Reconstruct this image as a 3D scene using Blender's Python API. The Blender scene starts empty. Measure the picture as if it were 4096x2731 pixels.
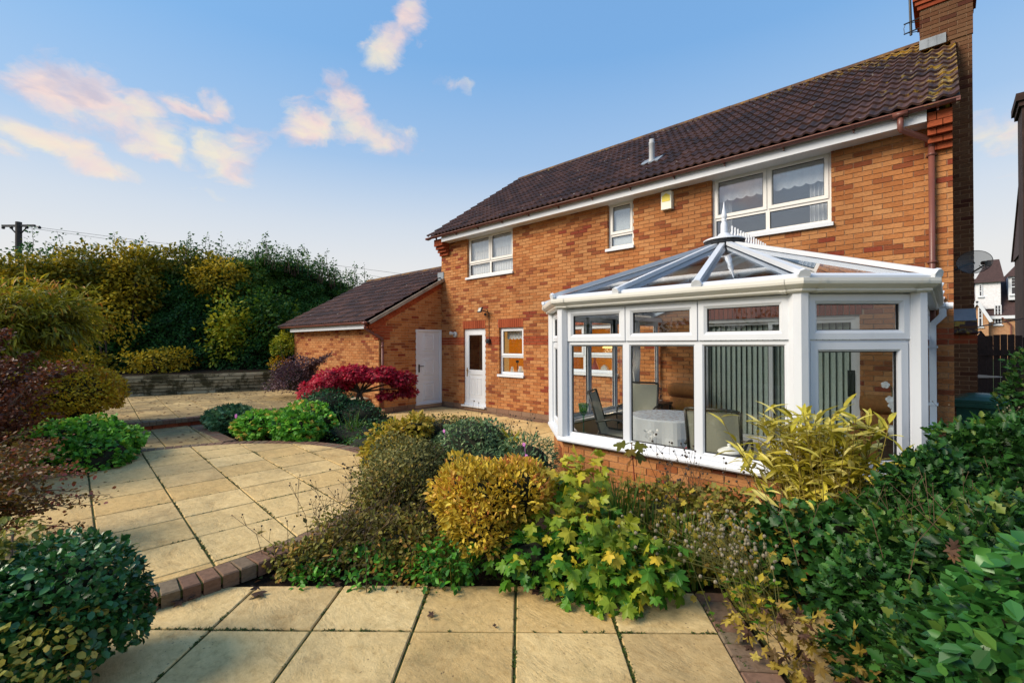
import bpy, math, random
import numpy as np
from mathutils import Matrix, Vector

random.seed(7)
RNG = np.random.default_rng(11)
SC = bpy.context.scene
COL = SC.collection

# ------------------------------------------------------------------ camera, sky, sun, exposure
YAW, PITCH, ROLL, EYE = 0.7584, 0.0036, -0.0047, 1.85
cam_data = bpy.data.cameras.new('camera')
cam_data.sensor_width = 36.0
cam_data.lens = 1842.0 / 4096.0 * 36.0
cam_data.clip_start = 0.05
cam_data.clip_end = 2000.0
cam = bpy.data.objects.new('camera', cam_data)
COL.objects.link(cam)
_fw = Vector((-math.sin(YAW) * math.cos(PITCH), math.cos(YAW) * math.cos(PITCH), math.sin(PITCH)))
_rt = Vector((math.cos(YAW), math.sin(YAW), 0.0))
_up = _rt.cross(_fw)
_r2 = _rt * math.cos(ROLL) - _up * math.sin(ROLL) * -1.0
_u2 = _r2.cross(_fw)
_m = Matrix((( _r2.x, _u2.x, -_fw.x, 0.0), (_r2.y, _u2.y, -_fw.y, 0.0), (_r2.z, _u2.z, -_fw.z, EYE), (0, 0, 0, 1)))
cam.matrix_world = _m
SC.camera = cam
SC.render.resolution_x, SC.render.resolution_y = 1024, 682
SC.view_settings.view_transform = 'Standard'
SC.view_settings.look = 'None'
SC.view_settings.gamma = 1.0
SC.view_settings.exposure = 1.15
SC.cycles.use_denoising = True
SC.cycles.max_bounces = 10
SC.cycles.transparent_max_bounces = 16
SC.cycles.diffuse_bounces = 4
SC.cycles.caustics_reflective = False
SC.cycles.caustics_refractive = False
SC.cycles.sample_clamp_indirect = 6.0

SUN_EL, SUN_AZ = math.radians(36.0), math.atan2(-0.52, -0.85)   # azimuth from +Y towards +X


class NT:
    """tiny helper around a node tree"""
    def __init__(self, tree):
        self.t = tree
        self.n = tree.nodes
        self.l = tree.links

    def add(self, kind, out=None, **kw):
        node = self.n.new(kind)
        ins = kw.pop('ins', {})
        for k, v in kw.items():
            setattr(node, k, v)
        for k, v in ins.items():
            self.set(node.inputs[k], v)
        return node if out is None else node.outputs[out]

    def set(self, sock, v):
        if hasattr(v, 'is_output'):
            self.l.new(v, sock)
        elif isinstance(v, (tuple, list)) and len(v) == 3 and sock.type == 'RGBA':
            sock.default_value = (*v, 1.0)
        else:
            sock.default_value = v

    def math(self, op, a, b=0.0, c=0.0, clamp=False):
        return self.add('ShaderNodeMath', 0, operation=op, use_clamp=clamp, ins={0: a, 1: b, 2: c})

    def mix(self, f, a, b, mode='MIX'):
        n = self.n.new('ShaderNodeMix')
        n.data_type = 'RGBA'
        n.blend_type = mode
        self.set(n.inputs[0], f)
        self.set(n.inputs[6], a)
        self.set(n.inputs[7], b)
        return n.outputs[2]

    def noise(self, vec, scale, detail=4.0, rough=0.55, dist=0.0, out=0):
        return self.add('ShaderNodeTexNoise', out, ins={'Vector': vec, 'Scale': scale, 'Detail': detail, 'Roughness': rough, 'Distortion': dist})

    def ramp(self, fac, stops, interp='LINEAR'):
        n = self.n.new('ShaderNodeValToRGB')
        e = n.color_ramp.elements
        n.color_ramp.interpolation = interp
        while len(e) < len(stops):
            e.new(0.5)
        for el, (p, c) in zip(e, stops):
            el.position = p
            el.color = (c, c, c, 1) if isinstance(c, (int, float)) else (*c, 1)
        self.set(n.inputs[0], fac)
        return n.outputs[0]

    def mapv(self, vec, scale=(1, 1, 1), loc=(0, 0, 0), rot=(0, 0, 0)):
        return self.add('ShaderNodeMapping', 0, ins={'Vector': vec, 'Location': loc, 'Rotation': rot, 'Scale': scale})


def ray(px, py):
    """direction of a picture point, used for where the clouds stand in the sky"""
    u, v = (px - 1176.0) / 1057.7, (py - 784.1) / 1057.7
    d = _fw + _r2 * u - _u2 * v
    return d.normalized()


world = bpy.data.worlds.new('World')
SC.world = world
world.use_nodes = True
W = NT(world.node_tree)
W.n.clear()
sky = W.add('ShaderNodeTexSky')
sky.sky_type = 'NISHITA'
sky.sun_disc = False
sky.sun_elevation = SUN_EL
sky.sun_rotation = SUN_AZ
sky.altitude = 50
sky.air_density = 1.25
sky.dust_density = 0.5
sky.ozone_density = 2.2
dirv = W.add('ShaderNodeNewGeometry').outputs['Incoming']
dirv = W.add('ShaderNodeVectorMath', 0, operation='SCALE', ins={0: dirv, 'Scale': -1.0})
sep = W.add('ShaderNodeSeparateXYZ', ins={0: dirv})
elev = sep.outputs[2]
# thin evening haze that whitens the sky towards the horizon all the way round
hz = W.ramp(W.math('ABSOLUTE', elev), [(0.0, 0.98), (0.14, 0.92), (0.24, 0.66), (0.36, 0.24), (0.52, 0.04)])
den = W.add('ShaderNodeVectorMath', 0, operation='MULTIPLY_ADD', ins={0: sky.outputs[0], 1: (0.8, 0.8, 0.8), 2: (1.0, 1.0, 1.0)})
skyc = W.add('ShaderNodeVectorMath', 0, operation='DIVIDE', ins={0: sky.outputs[0], 1: den})
skyc = W.mix(1.0, skyc, (1.70, 3.10, 4.85), 'MULTIPLY')
skyc = W.mix(hz, skyc, (4.85, 4.75, 4.6))
# clouds: each is a patch of torn noise at its own place in the sky
CLOUDS = [  # centre x,y  half-size along, across, tilt, weight
    (120, 215, 85, 42, 16, 1.0), (210, 225, 90, 58, 10, 1.0), (250, 275, 70, 40, 10, .95), (310, 250, 50, 40, 20, .85), (360, 320, 70, 40, 20, 1.0),
    (330, 340, 90, 24, 14, .95), (480, 345, 90, 44, 12, 1.0), (540, 330, 60, 34, -8, .9), (520, 385, 55, 26, 30, .85), (80, 312, 80, 22, 16, 1.0), (170, 335, 55, 20, 14, .85),
    (215, 375, 60, 24, 18, .95), (265, 392, 50, 22, 8, .85), (440, 248, 60, 20, 2, .8), (500, 242, 38, 36, 30, .85), (20, 340, 50, 14, 20, .75),
    (720, 290, 80, 48, -28, 1.0), (790, 250, 60, 50, -20, 1.0), (830, 300, 80, 40, 6, .9), (880, 325, 70, 30, -4, .9), (770, 195, 34, 40, 20, .72), (930, 300, 60, 24, 10, .6),
    (935, 45, 48, 48, -40, 1.0), (895, 100, 60, 42, -40, .98), (1045, 198, 62, 24, 0, .68), (450, 440, 60, 12, 10, .5), (640, 270, 20, 16, 0, .5)]
nz_vec = W.mapv(dirv, scale=(9, 9, 16))
warp = W.noise(nz_vec, 1.0, 5.0, 0.6, 0.3, out=1)
wv = W.add('ShaderNodeVectorMath', 0, operation='MULTIPLY_ADD', ins={0: warp, 1: (0.075, 0.075, 0.06), 2: (-0.0375, -0.0375, -0.03)})
wdir = W.add('ShaderNodeVectorMath', 0, operation='ADD', ins={0: dirv, 1: wv})
tot = None
extra = []
for k in range(14):      # the sky goes on the same way outside the picture
    a = math.radians(60 + k * 19)
    extra.append((Vector((math.cos(YAW + math.pi / 2 + a), math.sin(YAW + math.pi / 2 + a), 0.16 + 0.13 * ((k * 7) % 5))).normalized(), 0.16 + 0.03 * (k % 3), 0.05 + 0.01 * (k % 4), 0.1, .9))
items = []
for (x, y, a, b, tilt, wgt) in CLOUDS:
    items.append((ray(x, y), a / 1090.0, b / 1060.0, math.radians(tilt), wgt))
for (c, a, b, t, wgt) in items + extra:
    right = Vector((-c.y, c.x, 0)).normalized() * -1.0
    upv = right.cross(c).normalized()
    ax = right * math.cos(t) - upv * math.sin(t)
    ay = right * math.sin(t) + upv * math.cos(t)
    dd = W.add('ShaderNodeVectorMath', 0, operation='SUBTRACT', ins={0: wdir, 1: tuple(c)})
    px_ = W.add('ShaderNodeVectorMath', 1, operation='DOT_PRODUCT', ins={0: dd, 1: tuple(ax / a)})
    py_ = W.add('ShaderNodeVectorMath', 1, operation='DOT_PRODUCT', ins={0: dd, 1: tuple(ay / b)})
    pz_ = W.add('ShaderNodeVectorMath', 1, operation='DOT_PRODUCT', ins={0: dd, 1: tuple(c * 3.0)})
    r2 = W.math('MULTIPLY_ADD', px_, px_, W.math('MULTIPLY_ADD', py_, py_, W.math('MULTIPLY', pz_, pz_)))
    g = W.math('MULTIPLY', W.math('EXPONENT', W.math('MULTIPLY', r2, -1.15)), wgt)
    tot = g if tot is None else W.math('MAXIMUM', tot, g)
n1 = W.noise(W.mapv(wdir, scale=(13, 13, 22)), 1.0, 7.0, 0.6, 0.4)
dens = W.math('MULTIPLY_ADD', tot, 1.15, W.math('MULTIPLY_ADD', n1, 1.7, -1.28))
dens = W.ramp(dens, [(0.0, 0.0), (0.18, 0.20), (0.5, 0.68), (0.95, 0.97)])
n2 = W.noise(W.mapv(wdir, scale=(8, 8, 18), loc=(3, 1, 5)), 1.0, 4.0, 0.55)
ccol = W.ramp(n2, [(0.36, (3.7, 3.2, 3.6)), (0.48, (5.3, 4.1, 3.75)), (0.64, (5.5, 4.85, 3.6))])
low = W.math('MULTIPLY', dens, W.ramp(elev, [(0.0, 0.0), (0.05, 0.25), (0.16, 1.0)]))
skyc = W.mix(low, skyc, ccol)
bg = W.add('ShaderNodeBackground', ins={'Color': skyc, 'Strength': 0.080})
W.l.new(bg.outputs[0], W.add('ShaderNodeOutputWorld').inputs[0])

sun_data = bpy.data.lights.new('sun', 'SUN')
sun_data.energy = 2.3
sun_data.angle = math.radians(32)
sun_data.color = (1.0, 0.87, 0.70)
sun = bpy.data.objects.new('sun', sun_data)
COL.objects.link(sun)
_sd = Vector((math.sin(SUN_AZ) * math.cos(SUN_EL), math.cos(SUN_AZ) * math.cos(SUN_EL), math.sin(SUN_EL)))
sun.rotation_euler = _sd.to_track_quat('Z', 'Y').to_euler()
sun.location = _sd * 60

# ------------------------------------------------------------------ mesh helpers
class MB:
    def __init__(self):
        self.v, self.f, self.t = [], [], []

    def quad(self, a, b, c, d, t=0.5):
        i = len(self.v)
        self.v += [tuple(a), tuple(b), tuple(c), tuple(d)]
        self.f.append((i, i + 1, i + 2, i + 3))
        self.t.append(t)

    def poly(self, pts, t=0.5):
        i = len(self.v)
        self.v += [tuple(p) for p in pts]
        self.f.append(tuple(range(i, i + len(pts))))
        self.t.append(t)

    def box(self, x0, x1, y0, y1, z0, z1, t=0.5):
        self.obox(Vector((0, 0, 0)), Vector((1, 0, 0)), Vector((0, 1, 0)), Vector((0, 0, 1)), x0, x1, y0, y1, z0, z1, t)

    def obox(self, O, U, V, N, u0, u1, v0, v1, n0, n1, t=0.5, skip=()):
        P = [O + U * a + V * b + N * c for c in (n0, n1) for b in (v0, v1) for a in (u0, u1)]
        i = len(self.v)
        self.v += [tuple(p) for p in P]
        fs = {'n0': (0, 2, 3, 1), 'n1': (4, 5, 7, 6), 'v0': (0, 1, 5, 4), 'v1': (2, 6, 7, 3), 'u0': (0, 4, 6, 2), 'u1': (1, 3, 7, 5)}
        for k, f in fs.items():
            if k not in skip:
                self.f.append(tuple(i + j for j in f))
                self.t.append(t)

    def prism(self, poly, z0, z1, bev=0.0, t=0.5, cap0=False):
        """upright prism over a plan polygon (counter-clockwise)"""
        n = len(poly)
        c = (sum(p[0] for p in poly) / n, sum(p[1] for p in poly) / n)
        i = len(self.v)
        rings = [(z0, 0.0), (z1 - bev, 0.0)] + ([(z1, bev)] if bev else [])
        for z, s in rings:
            for p in poly:
                dx, dy = c[0] - p[0], c[1] - p[1]
                L = math.hypot(dx, dy) or 1.0
                k = min(s * 1.4 / L, 0.5)
                self.v.append((p[0] + dx * k, p[1] + dy * k, z))
        for r in range(len(rings) - 1):
            for j in range(n):
                a, b = i + r * n + j, i + r * n + (j + 1) % n
                self.f.append((a, b, b + n, a + n))
                self.t.append(t)
        self.f.append(tuple(i + (len(rings) - 1) * n + j for j in range(n)))
        self.t.append(t)
        if cap0:
            self.f.append(tuple(i + j for j in reversed(range(n))))
            self.t.append(t)

    def tube(self, pts, rad, n=8, t=0.5, caps=True):
        pts = [Vector(p) for p in pts]
        rad = rad if isinstance(rad, (list, tuple)) else [rad] * len(pts)
        i = len(self.v)
        prev = None
        for k, p in enumerate(pts):
            d = (pts[min(k + 1, len(pts) - 1)] - pts[max(k - 1, 0)]).normalized()
            if prev is None:
                a = d.orthogonal().normalized()
            else:
                a = (prev - d * prev.dot(d)).normalized()
            prev = a
            b = d.cross(a)
            for j in range(n):
                q = 2 * math.pi * j / n
                self.v.append(tuple(p + (a * math.cos(q) + b * math.sin(q)) * rad[k]))
        for k in range(len(pts) - 1):
            for j in range(n):
                a, b = i + k * n + j, i + k * n + (j + 1) % n
                self.f.append((a, b, b + n, a + n))
                self.t.append(t)
        if caps:
            self.f.append(tuple(i + j for j in reversed(range(n))))
            self.f.append(tuple(i + (len(pts) - 1) * n + j for j in range(n)))
            self.t += [t, t]

    def lathe(self, c, prof, n=20, t=0.5, axis=(0, 0, 1)):
        A = Vector(axis).normalized()
        B = A.orthogonal().normalized()
        D = A.cross(B)
        i = len(self.v)
        for r, z in prof:
            for j in range(n):
                q = 2 * math.pi * j / n
                self.v.append(tuple(Vector(c) + A * z + (B * math.cos(q) + D * math.sin(q)) * max(r, 1e-4)))
        for k in range(len(prof) - 1):
            for j in range(n):
                a, b = i + k * n + j, i + k * n + (j + 1) % n
                self.f.append((a, b, b + n, a + n))
                self.t.append(t)

    def ring(self, O, U, V, N, u0, u1, v0, v1, prof, t=0.5):
        """mitred rectangular frame; prof = list of (inset, proud)"""
        i = len(self.v)
        for s, h in prof:
            for a, b in ((u0 + s, v0 + s), (u1 - s, v0 + s), (u1 - s, v1 - s), (u0 + s, v1 - s)):
                self.v.append(tuple(O + U * a + V * b + N * h))
        for k in range(len(prof) - 1):
            for j in range(4):
                a, b = i + k * 4 + j, i + k * 4 + (j + 1) % 4
                self.f.append((a, b, b + 4, a + 4))
                self.t.append(t)

    def sweep(self, path, prof, t=0.5):
        """profile (out, z) swept along an open plan polyline with mitred corners; out is to the right of travel"""
        n = len(prof)
        i = len(self.v)
        P = [Vector((p[0], p[1])) for p in path]
        for k, p in enumerate(P):
            d0 = (p - P[k - 1]).normalized() if k else None
            d1 = (P[k + 1] - p).normalized() if k < len(P) - 1 else None
            if d0 is None: d0 = d1
            if d1 is None: d1 = d0
            n0, n1 = Vector((d0.y, -d0.x)), Vector((d1.y, -d1.x))
            m = (n0 + n1) / (1.0 + n0.dot(n1))
            for o, z in prof:
                self.v.append((p.x + m.x * o, p.y + m.y * o, z))
        for k in range(len(P) - 1):
            for j in range(n - 1):
                a = i + k * n + j
                self.f.append((a, a + 1, a + 1 + n, a + n))
                self.t.append(t)


WL = {}          # world position of the Empties


def link_mesh(name, me, parent=None, loc=None, local=False):
    o = bpy.data.objects.new(name, me)
    COL.objects.link(o)
    if loc is not None:
        o.location = loc
    if parent is not None:
        o.parent = parent
        if not local and parent.name in WL:
            o.matrix_parent_inverse = Matrix.Translation(-WL[parent.name])
    return o


def mesh(name, mb, mat, smooth=False):
    me = bpy.data.meshes.new(name)
    me.from_pydata(mb.v, [], mb.f)
    at = me.attributes.new('tint', 'FLOAT', 'FACE')
    at.data.foreach_set('value', np.asarray(mb.t, dtype=np.float32))
    me.materials.append(mat)
    if smooth:
        me.polygons.foreach_set('use_smooth', [True] * len(me.polygons))
    me.update()
    return me


def build(name, mb, mat, parent=None, smooth=False, kind=None, label=None, local=False, recalc=False):
    me = mesh(name, mb, mat, smooth)
    if recalc:
        import bmesh
        bm = bmesh.new(); bm.from_mesh(me)
        bmesh.ops.recalc_face_normals(bm, faces=bm.faces)
        bm.to_mesh(me); bm.free()
    o = link_mesh(name, me, parent, local=local)
    if kind: o['kind'] = kind
    if label: o['label'] = label
    return o


def thing(name, label, cat, loc=(0, 0, 0), rz=0.0, group=None):
    o = bpy.data.objects.new(name, None)
    o.empty_display_size = 0.2
    COL.objects.link(o)
    o.location = loc
    o.rotation_euler = (0, 0, rz)
    WL[o.name] = Vector(loc)
    o['label'] = label
    o['category'] = cat
    if group: o['group'] = group
    return o


def tag(o, label, cat, group=None):
    o['label'] = label
    o['category'] = cat
    if group: o['group'] = group
    return o


def clip_poly(poly, a, b):
    """keep the part of a polygon to the left of the line a->b"""
    out = []
    def side(p): return (b[0] - a[0]) * (p[1] - a[1]) - (b[1] - a[1]) * (p[0] - a[0])
    for k in range(len(poly)):
        p, q = poly[k], poly[(k + 1) % len(poly)]
        sp, sq = side(p), side(q)
        if sp >= 0: out.append(p)
        if (sp > 0 > sq) or (sp < 0 < sq):
            f = sp / (sp - sq)
            out.append((p[0] + (q[0] - p[0]) * f, p[1] + (q[1] - p[1]) * f))
    return out


def clip_convex(poly, region):
    for k in range(len(region)):
        poly = clip_poly(poly, region[k], region[(k + 1) % len(region)])
        if len(poly) < 3: return []
    return poly


def area(poly):
    return 0.5 * sum(poly[k][0] * poly[(k + 1) % len(poly)][1] - poly[(k + 1) % len(poly)][0] * poly[k][1] for k in range(len(poly)))


# ------------------------------------------------------------------ materials
def new_mat(name):
    m = bpy.data.materials.new(name)
    m.use_nodes = True
    T = NT(m.node_tree)
    T.n.clear()
    out = T.add('ShaderNodeOutputMaterial')
    return m, T, out


def bsdf(T, out, color, rough=0.6, bump=None, bstr=0.3, bdist=0.01, metal=0.0, spec=0.4, **kw):
    b = T.add('ShaderNodeBsdfPrincipled', ins={'Base Color': color, 'Roughness': rough, 'Metallic': metal, 'Specular IOR Level': spec})
    if bump is not None:
        bn = T.add('ShaderNodeBump', 0, ins={'Strength': bstr, 'Distance': bdist, 'Height': bump})
        T.l.new(bn, b.inputs['Normal'])
    T.l.new(b.outputs[0], out.inputs[0])
    return b


def pos(T): return T.add('ShaderNodeNewGeometry').outputs['Position']
def tint(T): return T.add('ShaderNodeAttribute', 2, attribute_name='tint')


def plain(name, col, rough=0.5, var=0.12, scale=6.0, bstr=0.15, metal=0.0, spec=0.4):
    m, T, out = new_mat(name)
    p = pos(T)
    n = T.noise(p, scale, 5.0)
    dark = tuple(c * (1 - var) for c in col)
    lite = tuple(min(1, c * (1 + var)) for c in col)
    c = T.ramp(n, [(0.3, dark), (0.7, lite)])
    bsdf(T, out, c, rough, T.noise(p, scale * 9, 3.0), bstr, 0.004, metal, spec)
    return m


def brick_mat(name, stops, speck=0.5):
    m, T, out = new_mat(name)
    p = pos(T)
    c = T.ramp(tint(T), stops)
    grain = T.noise(T.mapv(p, scale=(26, 26, 80)), 1.0, 5.0, 0.65)
    pits = T.noise(T.mapv(p, scale=(60, 60, 140)), 1.0, 3.0, 0.7)
    c = T.mix(1.0, c, T.ramp(grain, [(0.3, 0.66), (0.52, 1.0), (0.72, 1.16)]), 'MULTIPLY')
    c = T.mix(T.ramp(pits, [(0.30, 0.55), (0.40, 0.0)]), c, (0.13, 0.055, 0.022))
    wea = T.noise(p, 0.8, 5.0, 0.6)
    c = T.mix(1.0, c, T.ramp(wea, [(0.3, (0.80, 0.78, 0.76)), (0.6, (1.04, 1.03, 1.0))]), 'MULTIPLY')
    efl = T.math('MULTIPLY', T.ramp(T.noise(p, 34.0, 4.0, 0.7), [(0.66, 0.0), (0.74, 1.0)]), T.ramp(T.noise(p, 1.1, 2.0), [(0.45, 0.0), (0.7, speck)]))
    c = T.mix(efl, c, (0.62, 0.50, 0.40))
    bsdf(T, out, c, 0.86, grain, 0.55, 0.006, spec=0.2)
    return m


BRICK = brick_mat('buff_brick', [(0.0, (0.484, 0.230, 0.092)), (0.25, (0.451, 0.193, 0.072)), (0.5, (0.409, 0.158, 0.053)), (0.68, (0.353, 0.127, 0.042)), (0.8, (0.270, 0.085, 0.031)), (0.92, (0.228, 0.064, 0.026)), (1.0, (0.233, 0.046, 0.022))])
REDBRICK = brick_mat('red_brick', [(0.0, (0.25, 0.050, 0.020)), (0.5, (0.30, 0.064, 0.025)), (1.0, (0.34, 0.082, 0.033))], 0.25)
MORTAR = plain('mortar', (0.46, 0.30, 0.185), 0.9, 0.22, 3.0, 0.6)
EDGEBRICK = brick_mat('edging_block', [(0.0, (0.17, 0.10, 0.07)), (0.5, (0.22, 0.125, 0.082)), (1.0, (0.19, 0.15, 0.10))], 0.5)


def upvc(name, col):
    m, T, out = new_mat(name)
    p = pos(T)
    d = T.noise(T.mapv(p, scale=(3, 3, 1.2)), 1.0, 6.0, 0.7)
    c = T.mix(T.ramp(d, [(0.5, 0.0), (0.75, 0.30)]), col, tuple(x * 0.72 for x in col))
    bsdf(T, out, c, 0.32, T.noise(p, 3.0, 2.0), 0.05, 0.01, spec=0.45)
    return m


WHITE = upvc('white_upvc', (0.66, 0.69, 0.73))
CREAM = upvc('cream_gutter', (0.70, 0.69, 0.63))
WINFRAME = upvc('window_upvc', (0.74, 0.72, 0.68))
BLACKRUB = plain('black_rubber', (0.012, 0.014, 0.016), 0.5)
BROWNPVC = plain('brown_plastic', (0.165, 0.06, 0.045), 0.38, 0.15, 2.0, 0.05)
LEAD = plain('lead', (0.22, 0.25, 0.28), 0.5, 0.25, 5.0, 0.4)
BRASS = plain('brass', (0.55, 0.38, 0.14), 0.3, metal=0.9)
STEEL = plain('steel', (0.5, 0.5, 0.5), 0.35, metal=0.8)
DARKMETAL = plain('dark_metal', (0.02, 0.022, 0.026), 0.45)


def glass(name, f0, tintc):
    """thin clear pane: mirror share rises towards grazing view, the same from both sides"""
    m, T, out = new_mat(name)
    nb = T.add('ShaderNodeBump', 0, ins={'Strength': 0.05, 'Distance': 0.02, 'Height': T.noise(pos(T), 1.6, 1.0)})
    fac = T.add('ShaderNodeLayerWeight', 1, ins={'Blend': 0.5})
    fr = T.math('MULTIPLY_ADD', T.math('POWER', fac, 5.0), 1.0 - f0, f0)
    tr = T.add('ShaderNodeBsdfTransparent', ins={'Color': tintc})
    gl = T.add('ShaderNodeBsdfGlossy', ins={'Color': (0.95, 0.97, 1.0), 'Roughness': 0.012, 'Normal': nb})
    mx = T.add('ShaderNodeMixShader', ins={0: fr, 1: tr.outputs[0], 2: gl.outputs[0]})
    T.l.new(mx.outputs[0], out.inputs[0])
    return m


GLASS = glass('window_glass', 0.035, (0.975, 0.985, 0.98))
HOUSEGLASS = glass('house_window_glass', 0.14, (0.95, 0.96, 0.97))
ROOFGLASS = glass('conservatory_roof_glass', 0.34, (0.84, 0.91, 0.97))


def tile_mat(name):
    m, T, out = new_mat(name)
    p = pos(T)
    c = T.ramp(tint(T), [(0.0, (0.028, 0.014, 0.013)), (0.5, (0.046, 0.021, 0.018)), (1.0, (0.072, 0.032, 0.024))])
    n = T.noise(p, 9.0, 6.0, 0.65)
    c = T.mix(1.0, c, T.ramp(n, [(0.3, 0.6), (0.7, 1.35)]), 'MULTIPLY')
    sp = T.add('ShaderNodeSeparateXYZ', ins={0: p})
    # lichen colonies thicken towards the chimney end and the ridge, where they have grown longest
    nearend = T.ramp(T.math('MULTIPLY_ADD', sp.outputs[0], 0.25, 1.0), [(0.1, 0.0), (0.62, 0.08), (0.9, 0.18), (1.0, 0.25)])
    nearridge = T.ramp(T.math('MULTIPLY_ADD', sp.outputs[2], 0.4, -2.06), [(0.7, 0.0), (0.98, 0.2)])
    lich = T.math('ADD', T.noise(p, 6.0, 6.0, 0.72), T.math('ADD', nearend, nearridge))
    lm = T.ramp(lich, [(0.76, 0.0), (0.84, 0.9)])
    lc = T.ramp(T.noise(p, 12.0, 3.0), [(0.35, (0.30, 0.13, 0.02)), (0.6, (0.42, 0.27, 0.03)), (0.75, (0.33, 0.30, 0.12))])
    c = T.mix(lm, c, lc)
    spots = T.add('ShaderNodeTexVoronoi', 0, ins={'Vector': p, 'Scale': 5.5, 'Randomness': 1.0})
    sm = T.math('MULTIPLY', T.ramp(spots, [(0.05, 1.0), (0.12, 0.0)]), T.ramp(T.noise(p, 3.0, 2.0), [(0.5, 0.0), (0.55, 0.9)]))
    c = T.mix(sm, c, (0.42, 0.40, 0.36))
    bsdf(T, out, c, 0.72, T.noise(p, 40.0, 4.0), 0.4, 0.006, spec=0.35)
    return m


TILE = tile_mat('roof_tile')
PLAINTILE = plain('plain_dark_tile', (0.055, 0.03, 0.028), 0.8, 0.35, 8.0, 0.5)


def slab_mat(name='riven_slab', dirt=0.62, dlo=0.46):
    m, T, out = new_mat(name)
    p = pos(T)
    t = tint(T)
    base = T.ramp(t, [(0.0, (0.60, 0.405, 0.165)), (0.35, (0.67, 0.475, 0.21)), (0.7, (0.72, 0.53, 0.25)), (1.0, (0.56, 0.39, 0.175))])
    off = T.add('ShaderNodeVectorMath', 0, operation='ADD', ins={0: p, 1: T.add('ShaderNodeCombineXYZ', 0, ins={0: T.math('MULTIPLY', t, 37.0), 1: T.math('MULTIPLY', t, 19.0)})})
    riven = T.noise(T.mapv(off, scale=(2.2, 4.2, 3.0)), 1.0, 9.0, 0.7, 0.35)
    fine = T.noise(off, 70.0, 6.0, 0.75)
    c = T.mix(1.0, base, T.ramp(riven, [(0.28, (0.70, 0.64, 0.56)), (0.46, (1, 1, 1)), (0.52, (0.91, 0.89, 0.85)), (0.6, (1.04, 1.04, 1.04)), (0.75, (1.1, 1.1, 1.1))]), 'MULTIPLY')
    grime = T.ramp(T.noise(p, 1.3, 8.0, 0.75), [(dlo, 0.0), (dlo + 0.26, dirt)])
    c = T.mix(grime, c, (0.20, 0.145, 0.07))
    mott = T.noise(p, 22.0, 7.0, 0.78)
    c = T.mix(1.0, c, T.ramp(mott, [(0.3, (0.76, 0.71, 0.63)), (0.5, (1, 1, 1)), (0.7, (1.06, 1.06, 1.06))]), 'MULTIPLY')
    pit = T.ramp(T.noise(off, 60.0, 3.0, 0.7), [(0.30, 0.9), (0.36, 0.0)])
    pit2 = T.math('MULTIPLY', pit, T.ramp(T.noise(p, 4.0, 3.0), [(0.38, 0.2), (0.6, 0.95)]))
    c = T.mix(pit2, c, (0.085, 0.062, 0.036))
    vor = T.add('ShaderNodeTexVoronoi', 0, ins={'Vector': p, 'Scale': 16.0, 'Randomness': 1.0})
    c = T.mix(T.math('MULTIPLY', T.ramp(vor, [(0.06, 0.9), (0.13, 0.0)]), T.ramp(T.noise(p, 2.3, 3.0), [(0.45, 0.0), (0.6, 0.8)])), c, (0.12, 0.075, 0.04))
    moss = T.math('MULTIPLY', T.ramp(T.noise(p, 2.1, 5.0, 0.7), [(0.55, 0.0), (0.75, 0.6)]), T.ramp(fine, [(0.4, 0.0), (0.6, 1.0)]))
    c = T.mix(moss, c, (0.17, 0.16, 0.06))
    hgt = T.math('MULTIPLY_ADD', fine, 0.22, T.ramp(riven, [(0.2, 0.0), (0.45, 0.55), (0.5, 0.62), (0.8, 1.0)]))
    bsdf(T, out, c, 0.8, hgt, 0.8, 0.02, spec=0.25)
    return m


SLAB = slab_mat()
OLDSLAB = slab_mat('stained_slab', 0.85, 0.30)


def soil_mat():
    m, T, out = new_mat('garden_soil')
    p = pos(T)
    n = T.noise(p, 14.0, 8.0, 0.7)
    c = T.ramp(n, [(0.3, (0.012, 0.008, 0.005)), (0.55, (0.035, 0.022, 0.012)), (0.75, (0.07, 0.045, 0.022))])
    g = T.ramp(T.noise(p, 2.5, 5.0, 0.6), [(0.52, 0.0), (0.68, 0.8)])
    c = T.mix(g, c, (0.030, 0.040, 0.010))
    bsdf(T, out, c, 0.95, n, 1.0, 0.05, spec=0.15)
    return m


SOIL = soil_mat()
MOSS = plain('joint_moss', (0.055, 0.065, 0.012), 0.95, 0.5, 22.0, 0.8)


def grass_mat():
    m, T, out = new_mat('field_grass')
    p = pos(T)
    n = T.noise(p, 0.7, 8.0, 0.7)
    c = T.ramp(n, [(0.3, (0.03, 0.05, 0.012)), (0.7, (0.07, 0.09, 0.025))])
    bsdf(T, out, c, 0.9, T.noise(p, 30.0, 4.0), 0.6, 0.05, spec=0.2)
    return m


GRASS = grass_mat()


def timber_mat():
    m, T, out = new_mat('weathered_timber')
    p = pos(T)
    g = T.noise(T.mapv(p, scale=(5, 3, 60)), 1.0, 6.0, 0.65, 0.6)
    c = T.ramp(tint(T), [(0.0, (0.14, 0.125, 0.075)), (0.5, (0.30, 0.275, 0.175)), (1.0, (0.44, 0.41, 0.28))])
    c = T.mix(1.0, c, T.ramp(g, [(0.3, 0.55), (0.65, 1.1)]), 'MULTIPLY')
    st = T.ramp(T.noise(p, 2.6, 6.0, 0.7), [(0.47, 0.0), (0.58, 0.9)])
    c = T.mix(st, c, (0.035, 0.034, 0.014))
    bsdf(T, out, c, 0.85, g, 0.5, 0.008, spec=0.2)
    return m


TIMBER = timber_mat()


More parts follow.
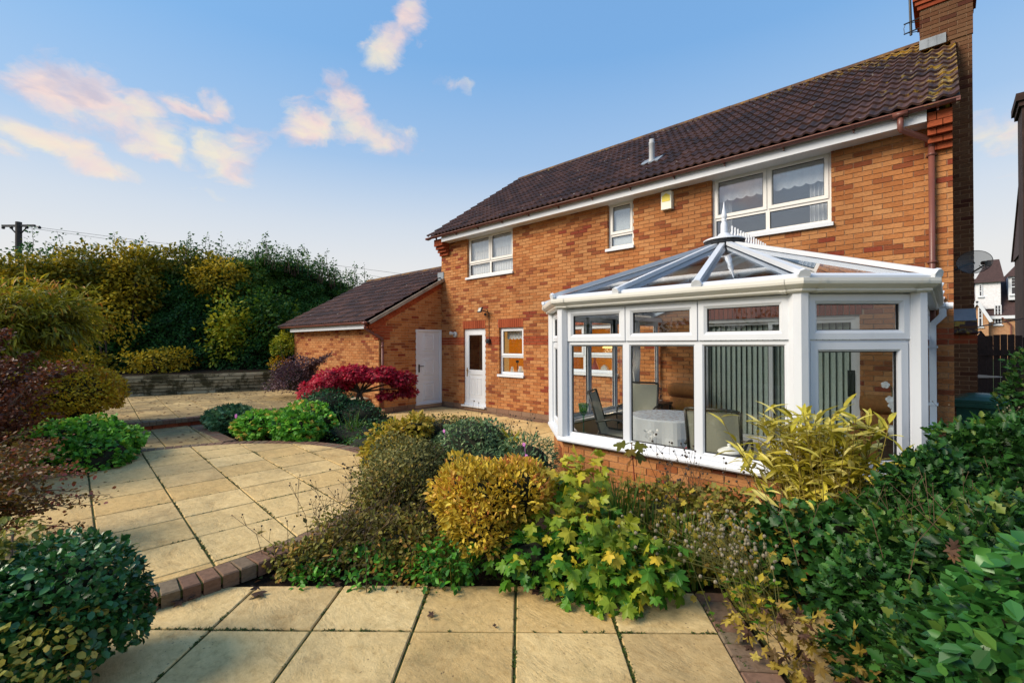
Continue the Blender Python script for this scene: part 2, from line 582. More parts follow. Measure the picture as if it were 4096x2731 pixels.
def leaf_mat(name, stops, rough=0.5, trans=0.25, spec=0.3, edge=None):
    m, T, out = new_mat(name)
    c = T.ramp(tint(T), stops)
    p = pos(T)
    c = T.mix(1.0, c, T.ramp(T.noise(p, 2.0, 4.0, 0.6), [(0.3, 0.7), (0.7, 1.25)]), 'MULTIPLY')
    b = T.add('ShaderNodeBsdfPrincipled', ins={'Base Color': c, 'Roughness': rough, 'Specular IOR Level': spec})
    tl = T.add('ShaderNodeBsdfTranslucent', ins={'Color': c})
    mx = T.add('ShaderNodeMixShader', ins={0: trans, 1: b.outputs[0], 2: tl.outputs[0]})
    T.l.new(mx.outputs[0], out.inputs[0])
    return m


BARK = plain('bark', (0.085, 0.06, 0.042), 0.9, 0.4, 12.0, 1.0)
# ------------------------------------------------------------------ ground and garden levels
X3, Y3, Z3 = Vector((1, 0, 0)), Vector((0, 1, 0)), Vector((0, 0, 1))
g = MB()
g.quad((-900, -900, -0.09), (900, -900, -0.09), (900, 900, -0.09), (-900, 900, -0.09))
o = build('ground', g, GRASS); o['kind'] = 'structure'


def sstep(a, b, x):
    t = min(1.0, max(0.0, (x - a) / (b - a)))
    return t * t * (3 - 2 * t)


WALL0, WALL1 = Vector((-17.45, -0.6)), Vector((-15.55, 5.85))      # timber wall line


def height(x, y):
    h = 0.13
    low = sstep(4.25, 5.0, y) * sstep(-11.2, -10.9, x)
    h = h + (-0.06 - h) * low
    if x < -10.9: h = max(h, 0.34) if x < -11.05 else h
    d = WALL1 - WALL0
    s = (x - WALL0.x) * d.y - (y - WALL0.y) * d.x      # >0 on the house side
    s = s / d.length
    if s < -0.42: h = 0.93 + 0.25 * sstep(0, 6, -s)
    if x < -10.9 and y > 5.9: h = -0.03 if x > -16.6 else h
    if x > 0.2: h = 0.13 * (1 - sstep(3.5, 6, y)) - 0.02
    if math.hypot(x + 6.3, y - 0.87) < 2.6: h = 0.2
    return h


g = MB()
NX, NY = 150, 84
xs = [-34 + 38 * i / NX for i in range(NX + 1)]
ys = [-9 + 24 * j / NY for j in range(NY + 1)]
rr = random.Random(3)
for y in ys:
    for x in xs:
        hh = height(x, y)
        g.v.append((x, y, hh + (0.02 * (rr.random() - 0.5) if hh > 0.05 else 0)))
for j in range(NY):
    for i in range(NX):
        a = j * (NX + 1) + i
        g.f.append((a, a + 1, a + NX + 2, a + NX + 1)); g.t.append(.5)
o = build('garden_soil', g, SOIL, smooth=True); o['kind'] = 'structure'

# ------------------------------------------------------------------ paving, every slab its own piece
def slab_piece(parent, poly, z, name='paving_slab', mat=SLAB, th=0.045, bev=0.006, t=None, jit=0.004):
    if len(poly) < 3 or area(poly) < 0.004: return
    c = (sum(p[0] for p in poly) / len(poly), sum(p[1] for p in poly) / len(poly))
    mb = MB()
    zz = random.uniform(-jit, jit * 0.4)
    mb.prism([(p[0] - c[0], p[1] - c[1]) for p in poly], -th, zz, bev, random.random() if t is None else t)
    link_mesh(name, mesh(name, mb, mat), parent, loc=(c[0], c[1], z))


def grid_paving(parent, region, origin, ang, z, cell=0.6, gap=0.015, rng=(-14, 14), mat=SLAB):
    e1 = (math.cos(ang), math.sin(ang)); e2 = (-e1[1], e1[0])
    for i in range(rng[0], rng[1]):
        for j in range(rng[0], rng[1]):
            q = [(i * cell + gap / 2, j * cell + gap / 2), ((i + 1) * cell - gap / 2, j * cell + gap / 2), ((i + 1) * cell - gap / 2, (j + 1) * cell - gap / 2), (i * cell + gap / 2, (j + 1) * cell - gap / 2)]
            q = [(origin[0] + a * e1[0] + b * e2[0], origin[1] + a * e1[1] + b * e2[1]) for a, b in q]
            q = clip_convex(q, region)
            if len(q) > 2: slab_piece(parent, q, z, mat=mat)


def pave_base(name, region, z, mat=MOSS):
    mb = MB()
    mb.prism(region, z - 0.06, z - 0.014)
    o = build(name, mb, mat)
    o['kind'] = 'structure'
    return o


FGR = [(-5.0, -2.6), (1.2, -2.6), (0.62, 0.72), (-1.24, 3.083), (-2.18, 2.352), (-3.5, 1.11), (-5.0, -0.35)]
fg = pave_base('lower_patio', FGR, 0.17)
grid_paving(fg, FGR, (-1.846, 1.963), math.radians(42.3), 0.17, rng=(-9, 7))
# block edging along the right-hand side of the lower patio
dv = Vector((0.5, -0.636)).normalized(); nv = Vector((-dv.y, dv.x)) * -1.0
nv = Vector((0.786, 0.618))
def block(parent, c, d, n, L, Wd, z, name='edging_brick', mat=EDGEBRICK, th=0.06, t=None):
    poly = [(c.x - d.x * Wd / 2 - n.x * L / 2, c.y - d.y * Wd / 2 - n.y * L / 2), (c.x + d.x * Wd / 2 - n.x * L / 2, c.y + d.y * Wd / 2 - n.y * L / 2), (c.x + d.x * Wd / 2 + n.x * L / 2, c.y + d.y * Wd / 2 + n.y * L / 2), (c.x - d.x * Wd / 2 + n.x * L / 2, c.y - d.y * Wd / 2 + n.y * L / 2)]
    if area(poly) < 0: poly.reverse()
    slab_piece(parent, poly, z, name, mat, th, 0.008, t)
for k in range(34):
    c = Vector((-1.24, 3.083)) + dv * (k * 0.108 + 0.02) + nv * 0.107
    block(fg, c, dv, nv, 0.2, 0.098, 0.168)
R2 = [(-1.03, 3.22), (0.8, 0.88), (3.0, 1.2), (3.0, 3.6), (-0.4, 3.75)]
sp = pave_base('side_path', R2, 0.15)
grid_paving(sp, R2, (-1.0, 3.2), math.atan2(-0.786, 0.618), 0.15, rng=(-6, 9))

# circular patio
CC, RI, RO = (-6.3, 0.87), 2.455, 2.665
circ = [(CC[0] + RI * math.cos(2 * math.pi * k / 72), CC[1] + RI * math.sin(2 * math.pi * k / 72)) for k in range(72)]
circo = [(CC[0] + (RO - .01) * math.cos(2 * math.pi * k / 72), CC[1] + (RO - .01) * math.sin(2 * math.pi * k / 72)) for k in range(72)]
cp = pave_base('circular_patio', circo, 0.26)
grid_paving(cp, circ, (-5.156, 0.337 + 0.065), math.radians(-2.8), 0.26, rng=(-9, 9))
NB = 146
for k in range(NB):
    a = 2 * math.pi * k / NB
    n = Vector((math.cos(a), math.sin(a))); d = Vector((-n.y, n.x))
    block(cp, Vector(CC) + n * (RI + 0.108), d, n, 0.2, 0.1, 0.262, th=0.1)
# link path and raised patio
PR = [(-11.1, 0.1), (-8.62, 0.1), (-8.62, 0.2), (-8.55, 2.22), (-11.1, 2.22)]
pp = pave_base('link_path', PR, 0.25)
grid_paving(pp, PR, (-8.82, 2.107), math.radians(-2.8), 0.25, rng=(-6, 6), mat=OLDSLAB)
for k in range(24):
    block(pp, Vector((-8.75 - k * 0.102, 2.33)), Vector((1, 0)), Vector((0, 1)), 0.2, 0.095, 0.25)
UR = [(-17.3, -0.4), (-16.3, -2.5), (-11.12, -2.5), (-11.12, 5.75), (-15.65, 5.75)]
up = pave_base('upper_patio', UR, 0.40)
grid_paving(up, UR, (-11.1, 2.1), math.radians(-4.5), 0.40, rng=(-12, 12), mat=OLDSLAB)
for k in range(82):
    block(up, Vector((-11.01, -2.45 + k * 0.1)), Vector((0, 1)), Vector((1, 0)), 0.2, 0.094, 0.405, th=0.08)
mb = MB()
for k in range(40):
    mb.box(-10.99, -10.94, -2.45 + k * 0.205, -2.45 + k * 0.205 + 0.196, 0.20, 0.318, random.random())
build('step_riser', mb, REDBRICK, up)
# house patio
HR = [(-10.84, 4.95), (-4.25, 4.95), (-4.25, 8.22), (-10.84, 8.42)]
hp = pave_base('house_patio', HR, 0.0)
grid_paving(hp, HR, (-10.84, 5.1), math.radians(0.0), 0.0, rng=(-2, 13))
for k in range(42):
    block(hp, Vector((-4.3 - k * 0.104, 8.33)), Vector((1, 0)), Vector((0, 1)), 0.2, 0.096, 0.0)

# moss and weeds growing in the joints near the camera
def joint_moss():
    mb = MB()
    r = random.Random(5)
    def tuft(x, y, z, s):
        for _ in range(r.randint(5, 9)):
            a, b = r.uniform(0, 6.28), r.uniform(0.2, 1.0)
            q = Vector((x + r.gauss(0, s), y + r.gauss(0, s), z))
            d = Vector((math.cos(a), math.sin(a), b)) * r.uniform(0.006, 0.016)
            w = Vector((-math.sin(a), math.cos(a), 0)) * 0.005
            mb.poly([q - w, q + w, q + d], r.random())
    e1 = Vector((math.cos(math.radians(42.3)), math.sin(math.radians(42.3)))); e2 = Vector((-e1.y, e1.x))
    o = Vector((-1.846, 1.963))
    for _ in range(1500):
        if r.random() < .5: p = o + e1 * (r.randint(-4, 3) * .6) + e2 * r.uniform(-1.2, .6)
        else: p = o + e2 * (r.randint(-1, 1) * .6) + e1 * r.uniform(-2.6, 1.2)
        if r.random() < .5 + .5 * math.sin(p.x * 7 + 2 * math.sin(p.y * 5)): tuft(p.x, p.y, 0.165, .006)
    f1 = Vector((math.cos(math.radians(-2.8)), math.sin(math.radians(-2.8)))); f2 = Vector((-f1.y, f1.x))
    o = Vector((-5.156, 0.402))
    for _ in range(2600):
        if r.random() < .6: p = o + f2 * (r.randint(-4, 4) * .6) + f1 * r.uniform(-3.5, 1.4)
        else: p = o + f1 * (r.randint(-6, 3) * .6) + f2 * r.uniform(-2, 2.8)
        if (p - Vector(CC)).length < 2.42 and r.random() < .45 + .55 * math.sin(p.x * 5 + 3 * math.sin(p.y * 4)): tuft(p.x, p.y, 0.255, .008)
    m = leaf_mat('moss_tuft', [(0, (0.03, 0.05, 0.008)), (0.6, (0.075, 0.13, 0.015)), (1, (0.07, 0.05, 0.02))])
    o = build('joint_moss', mb, m, kind='stuff')
    tag(o, 'green moss and small weeds growing along the slab joints', 'moss')
joint_moss()

# ------------------------------------------------------------------ brickwork
def layout(u0, u1, z0, z1, openings=(), top=None, L=0.225, H=0.075, j=0.01, phase=0.0):
    """stretcher bond; yields (polygon in u,z, course index)"""
    out = []
    n = int(round((z1 - z0) / H))
    for i in range(n):
        za, zb = z0 + i * H + j / 2, z0 + (i + 1) * H - j / 2
        zm = (za + zb) / 2
        iv = [(u0, u1)]
        for (a, b, c, d) in openings:
            if c < zm < d:
                nw = []
                for (p, q) in iv:
                    if b <= p or a >= q: nw.append((p, q))
                    else:
                        if a > p: nw.append((p, a))
                        if b < q: nw.append((b, q))
                iv = nw
        off = phase + (i % 2) * L / 2
        for (p, q) in iv:
            k = math.floor((p - off) / L)
            while off + k * L < q:
                a, b = max(p, off + k * L + j / 2), min(q, off + (k + 1) * L - j / 2)
                k += 1
                if b - a < 0.02: continue
                poly = [(a, za), (b, za), (b, zb), (a, zb)]
                if top:
                    poly = clip_poly(poly, top[0], top[1])
                    if len(poly) < 3 or area(poly) < 3e-4: continue
                out.append((poly, i))
    return out


TINTS = [0.02, 0.1, 0.18, 0.27, 0.36, 0.45, 0.54, 0.62, 0.70, 0.78, 0.85, 0.92, 1.0]
def brick_tint(r):
    v = r.random()
    if v < .76: return r.choice(TINTS[:7])
    if v < .84: return r.choice(TINTS[7:9])
    if v < .975: return r.choice(TINTS[9:12])
    return TINTS[12]


_bcache = {}
def brick_object(parent, c, L, Hh, depth, U, N, mat, t):
    key = (round(L, 3), round(Hh, 3), round(depth, 3), mat.name, round(t, 2), tuple(round(x, 3) for x in U))
    if key not in _bcache:
        mb = MB()
        mb.obox(Vector((0, 0, 0)), U, Z3, N, -L / 2, L / 2, -Hh / 2, Hh / 2, -depth, 0.0, t, skip=('n0',))
        _bcache[key] = mesh('brick', mb, mat)
    return link_mesh('brick', _bcache[key], parent, loc=c)


def brickwork(parent, O, U, N, cells, r, depth=0.1, mat=BRICK, nobj=0, stuffname='brickwork', redrow=(), clustered=True):
    """cells from layout(); the nobj nearest whole bricks become objects, the rest one joined part"""
    cells = [(p, i, brick_tint(r) if not clustered else None) for p, i in cells]
    out = []
    for p, i, t in cells:
        um, zm = sum(a for a, _ in p) / len(p), sum(b for _, b in p) / len(p)
        P = O + U * um + Z3 * zm
        if t is None:
            k = math.sin(um * 2.1 + zm * 3.3) * math.sin(um * .9 - zm * 2.2 + 1.0) * .10
            v = r.random() - k
            t = (r.choice(TINTS[:7]) if v < .77 else r.choice(TINTS[7:9]) if v < .85 else r.choice(TINTS[9:12]) if v < .985 else 1.0)
        out.append(((P - Vector((0, 0, EYE))).length, p, i, t, P))
    out.sort(key=lambda q: q[0])
    mbs = {mat: MB()}
    n = 0
    for dist, p, i, t, P in out:
        m = REDBRICK if i in redrow else mat
        proud = r.uniform(-0.0018, 0.0018)
        full = len(p) == 4 and abs((p[1][0] - p[0][0]) - 0.215) < 0.004
        if full and n < nobj:
            brick_object(parent, P + N * proud, p[1][0] - p[0][0], p[2][1] - p[1][1], depth, U, N, m, round(r.random() * 3) / 3 if m is REDBRICK else t)
            n += 1
            continue
        mb = mbs.setdefault(m, MB())
        tt = r.random() if m is REDBRICK else t
        mb.poly([O + U * a + Z3 * b + N * proud for a, b in p], tt)
        for k in range(len(p)):
            a, b = p[k], p[(k + 1) % len(p)]
            mb.quad(O + U * a[0] + Z3 * a[1] + N * proud, O + U * a[0] + Z3 * a[1] - N * depth, O + U * b[0] + Z3 * b[1] - N * depth, O + U * b[0] + Z3 * b[1] + N * proud, tt)
    for m, mb in mbs.items():
        if mb.f:
            build(stuffname if m is mat else 'band_' + stuffname, mb, m, parent, kind='stuff')


def backing(O, U, N, u0, u1, z0, z1, openings=(), back=0.012, deep=0.16, top=None):
    openings = [(a - .006, b + .006, c - .006, d + .006) for a, b, c, d in openings]
    us = sorted({u0, u1, *[x for o in openings for x in o[:2] if u0 < x < u1]})
    zs = sorted({z0, z1, *[x for o in openings for x in o[2:4] if z0 < x < z1]})
    mb = MB()
    for a, b in zip(us, us[1:]):
        for c, d in zip(zs, zs[1:]):
            um, zm = (a + b) / 2, (c + d) / 2
            if any(o[0] < um < o[1] and o[2] < zm < o[3] for o in openings): continue
            poly = [(a, c), (b, c), (b, d), (a, d)]
            if top:
                poly = clip_poly(poly, top[0], top[1])
                if len(poly) < 3: continue
            mb.poly([O + U * p + Z3 * q - N * back for p, q in poly])
            mb.poly([O + U * p + Z3 * q - N * deep for p, q in reversed(poly)])
    for (a, b, c, d) in openings:
        ring = [(a, c), (b, c), (b, d), (a, d)]
        for k in range(4):
            p, q = ring[k], ring[(k + 1) % 4]
            mb.quad(O + U * p[0] + Z3 * p[1] - N * back, O + U * q[0] + Z3 * q[1] - N * back, O + U * q[0] + Z3 * q[1] - N * deep, O + U * p[0] + Z3 * p[1] - N * deep)
    return mb


def soldier(parent, O, U, N, u0, u1, z0, z1, mat=REDBRICK, proud=0.003):
    n = max(1, round((u1 - u0) / 0.075))
    w = (u1 - u0) / n
    key = ('s', round(w, 4), round(z1 - z0, 3), tuple(round(x, 3) for x in U))
    for k in range(n):
        t = round(random.random() * 3) / 3
        kk = key + (t,)
        if kk not in _bcache:
            mb = MB(); mb.obox(Vector((0, 0, 0)), U, Z3, N, -w / 2 + .005, w / 2 - .005, -(z1 - z0) / 2 + .004, (z1 - z0) / 2 - .004, -0.1, 0.0, t, skip=('n0',))
            _bcache[kk] = mesh('lintel_brick', mb, mat)
        link_mesh('lintel_brick', _bcache[kk], parent, loc=O + U * (u0 + (k + .5) * w) + Z3 * ((z0 + z1) / 2) + N * proud)


# ------------------------------------------------------------------ windows
FR_PROF = [(0, -0.05), (0, 0.0), (0.045, 0.0), (0.058, -0.012), (0.058, -0.05)]
SASH_PROF = [(0, -0.03), (0, 0.018), (0.05, 0.018), (0.068, 0.002), (0.068, -0.03)]


def pane(parent, O, U, N, u0, u1, z0, z1, mat, n=-0.02, local=False):
    mb = MB()
    mb.obox(O, U, Z3, N, u0, u1, z0, z1, n - 0.004, n)
    return build('pane', mb, mat, parent, local=local)


def gasket(parent, O, U, N, u0, u1, z0, z1, n=-0.014):
    mb = MB()
    mb.ring(O, U, Z3, N, u0, u1, z0, z1, [(0, n + .002), (0.011, n), (0.011, n - 0.02)])
    return build('gasket', mb, BLACKRUB, parent)


def house_window(house, name, O, U, N, u0, u1, z0, z1, cols, split, sashes=True, sill=0.14, label=None, mat=None):
    """outer frame, mullion grid, opening sashes above a fixed lower light"""
    mat = mat or WINFRAME
    F = O - N * 0.07
    mb = MB()
    mb.ring(F, U, Z3, N, u0, u1, z0, z1, [(0, -0.06), (0, 0.0), (0.05, 0.0), (0.06, -0.01), (0.06, -0.06)])
    w = (u1 - u0) / cols
    for k in range(1, cols):
        mb.obox(F, U, Z3, N, u0 + k * w - .03, u0 + k * w + .03, z0 + .05, z1 - .05, -0.06, -0.002)
    mb.obox(F, U, Z3, N, u0 + .05, u1 - .05, split - .03, split + .03, -0.06, -0.004)
    win = build(name, mb, mat, house, label=label)
    for k in range(cols):
        a, b = u0 + k * w + (.055 if k == 0 else .025), u0 + (k + 1) * w - (.055 if k == cols - 1 else .025)
        if sashes:
            s = MB(); s.ring(F, U, Z3, N, a - .012, b + .012, split + .014, z1 - .04, [(0, -.03), (0, .014), (.045, .014), (.058, .002), (.058, -.03)])
            build('sash', s, mat, win)
            ia, ib, ic, id_ = a + .044, b - .044, split + .07, z1 - .096
        else:
            ia, ib, ic, id_ = a, b, split + .028, z1 - .055
        pane(win, F, U, N, ia, ib, ic, id_, HOUSEGLASS, -0.012)
        gasket(win, F, U, N, ia, ib, ic, id_, -0.010)
        pane(win, F, U, N, a + .004, b - .004, z0 + .055, split - .028, HOUSEGLASS, -0.03)
        gasket(win, F, U, N, a + .004, b - .004, z0 + .055, split - .028, -0.028)
    mb = MB()
    mb.obox(O, U, Z3, N, u0 - .03 if sill else u0, u1 + .03, z0 - .045, z0 - .004, -0.12, 0.05)
    mb.obox(O, U, Z3, N, u0 - .03, u1 + .03, z0 - .06, z0 - .0452, 0.035, 0.05)
    build('window_sill', mb, WHITE, win)
    v = MB(); v.obox(F, U, Z3, N, u0 + .12, u0 + .12 + min(.4, .5 * (u1 - u0)), z1 - .032, z1 - .014, 0.0, 0.016)
    build('trickle_vent', v, WHITE, win)
    return win


def curtain_strip(parent, O, U, N, u0, u1, z0, z1, n, mat, waves=5, name='curtain', scal=0.0, amp=.02):
    mb = MB()
    K = waves * 8
    top, bot = [], []
    for k in range(K + 1):
        u = u0 + (u1 - u0) * k / K
        a = amp * math.sin(2 * math.pi * waves * k / K)
        sc = scal * abs(math.sin(math.pi * waves * k / K)) if scal else 0.0
        top.append(O + U * u + Z3 * z1 + N * (n + a)); bot.append(O + U * u + Z3 * (z0 - sc) + N * (n + a))
    for k in range(K):
        mb.quad(bot[k], bot[k + 1], top[k + 1], top[k])
    return build(name, mb, mat, parent, smooth=True)


NET = plain('white_fabric', (0.78, 0.78, 0.76), 0.9, 0.06, 20.0, 0.2)
NETBLUE = plain('pale_blind_fabric', (0.72, 0.76, 0.78), 0.9, 0.06, 20.0, 0.2)


def room(parent, u0, u1, y0, y1, z0, z1, mat, floor=None):
    mb = MB()
    mb.quad((u0, y1, z0), (u1, y1, z0), (u1, y1, z1), (u0, y1, z1))
    mb.quad((u0, y0, z0), (u0, y1, z0), (u0, y1, z1), (u0, y0, z1))
    mb.quad((u1, y1, z0), (u1, y0, z0), (u1, y0, z1), (u1, y1, z1))
    mb.quad((u0, y0, z1), (u0, y1, z1), (u1, y1, z1), (u1, y0, z1))
    mb.quad((u0, y0, z0), (u1, y0, z0), (u1, y1, z0), (u0, y1, z0))
    return build('room', mb, mat, parent)
# ------------------------------------------------------------------ the house
D = 8.467
HX0, HX1 = -10.885, 0.055
house = thing('house', 'two-storey buff brick house with brown pantiled roof and white windows', 'house', (-5.4, 8.5, 0))
FO, FU, FN = Vector((0, D, 0)), X3, Vector((0, -1, 0))
OPEN = {'door': (-9.90, -9.01, 0.075, 2.25), 'k1': (-8.49, -7.635, 1.05, 2.25), 'k2': (-6.74, -5.0, 1.2, 2.25),
        'ul': (-9.735, -7.985, 3.675, 4.80), 'um': (-5.225, -4.625, 3.825, 4.80), 'ur': (-3.075, -1.285, 3.675, 4.80), 'patio': (-3.30, -0.95, 0.15, 2.25)}
ops = list(OPEN.values())
lint = [(OPEN['door'][0] - .03, OPEN['door'][1] + .01, 2.25, 2.475), (OPEN['k1'][0] - .04, OPEN['k1'][1] + .0, 2.25, 2.475), (OPEN['k2'][0] - .03, OPEN['k2'][1] + .03, 2.25, 2.475), (OPEN['patio'][0] - .03, OPEN['patio'][1] + .03, 2.25, 2.475)]
fw = build('front_wall', backing(FO, FU, FN, HX0, HX1, 0.0, 4.80, ops), MORTAR, house)
cells = layout(HX0, HX1, 0.15, 4.80, ops + lint)
brickwork(fw, FO, FU, FN, cells, random.Random(21), nobj=300, redrow=(22, 23, 24))
for (a, b, c, d) in lint:
    soldier(fw, FO, FU, FN, a, b, c, d)
PLINTH = brick_mat('plinth_brick', [(0.0, (0.20, 0.11, 0.075)), (1.0, (0.26, 0.165, 0.11))], 0.8)
mb = MB()
for p, i in layout(HX0, -4.2, -0.10, 0.15, [(-9.93, -8.98, 0.06, 2)], H=0.125, L=0.44):
    t = random.random()
    mb.obox(FO, FU, Z3, FN, p[0][0], p[1][0], p[0][1], p[2][1], -0.1, 0.006, t, skip=('n0',))
build('plinth', mb, PLINTH, fw, kind='stuff')

# other walls of the shell (seen only past the corners)
mb = MB()
RY, RZ = 12.0, 7.62            # ridge
for x, sgn in ((HX0, -1), (HX1, 1)):
    mb.poly([(x, D + .1, 0), (x, 15.4, 0), (x, 15.4, 4.85), (x, RY, RZ - .12), (x, D + .1, 4.95)])
mb.quad((HX0, 15.4, 0), (HX1, 15.4, 0), (HX1, 15.4, 4.9), (HX0, 15.4, 4.9))
mb.quad((HX0, D + .17, 2.5), (HX1, D + .17, 2.5), (HX1, 15.4, 2.5), (HX0, 15.4, 2.5))
mb.quad((HX0, D + .17, 4.81), (HX1, D + .17, 4.81), (HX1, 15.4, 4.81), (HX0, 15.4, 4.81))
build('outer_walls', mb, BRICK, house)

# rooms seen through the glass
AMBER = plain('kitchen_paint', (0.62, 0.32, 0.02), 0.8, 0.05)
PALEYEL = plain('pale_wall_paint', (0.62, 0.60, 0.40), 0.8, 0.05)
GREYWALL = plain('room_paint', (0.66, 0.68, 0.70), 0.85, 0.05)
DARKROOM = plain('hall_paint', (0.10, 0.065, 0.04), 0.8, 0.2)
room(house, -8.75, -4.6, D + .17, 11.6, 0.1, 2.45, AMBER)
room(house, -10.6, -8.78, D + .17, 11.0, 0.05, 2.45, DARKROOM)
room(house, -10.5, -7.3, D + .17, 11.8, 2.6, 4.79, GREYWALL)
room(house, -5.7, -4.1, D + .17, 10.6, 2.6, 4.79, GREYWALL)
room(house, -3.9, -0.5, D + .17, 12.0, 2.6, 4.79, GREYWALL)
room(house, -4.55, -0.3, D + .17, 12.0, 0.12, 2.45, DARKROOM)
mb = MB(); mb.box(-8.745, -8.62, D + .172, 8.98, 0.12, 2.44); mb.box(-10.15, -9.72, 9.3, 9.5, .06, 2.44)
build('kitchen_pier', mb, PALEYEL, house)

# door
def glazed_door():
    a, b, c, d = OPEN['door']
    F = FO - FN * 0.05
    mb = MB()
    mb.ring(F, FU, Z3, FN, a, b, c + .05, d, [(0, -.06), (0, 0), (.055, 0), (.065, -.012), (.065, -.06)])
    fr = build('back_door', mb, WHITE, house, label='white half-glazed back door')
    l = MB()
    u0, u1, z0, z1 = a + .062, b - .062, c + .11, d - .062
    l.ring(F, FU, Z3, FN, u0, u1, z0, z1, [(0, -.04), (0, .002), (.105, .002), (.118, -.012), (.118, -.03)])
    l.obox(F, FU, Z3, FN, u0 + .1, u1 - .1, 0.99, 1.12, -.04, .001)
    l.obox(F, FU, Z3, FN, u0 + .1, u1 - .1, z0 + .1, 1.0, -.035, -.016)
    lf = build('door_leaf', l, WHITE, fr)
    pn = MB()
    for k in range(2):
        q0 = u0 + .16 + k * .25
        pn.ring(F, FU, Z3, FN, q0, q0 + .19, z0 + .24, .90, [(0, -.016), (.008, -.006), (.02, -.006), (.03, -.016)])
    build('raised_panel', pn, WHITE, lf)
    pane(fr, F, FU, FN, u0 + .118, u1 - .118, 1.12, z1 - .118, HOUSEGLASS, -.02)
    gasket(fr, F, FU, FN, u0 + .116, u1 - .116, 1.115, z1 - .114, -.014)
    s = MB(); s.obox(FO, FU, Z3, FN, a - .04, b + .02, .10, .142, -.1, .07); s.obox(FO, FU, Z3, FN, a, b, .142, .20, -.1, -.03)
    build('door_sill', s, WHITE, fr)
    h = MB()
    h.obox(F, FU, Z3, FN, u0 + .03, u0 + .06, .93, 1.17, .002, .012)
    h.tube([F + FU * (u0 + .045) + Z3 * 1.10 + FN * .01, F + FU * (u0 + .045) + Z3 * 1.10 + FN * .05, F + FU * (u0 + .16) + Z3 * 1.10 + FN * .05], .009)
    build('door_handle', h, BRASS, fr)
glazed_door()

w1 = house_window(house, 'kitchen_window', FO, FU, FN, *OPEN['k1'], 1, 1.51, sashes=True, mat=WHITE, label='narrow kitchen window with scalloped blind')
curtain_strip(w1, FO, FU, FN, -8.40, -7.70, 1.98, 2.2, -.22, NET, 6, 'blind', .035, .006)
w2 = house_window(house, 'kitchen_window', FO, FU, FN, *OPEN['k2'], 2, 1.56, mat=WHITE, label='wider kitchen window partly behind the conservatory')
w3 = house_window(house, 'bedroom_window', FO, FU, FN, *OPEN['ul'], 2, 4.05, label='upper left window reflecting the bright sky')
w4 = house_window(house, 'bathroom_window', FO, FU, FN, *OPEN['um'], 1, 4.11, label='narrow frosted upper window')
w5 = house_window(house, 'bedroom_window', FO, FU, FN, *OPEN['ur'], 2, 4.05, label='wide upper right window with scalloped blinds')
for (w, a, b) in ((w3, -9.70, -8.90), (w3, -8.80, -8.02), (w5, -3.02, -2.22), (w5, -2.13, -1.33)):
    curtain_strip(w, FO, FU, FN, a, b, 4.40, 4.78, -.17 if w is w5 else -.142, NETBLUE, 5, 'blind', .035, .006)
curtain_strip(w5, FO, FU, FN, -1.62, -1.33, 3.68, 4.78, -.3, NET, 5, 'curtain', 0, .03)
curtain_strip(w5, FO, FU, FN, -3.03, -2.82, 3.68, 4.78, -.3, NET, 4, 'curtain', 0, .03)
curtain_strip(w3, FO, FU, FN, -9.70, -9.45, 3.68, 4.78, -.3, NET, 4, 'curtain', 0, .03)
for a, b in ((-9.69, -8.86), (-8.86, -8.03)): curtain_strip(w3, FO, FU, FN, a, b, 3.70, 4.76, -.155, NET, 9, 'added_net', 0, .008)  # pale nets added full height to brighten this window
FROST = plain('frosted_glass', (0.66, 0.72, 0.73), 0.5, 0.12, 60.0, 0.6)
mb = MB(); mb.obox(FO, FU, Z3, FN, -5.18, -4.67, 3.87, 4.76, -.135, -.125)
build('frosted_inner_pane', mb, FROST, w4)

# patio doors inside the conservatory, with their vertical blind slats
def patio_doors():
    a, b, c, d = OPEN['patio']
    F = FO - FN * .04
    mb = MB()
    mb.ring(F, FU, Z3, FN, a, b, c, d, [(0, -.08), (0, 0), (.06, 0), (.06, -.08)])
    pd = build('patio_door', mb, WINFRAME, house, label='white sliding patio doors with vertical blinds')
    mid = -2.15
    for (u0, u1, n) in ((a + .05, mid + .03, -.05), (mid - .03, b - .05, -.015)):
        m2 = MB(); m2.ring(F, FU, Z3, FN, u0, u1, c + .05, d - .05, [(0, n - .03), (0, n), (.06, n), (.06, n - .03)])
        build('door_leaf', m2, WINFRAME, pd)
        pane(pd, F, FU, FN, u0 + .06, u1 - .06, c + .11, d - .11, GLASS, n - .015)
    h = MB(); h.obox(F, FU, Z3, FN, b - .155, b - .065, 1.02, 1.42, -.015, .005); h.ring(F, FU, Z3, FN, b - .145, b - .075, 1.06, 1.38, [(0, 0), (0, .03), (.018, .03), (.018, 0)])
    build('door_handle', h, BLACKRUB, pd)
    BLIND = plain('blind_fabric', (0.55, 0.60, 0.51), 0.85, 0.08, 30.0, 0.2)
    s = MB(); s.obox(Vector((0, 0, 0)), Vector((math.cos(-.5), math.sin(-.5), 0)), Z3, Vector((-math.sin(-.5), math.cos(-.5), 0)), -.046, .046, 0, d - c - .16, -.0015, .0015)
    me = mesh('blind_slat', s, BLIND)
    n = 26
    for k in range(n):
        link_mesh('blind_slat', me, pd, loc=(a + .1 + k * (b - a - .2) / (n - 1), D + .17, c + .1))
    r = MB(); r.box(a + .06, b - .06, D + .15, D + .19, d - .06, d - .02); build('blind_rail', r, WHITE, pd)
patio_doors()

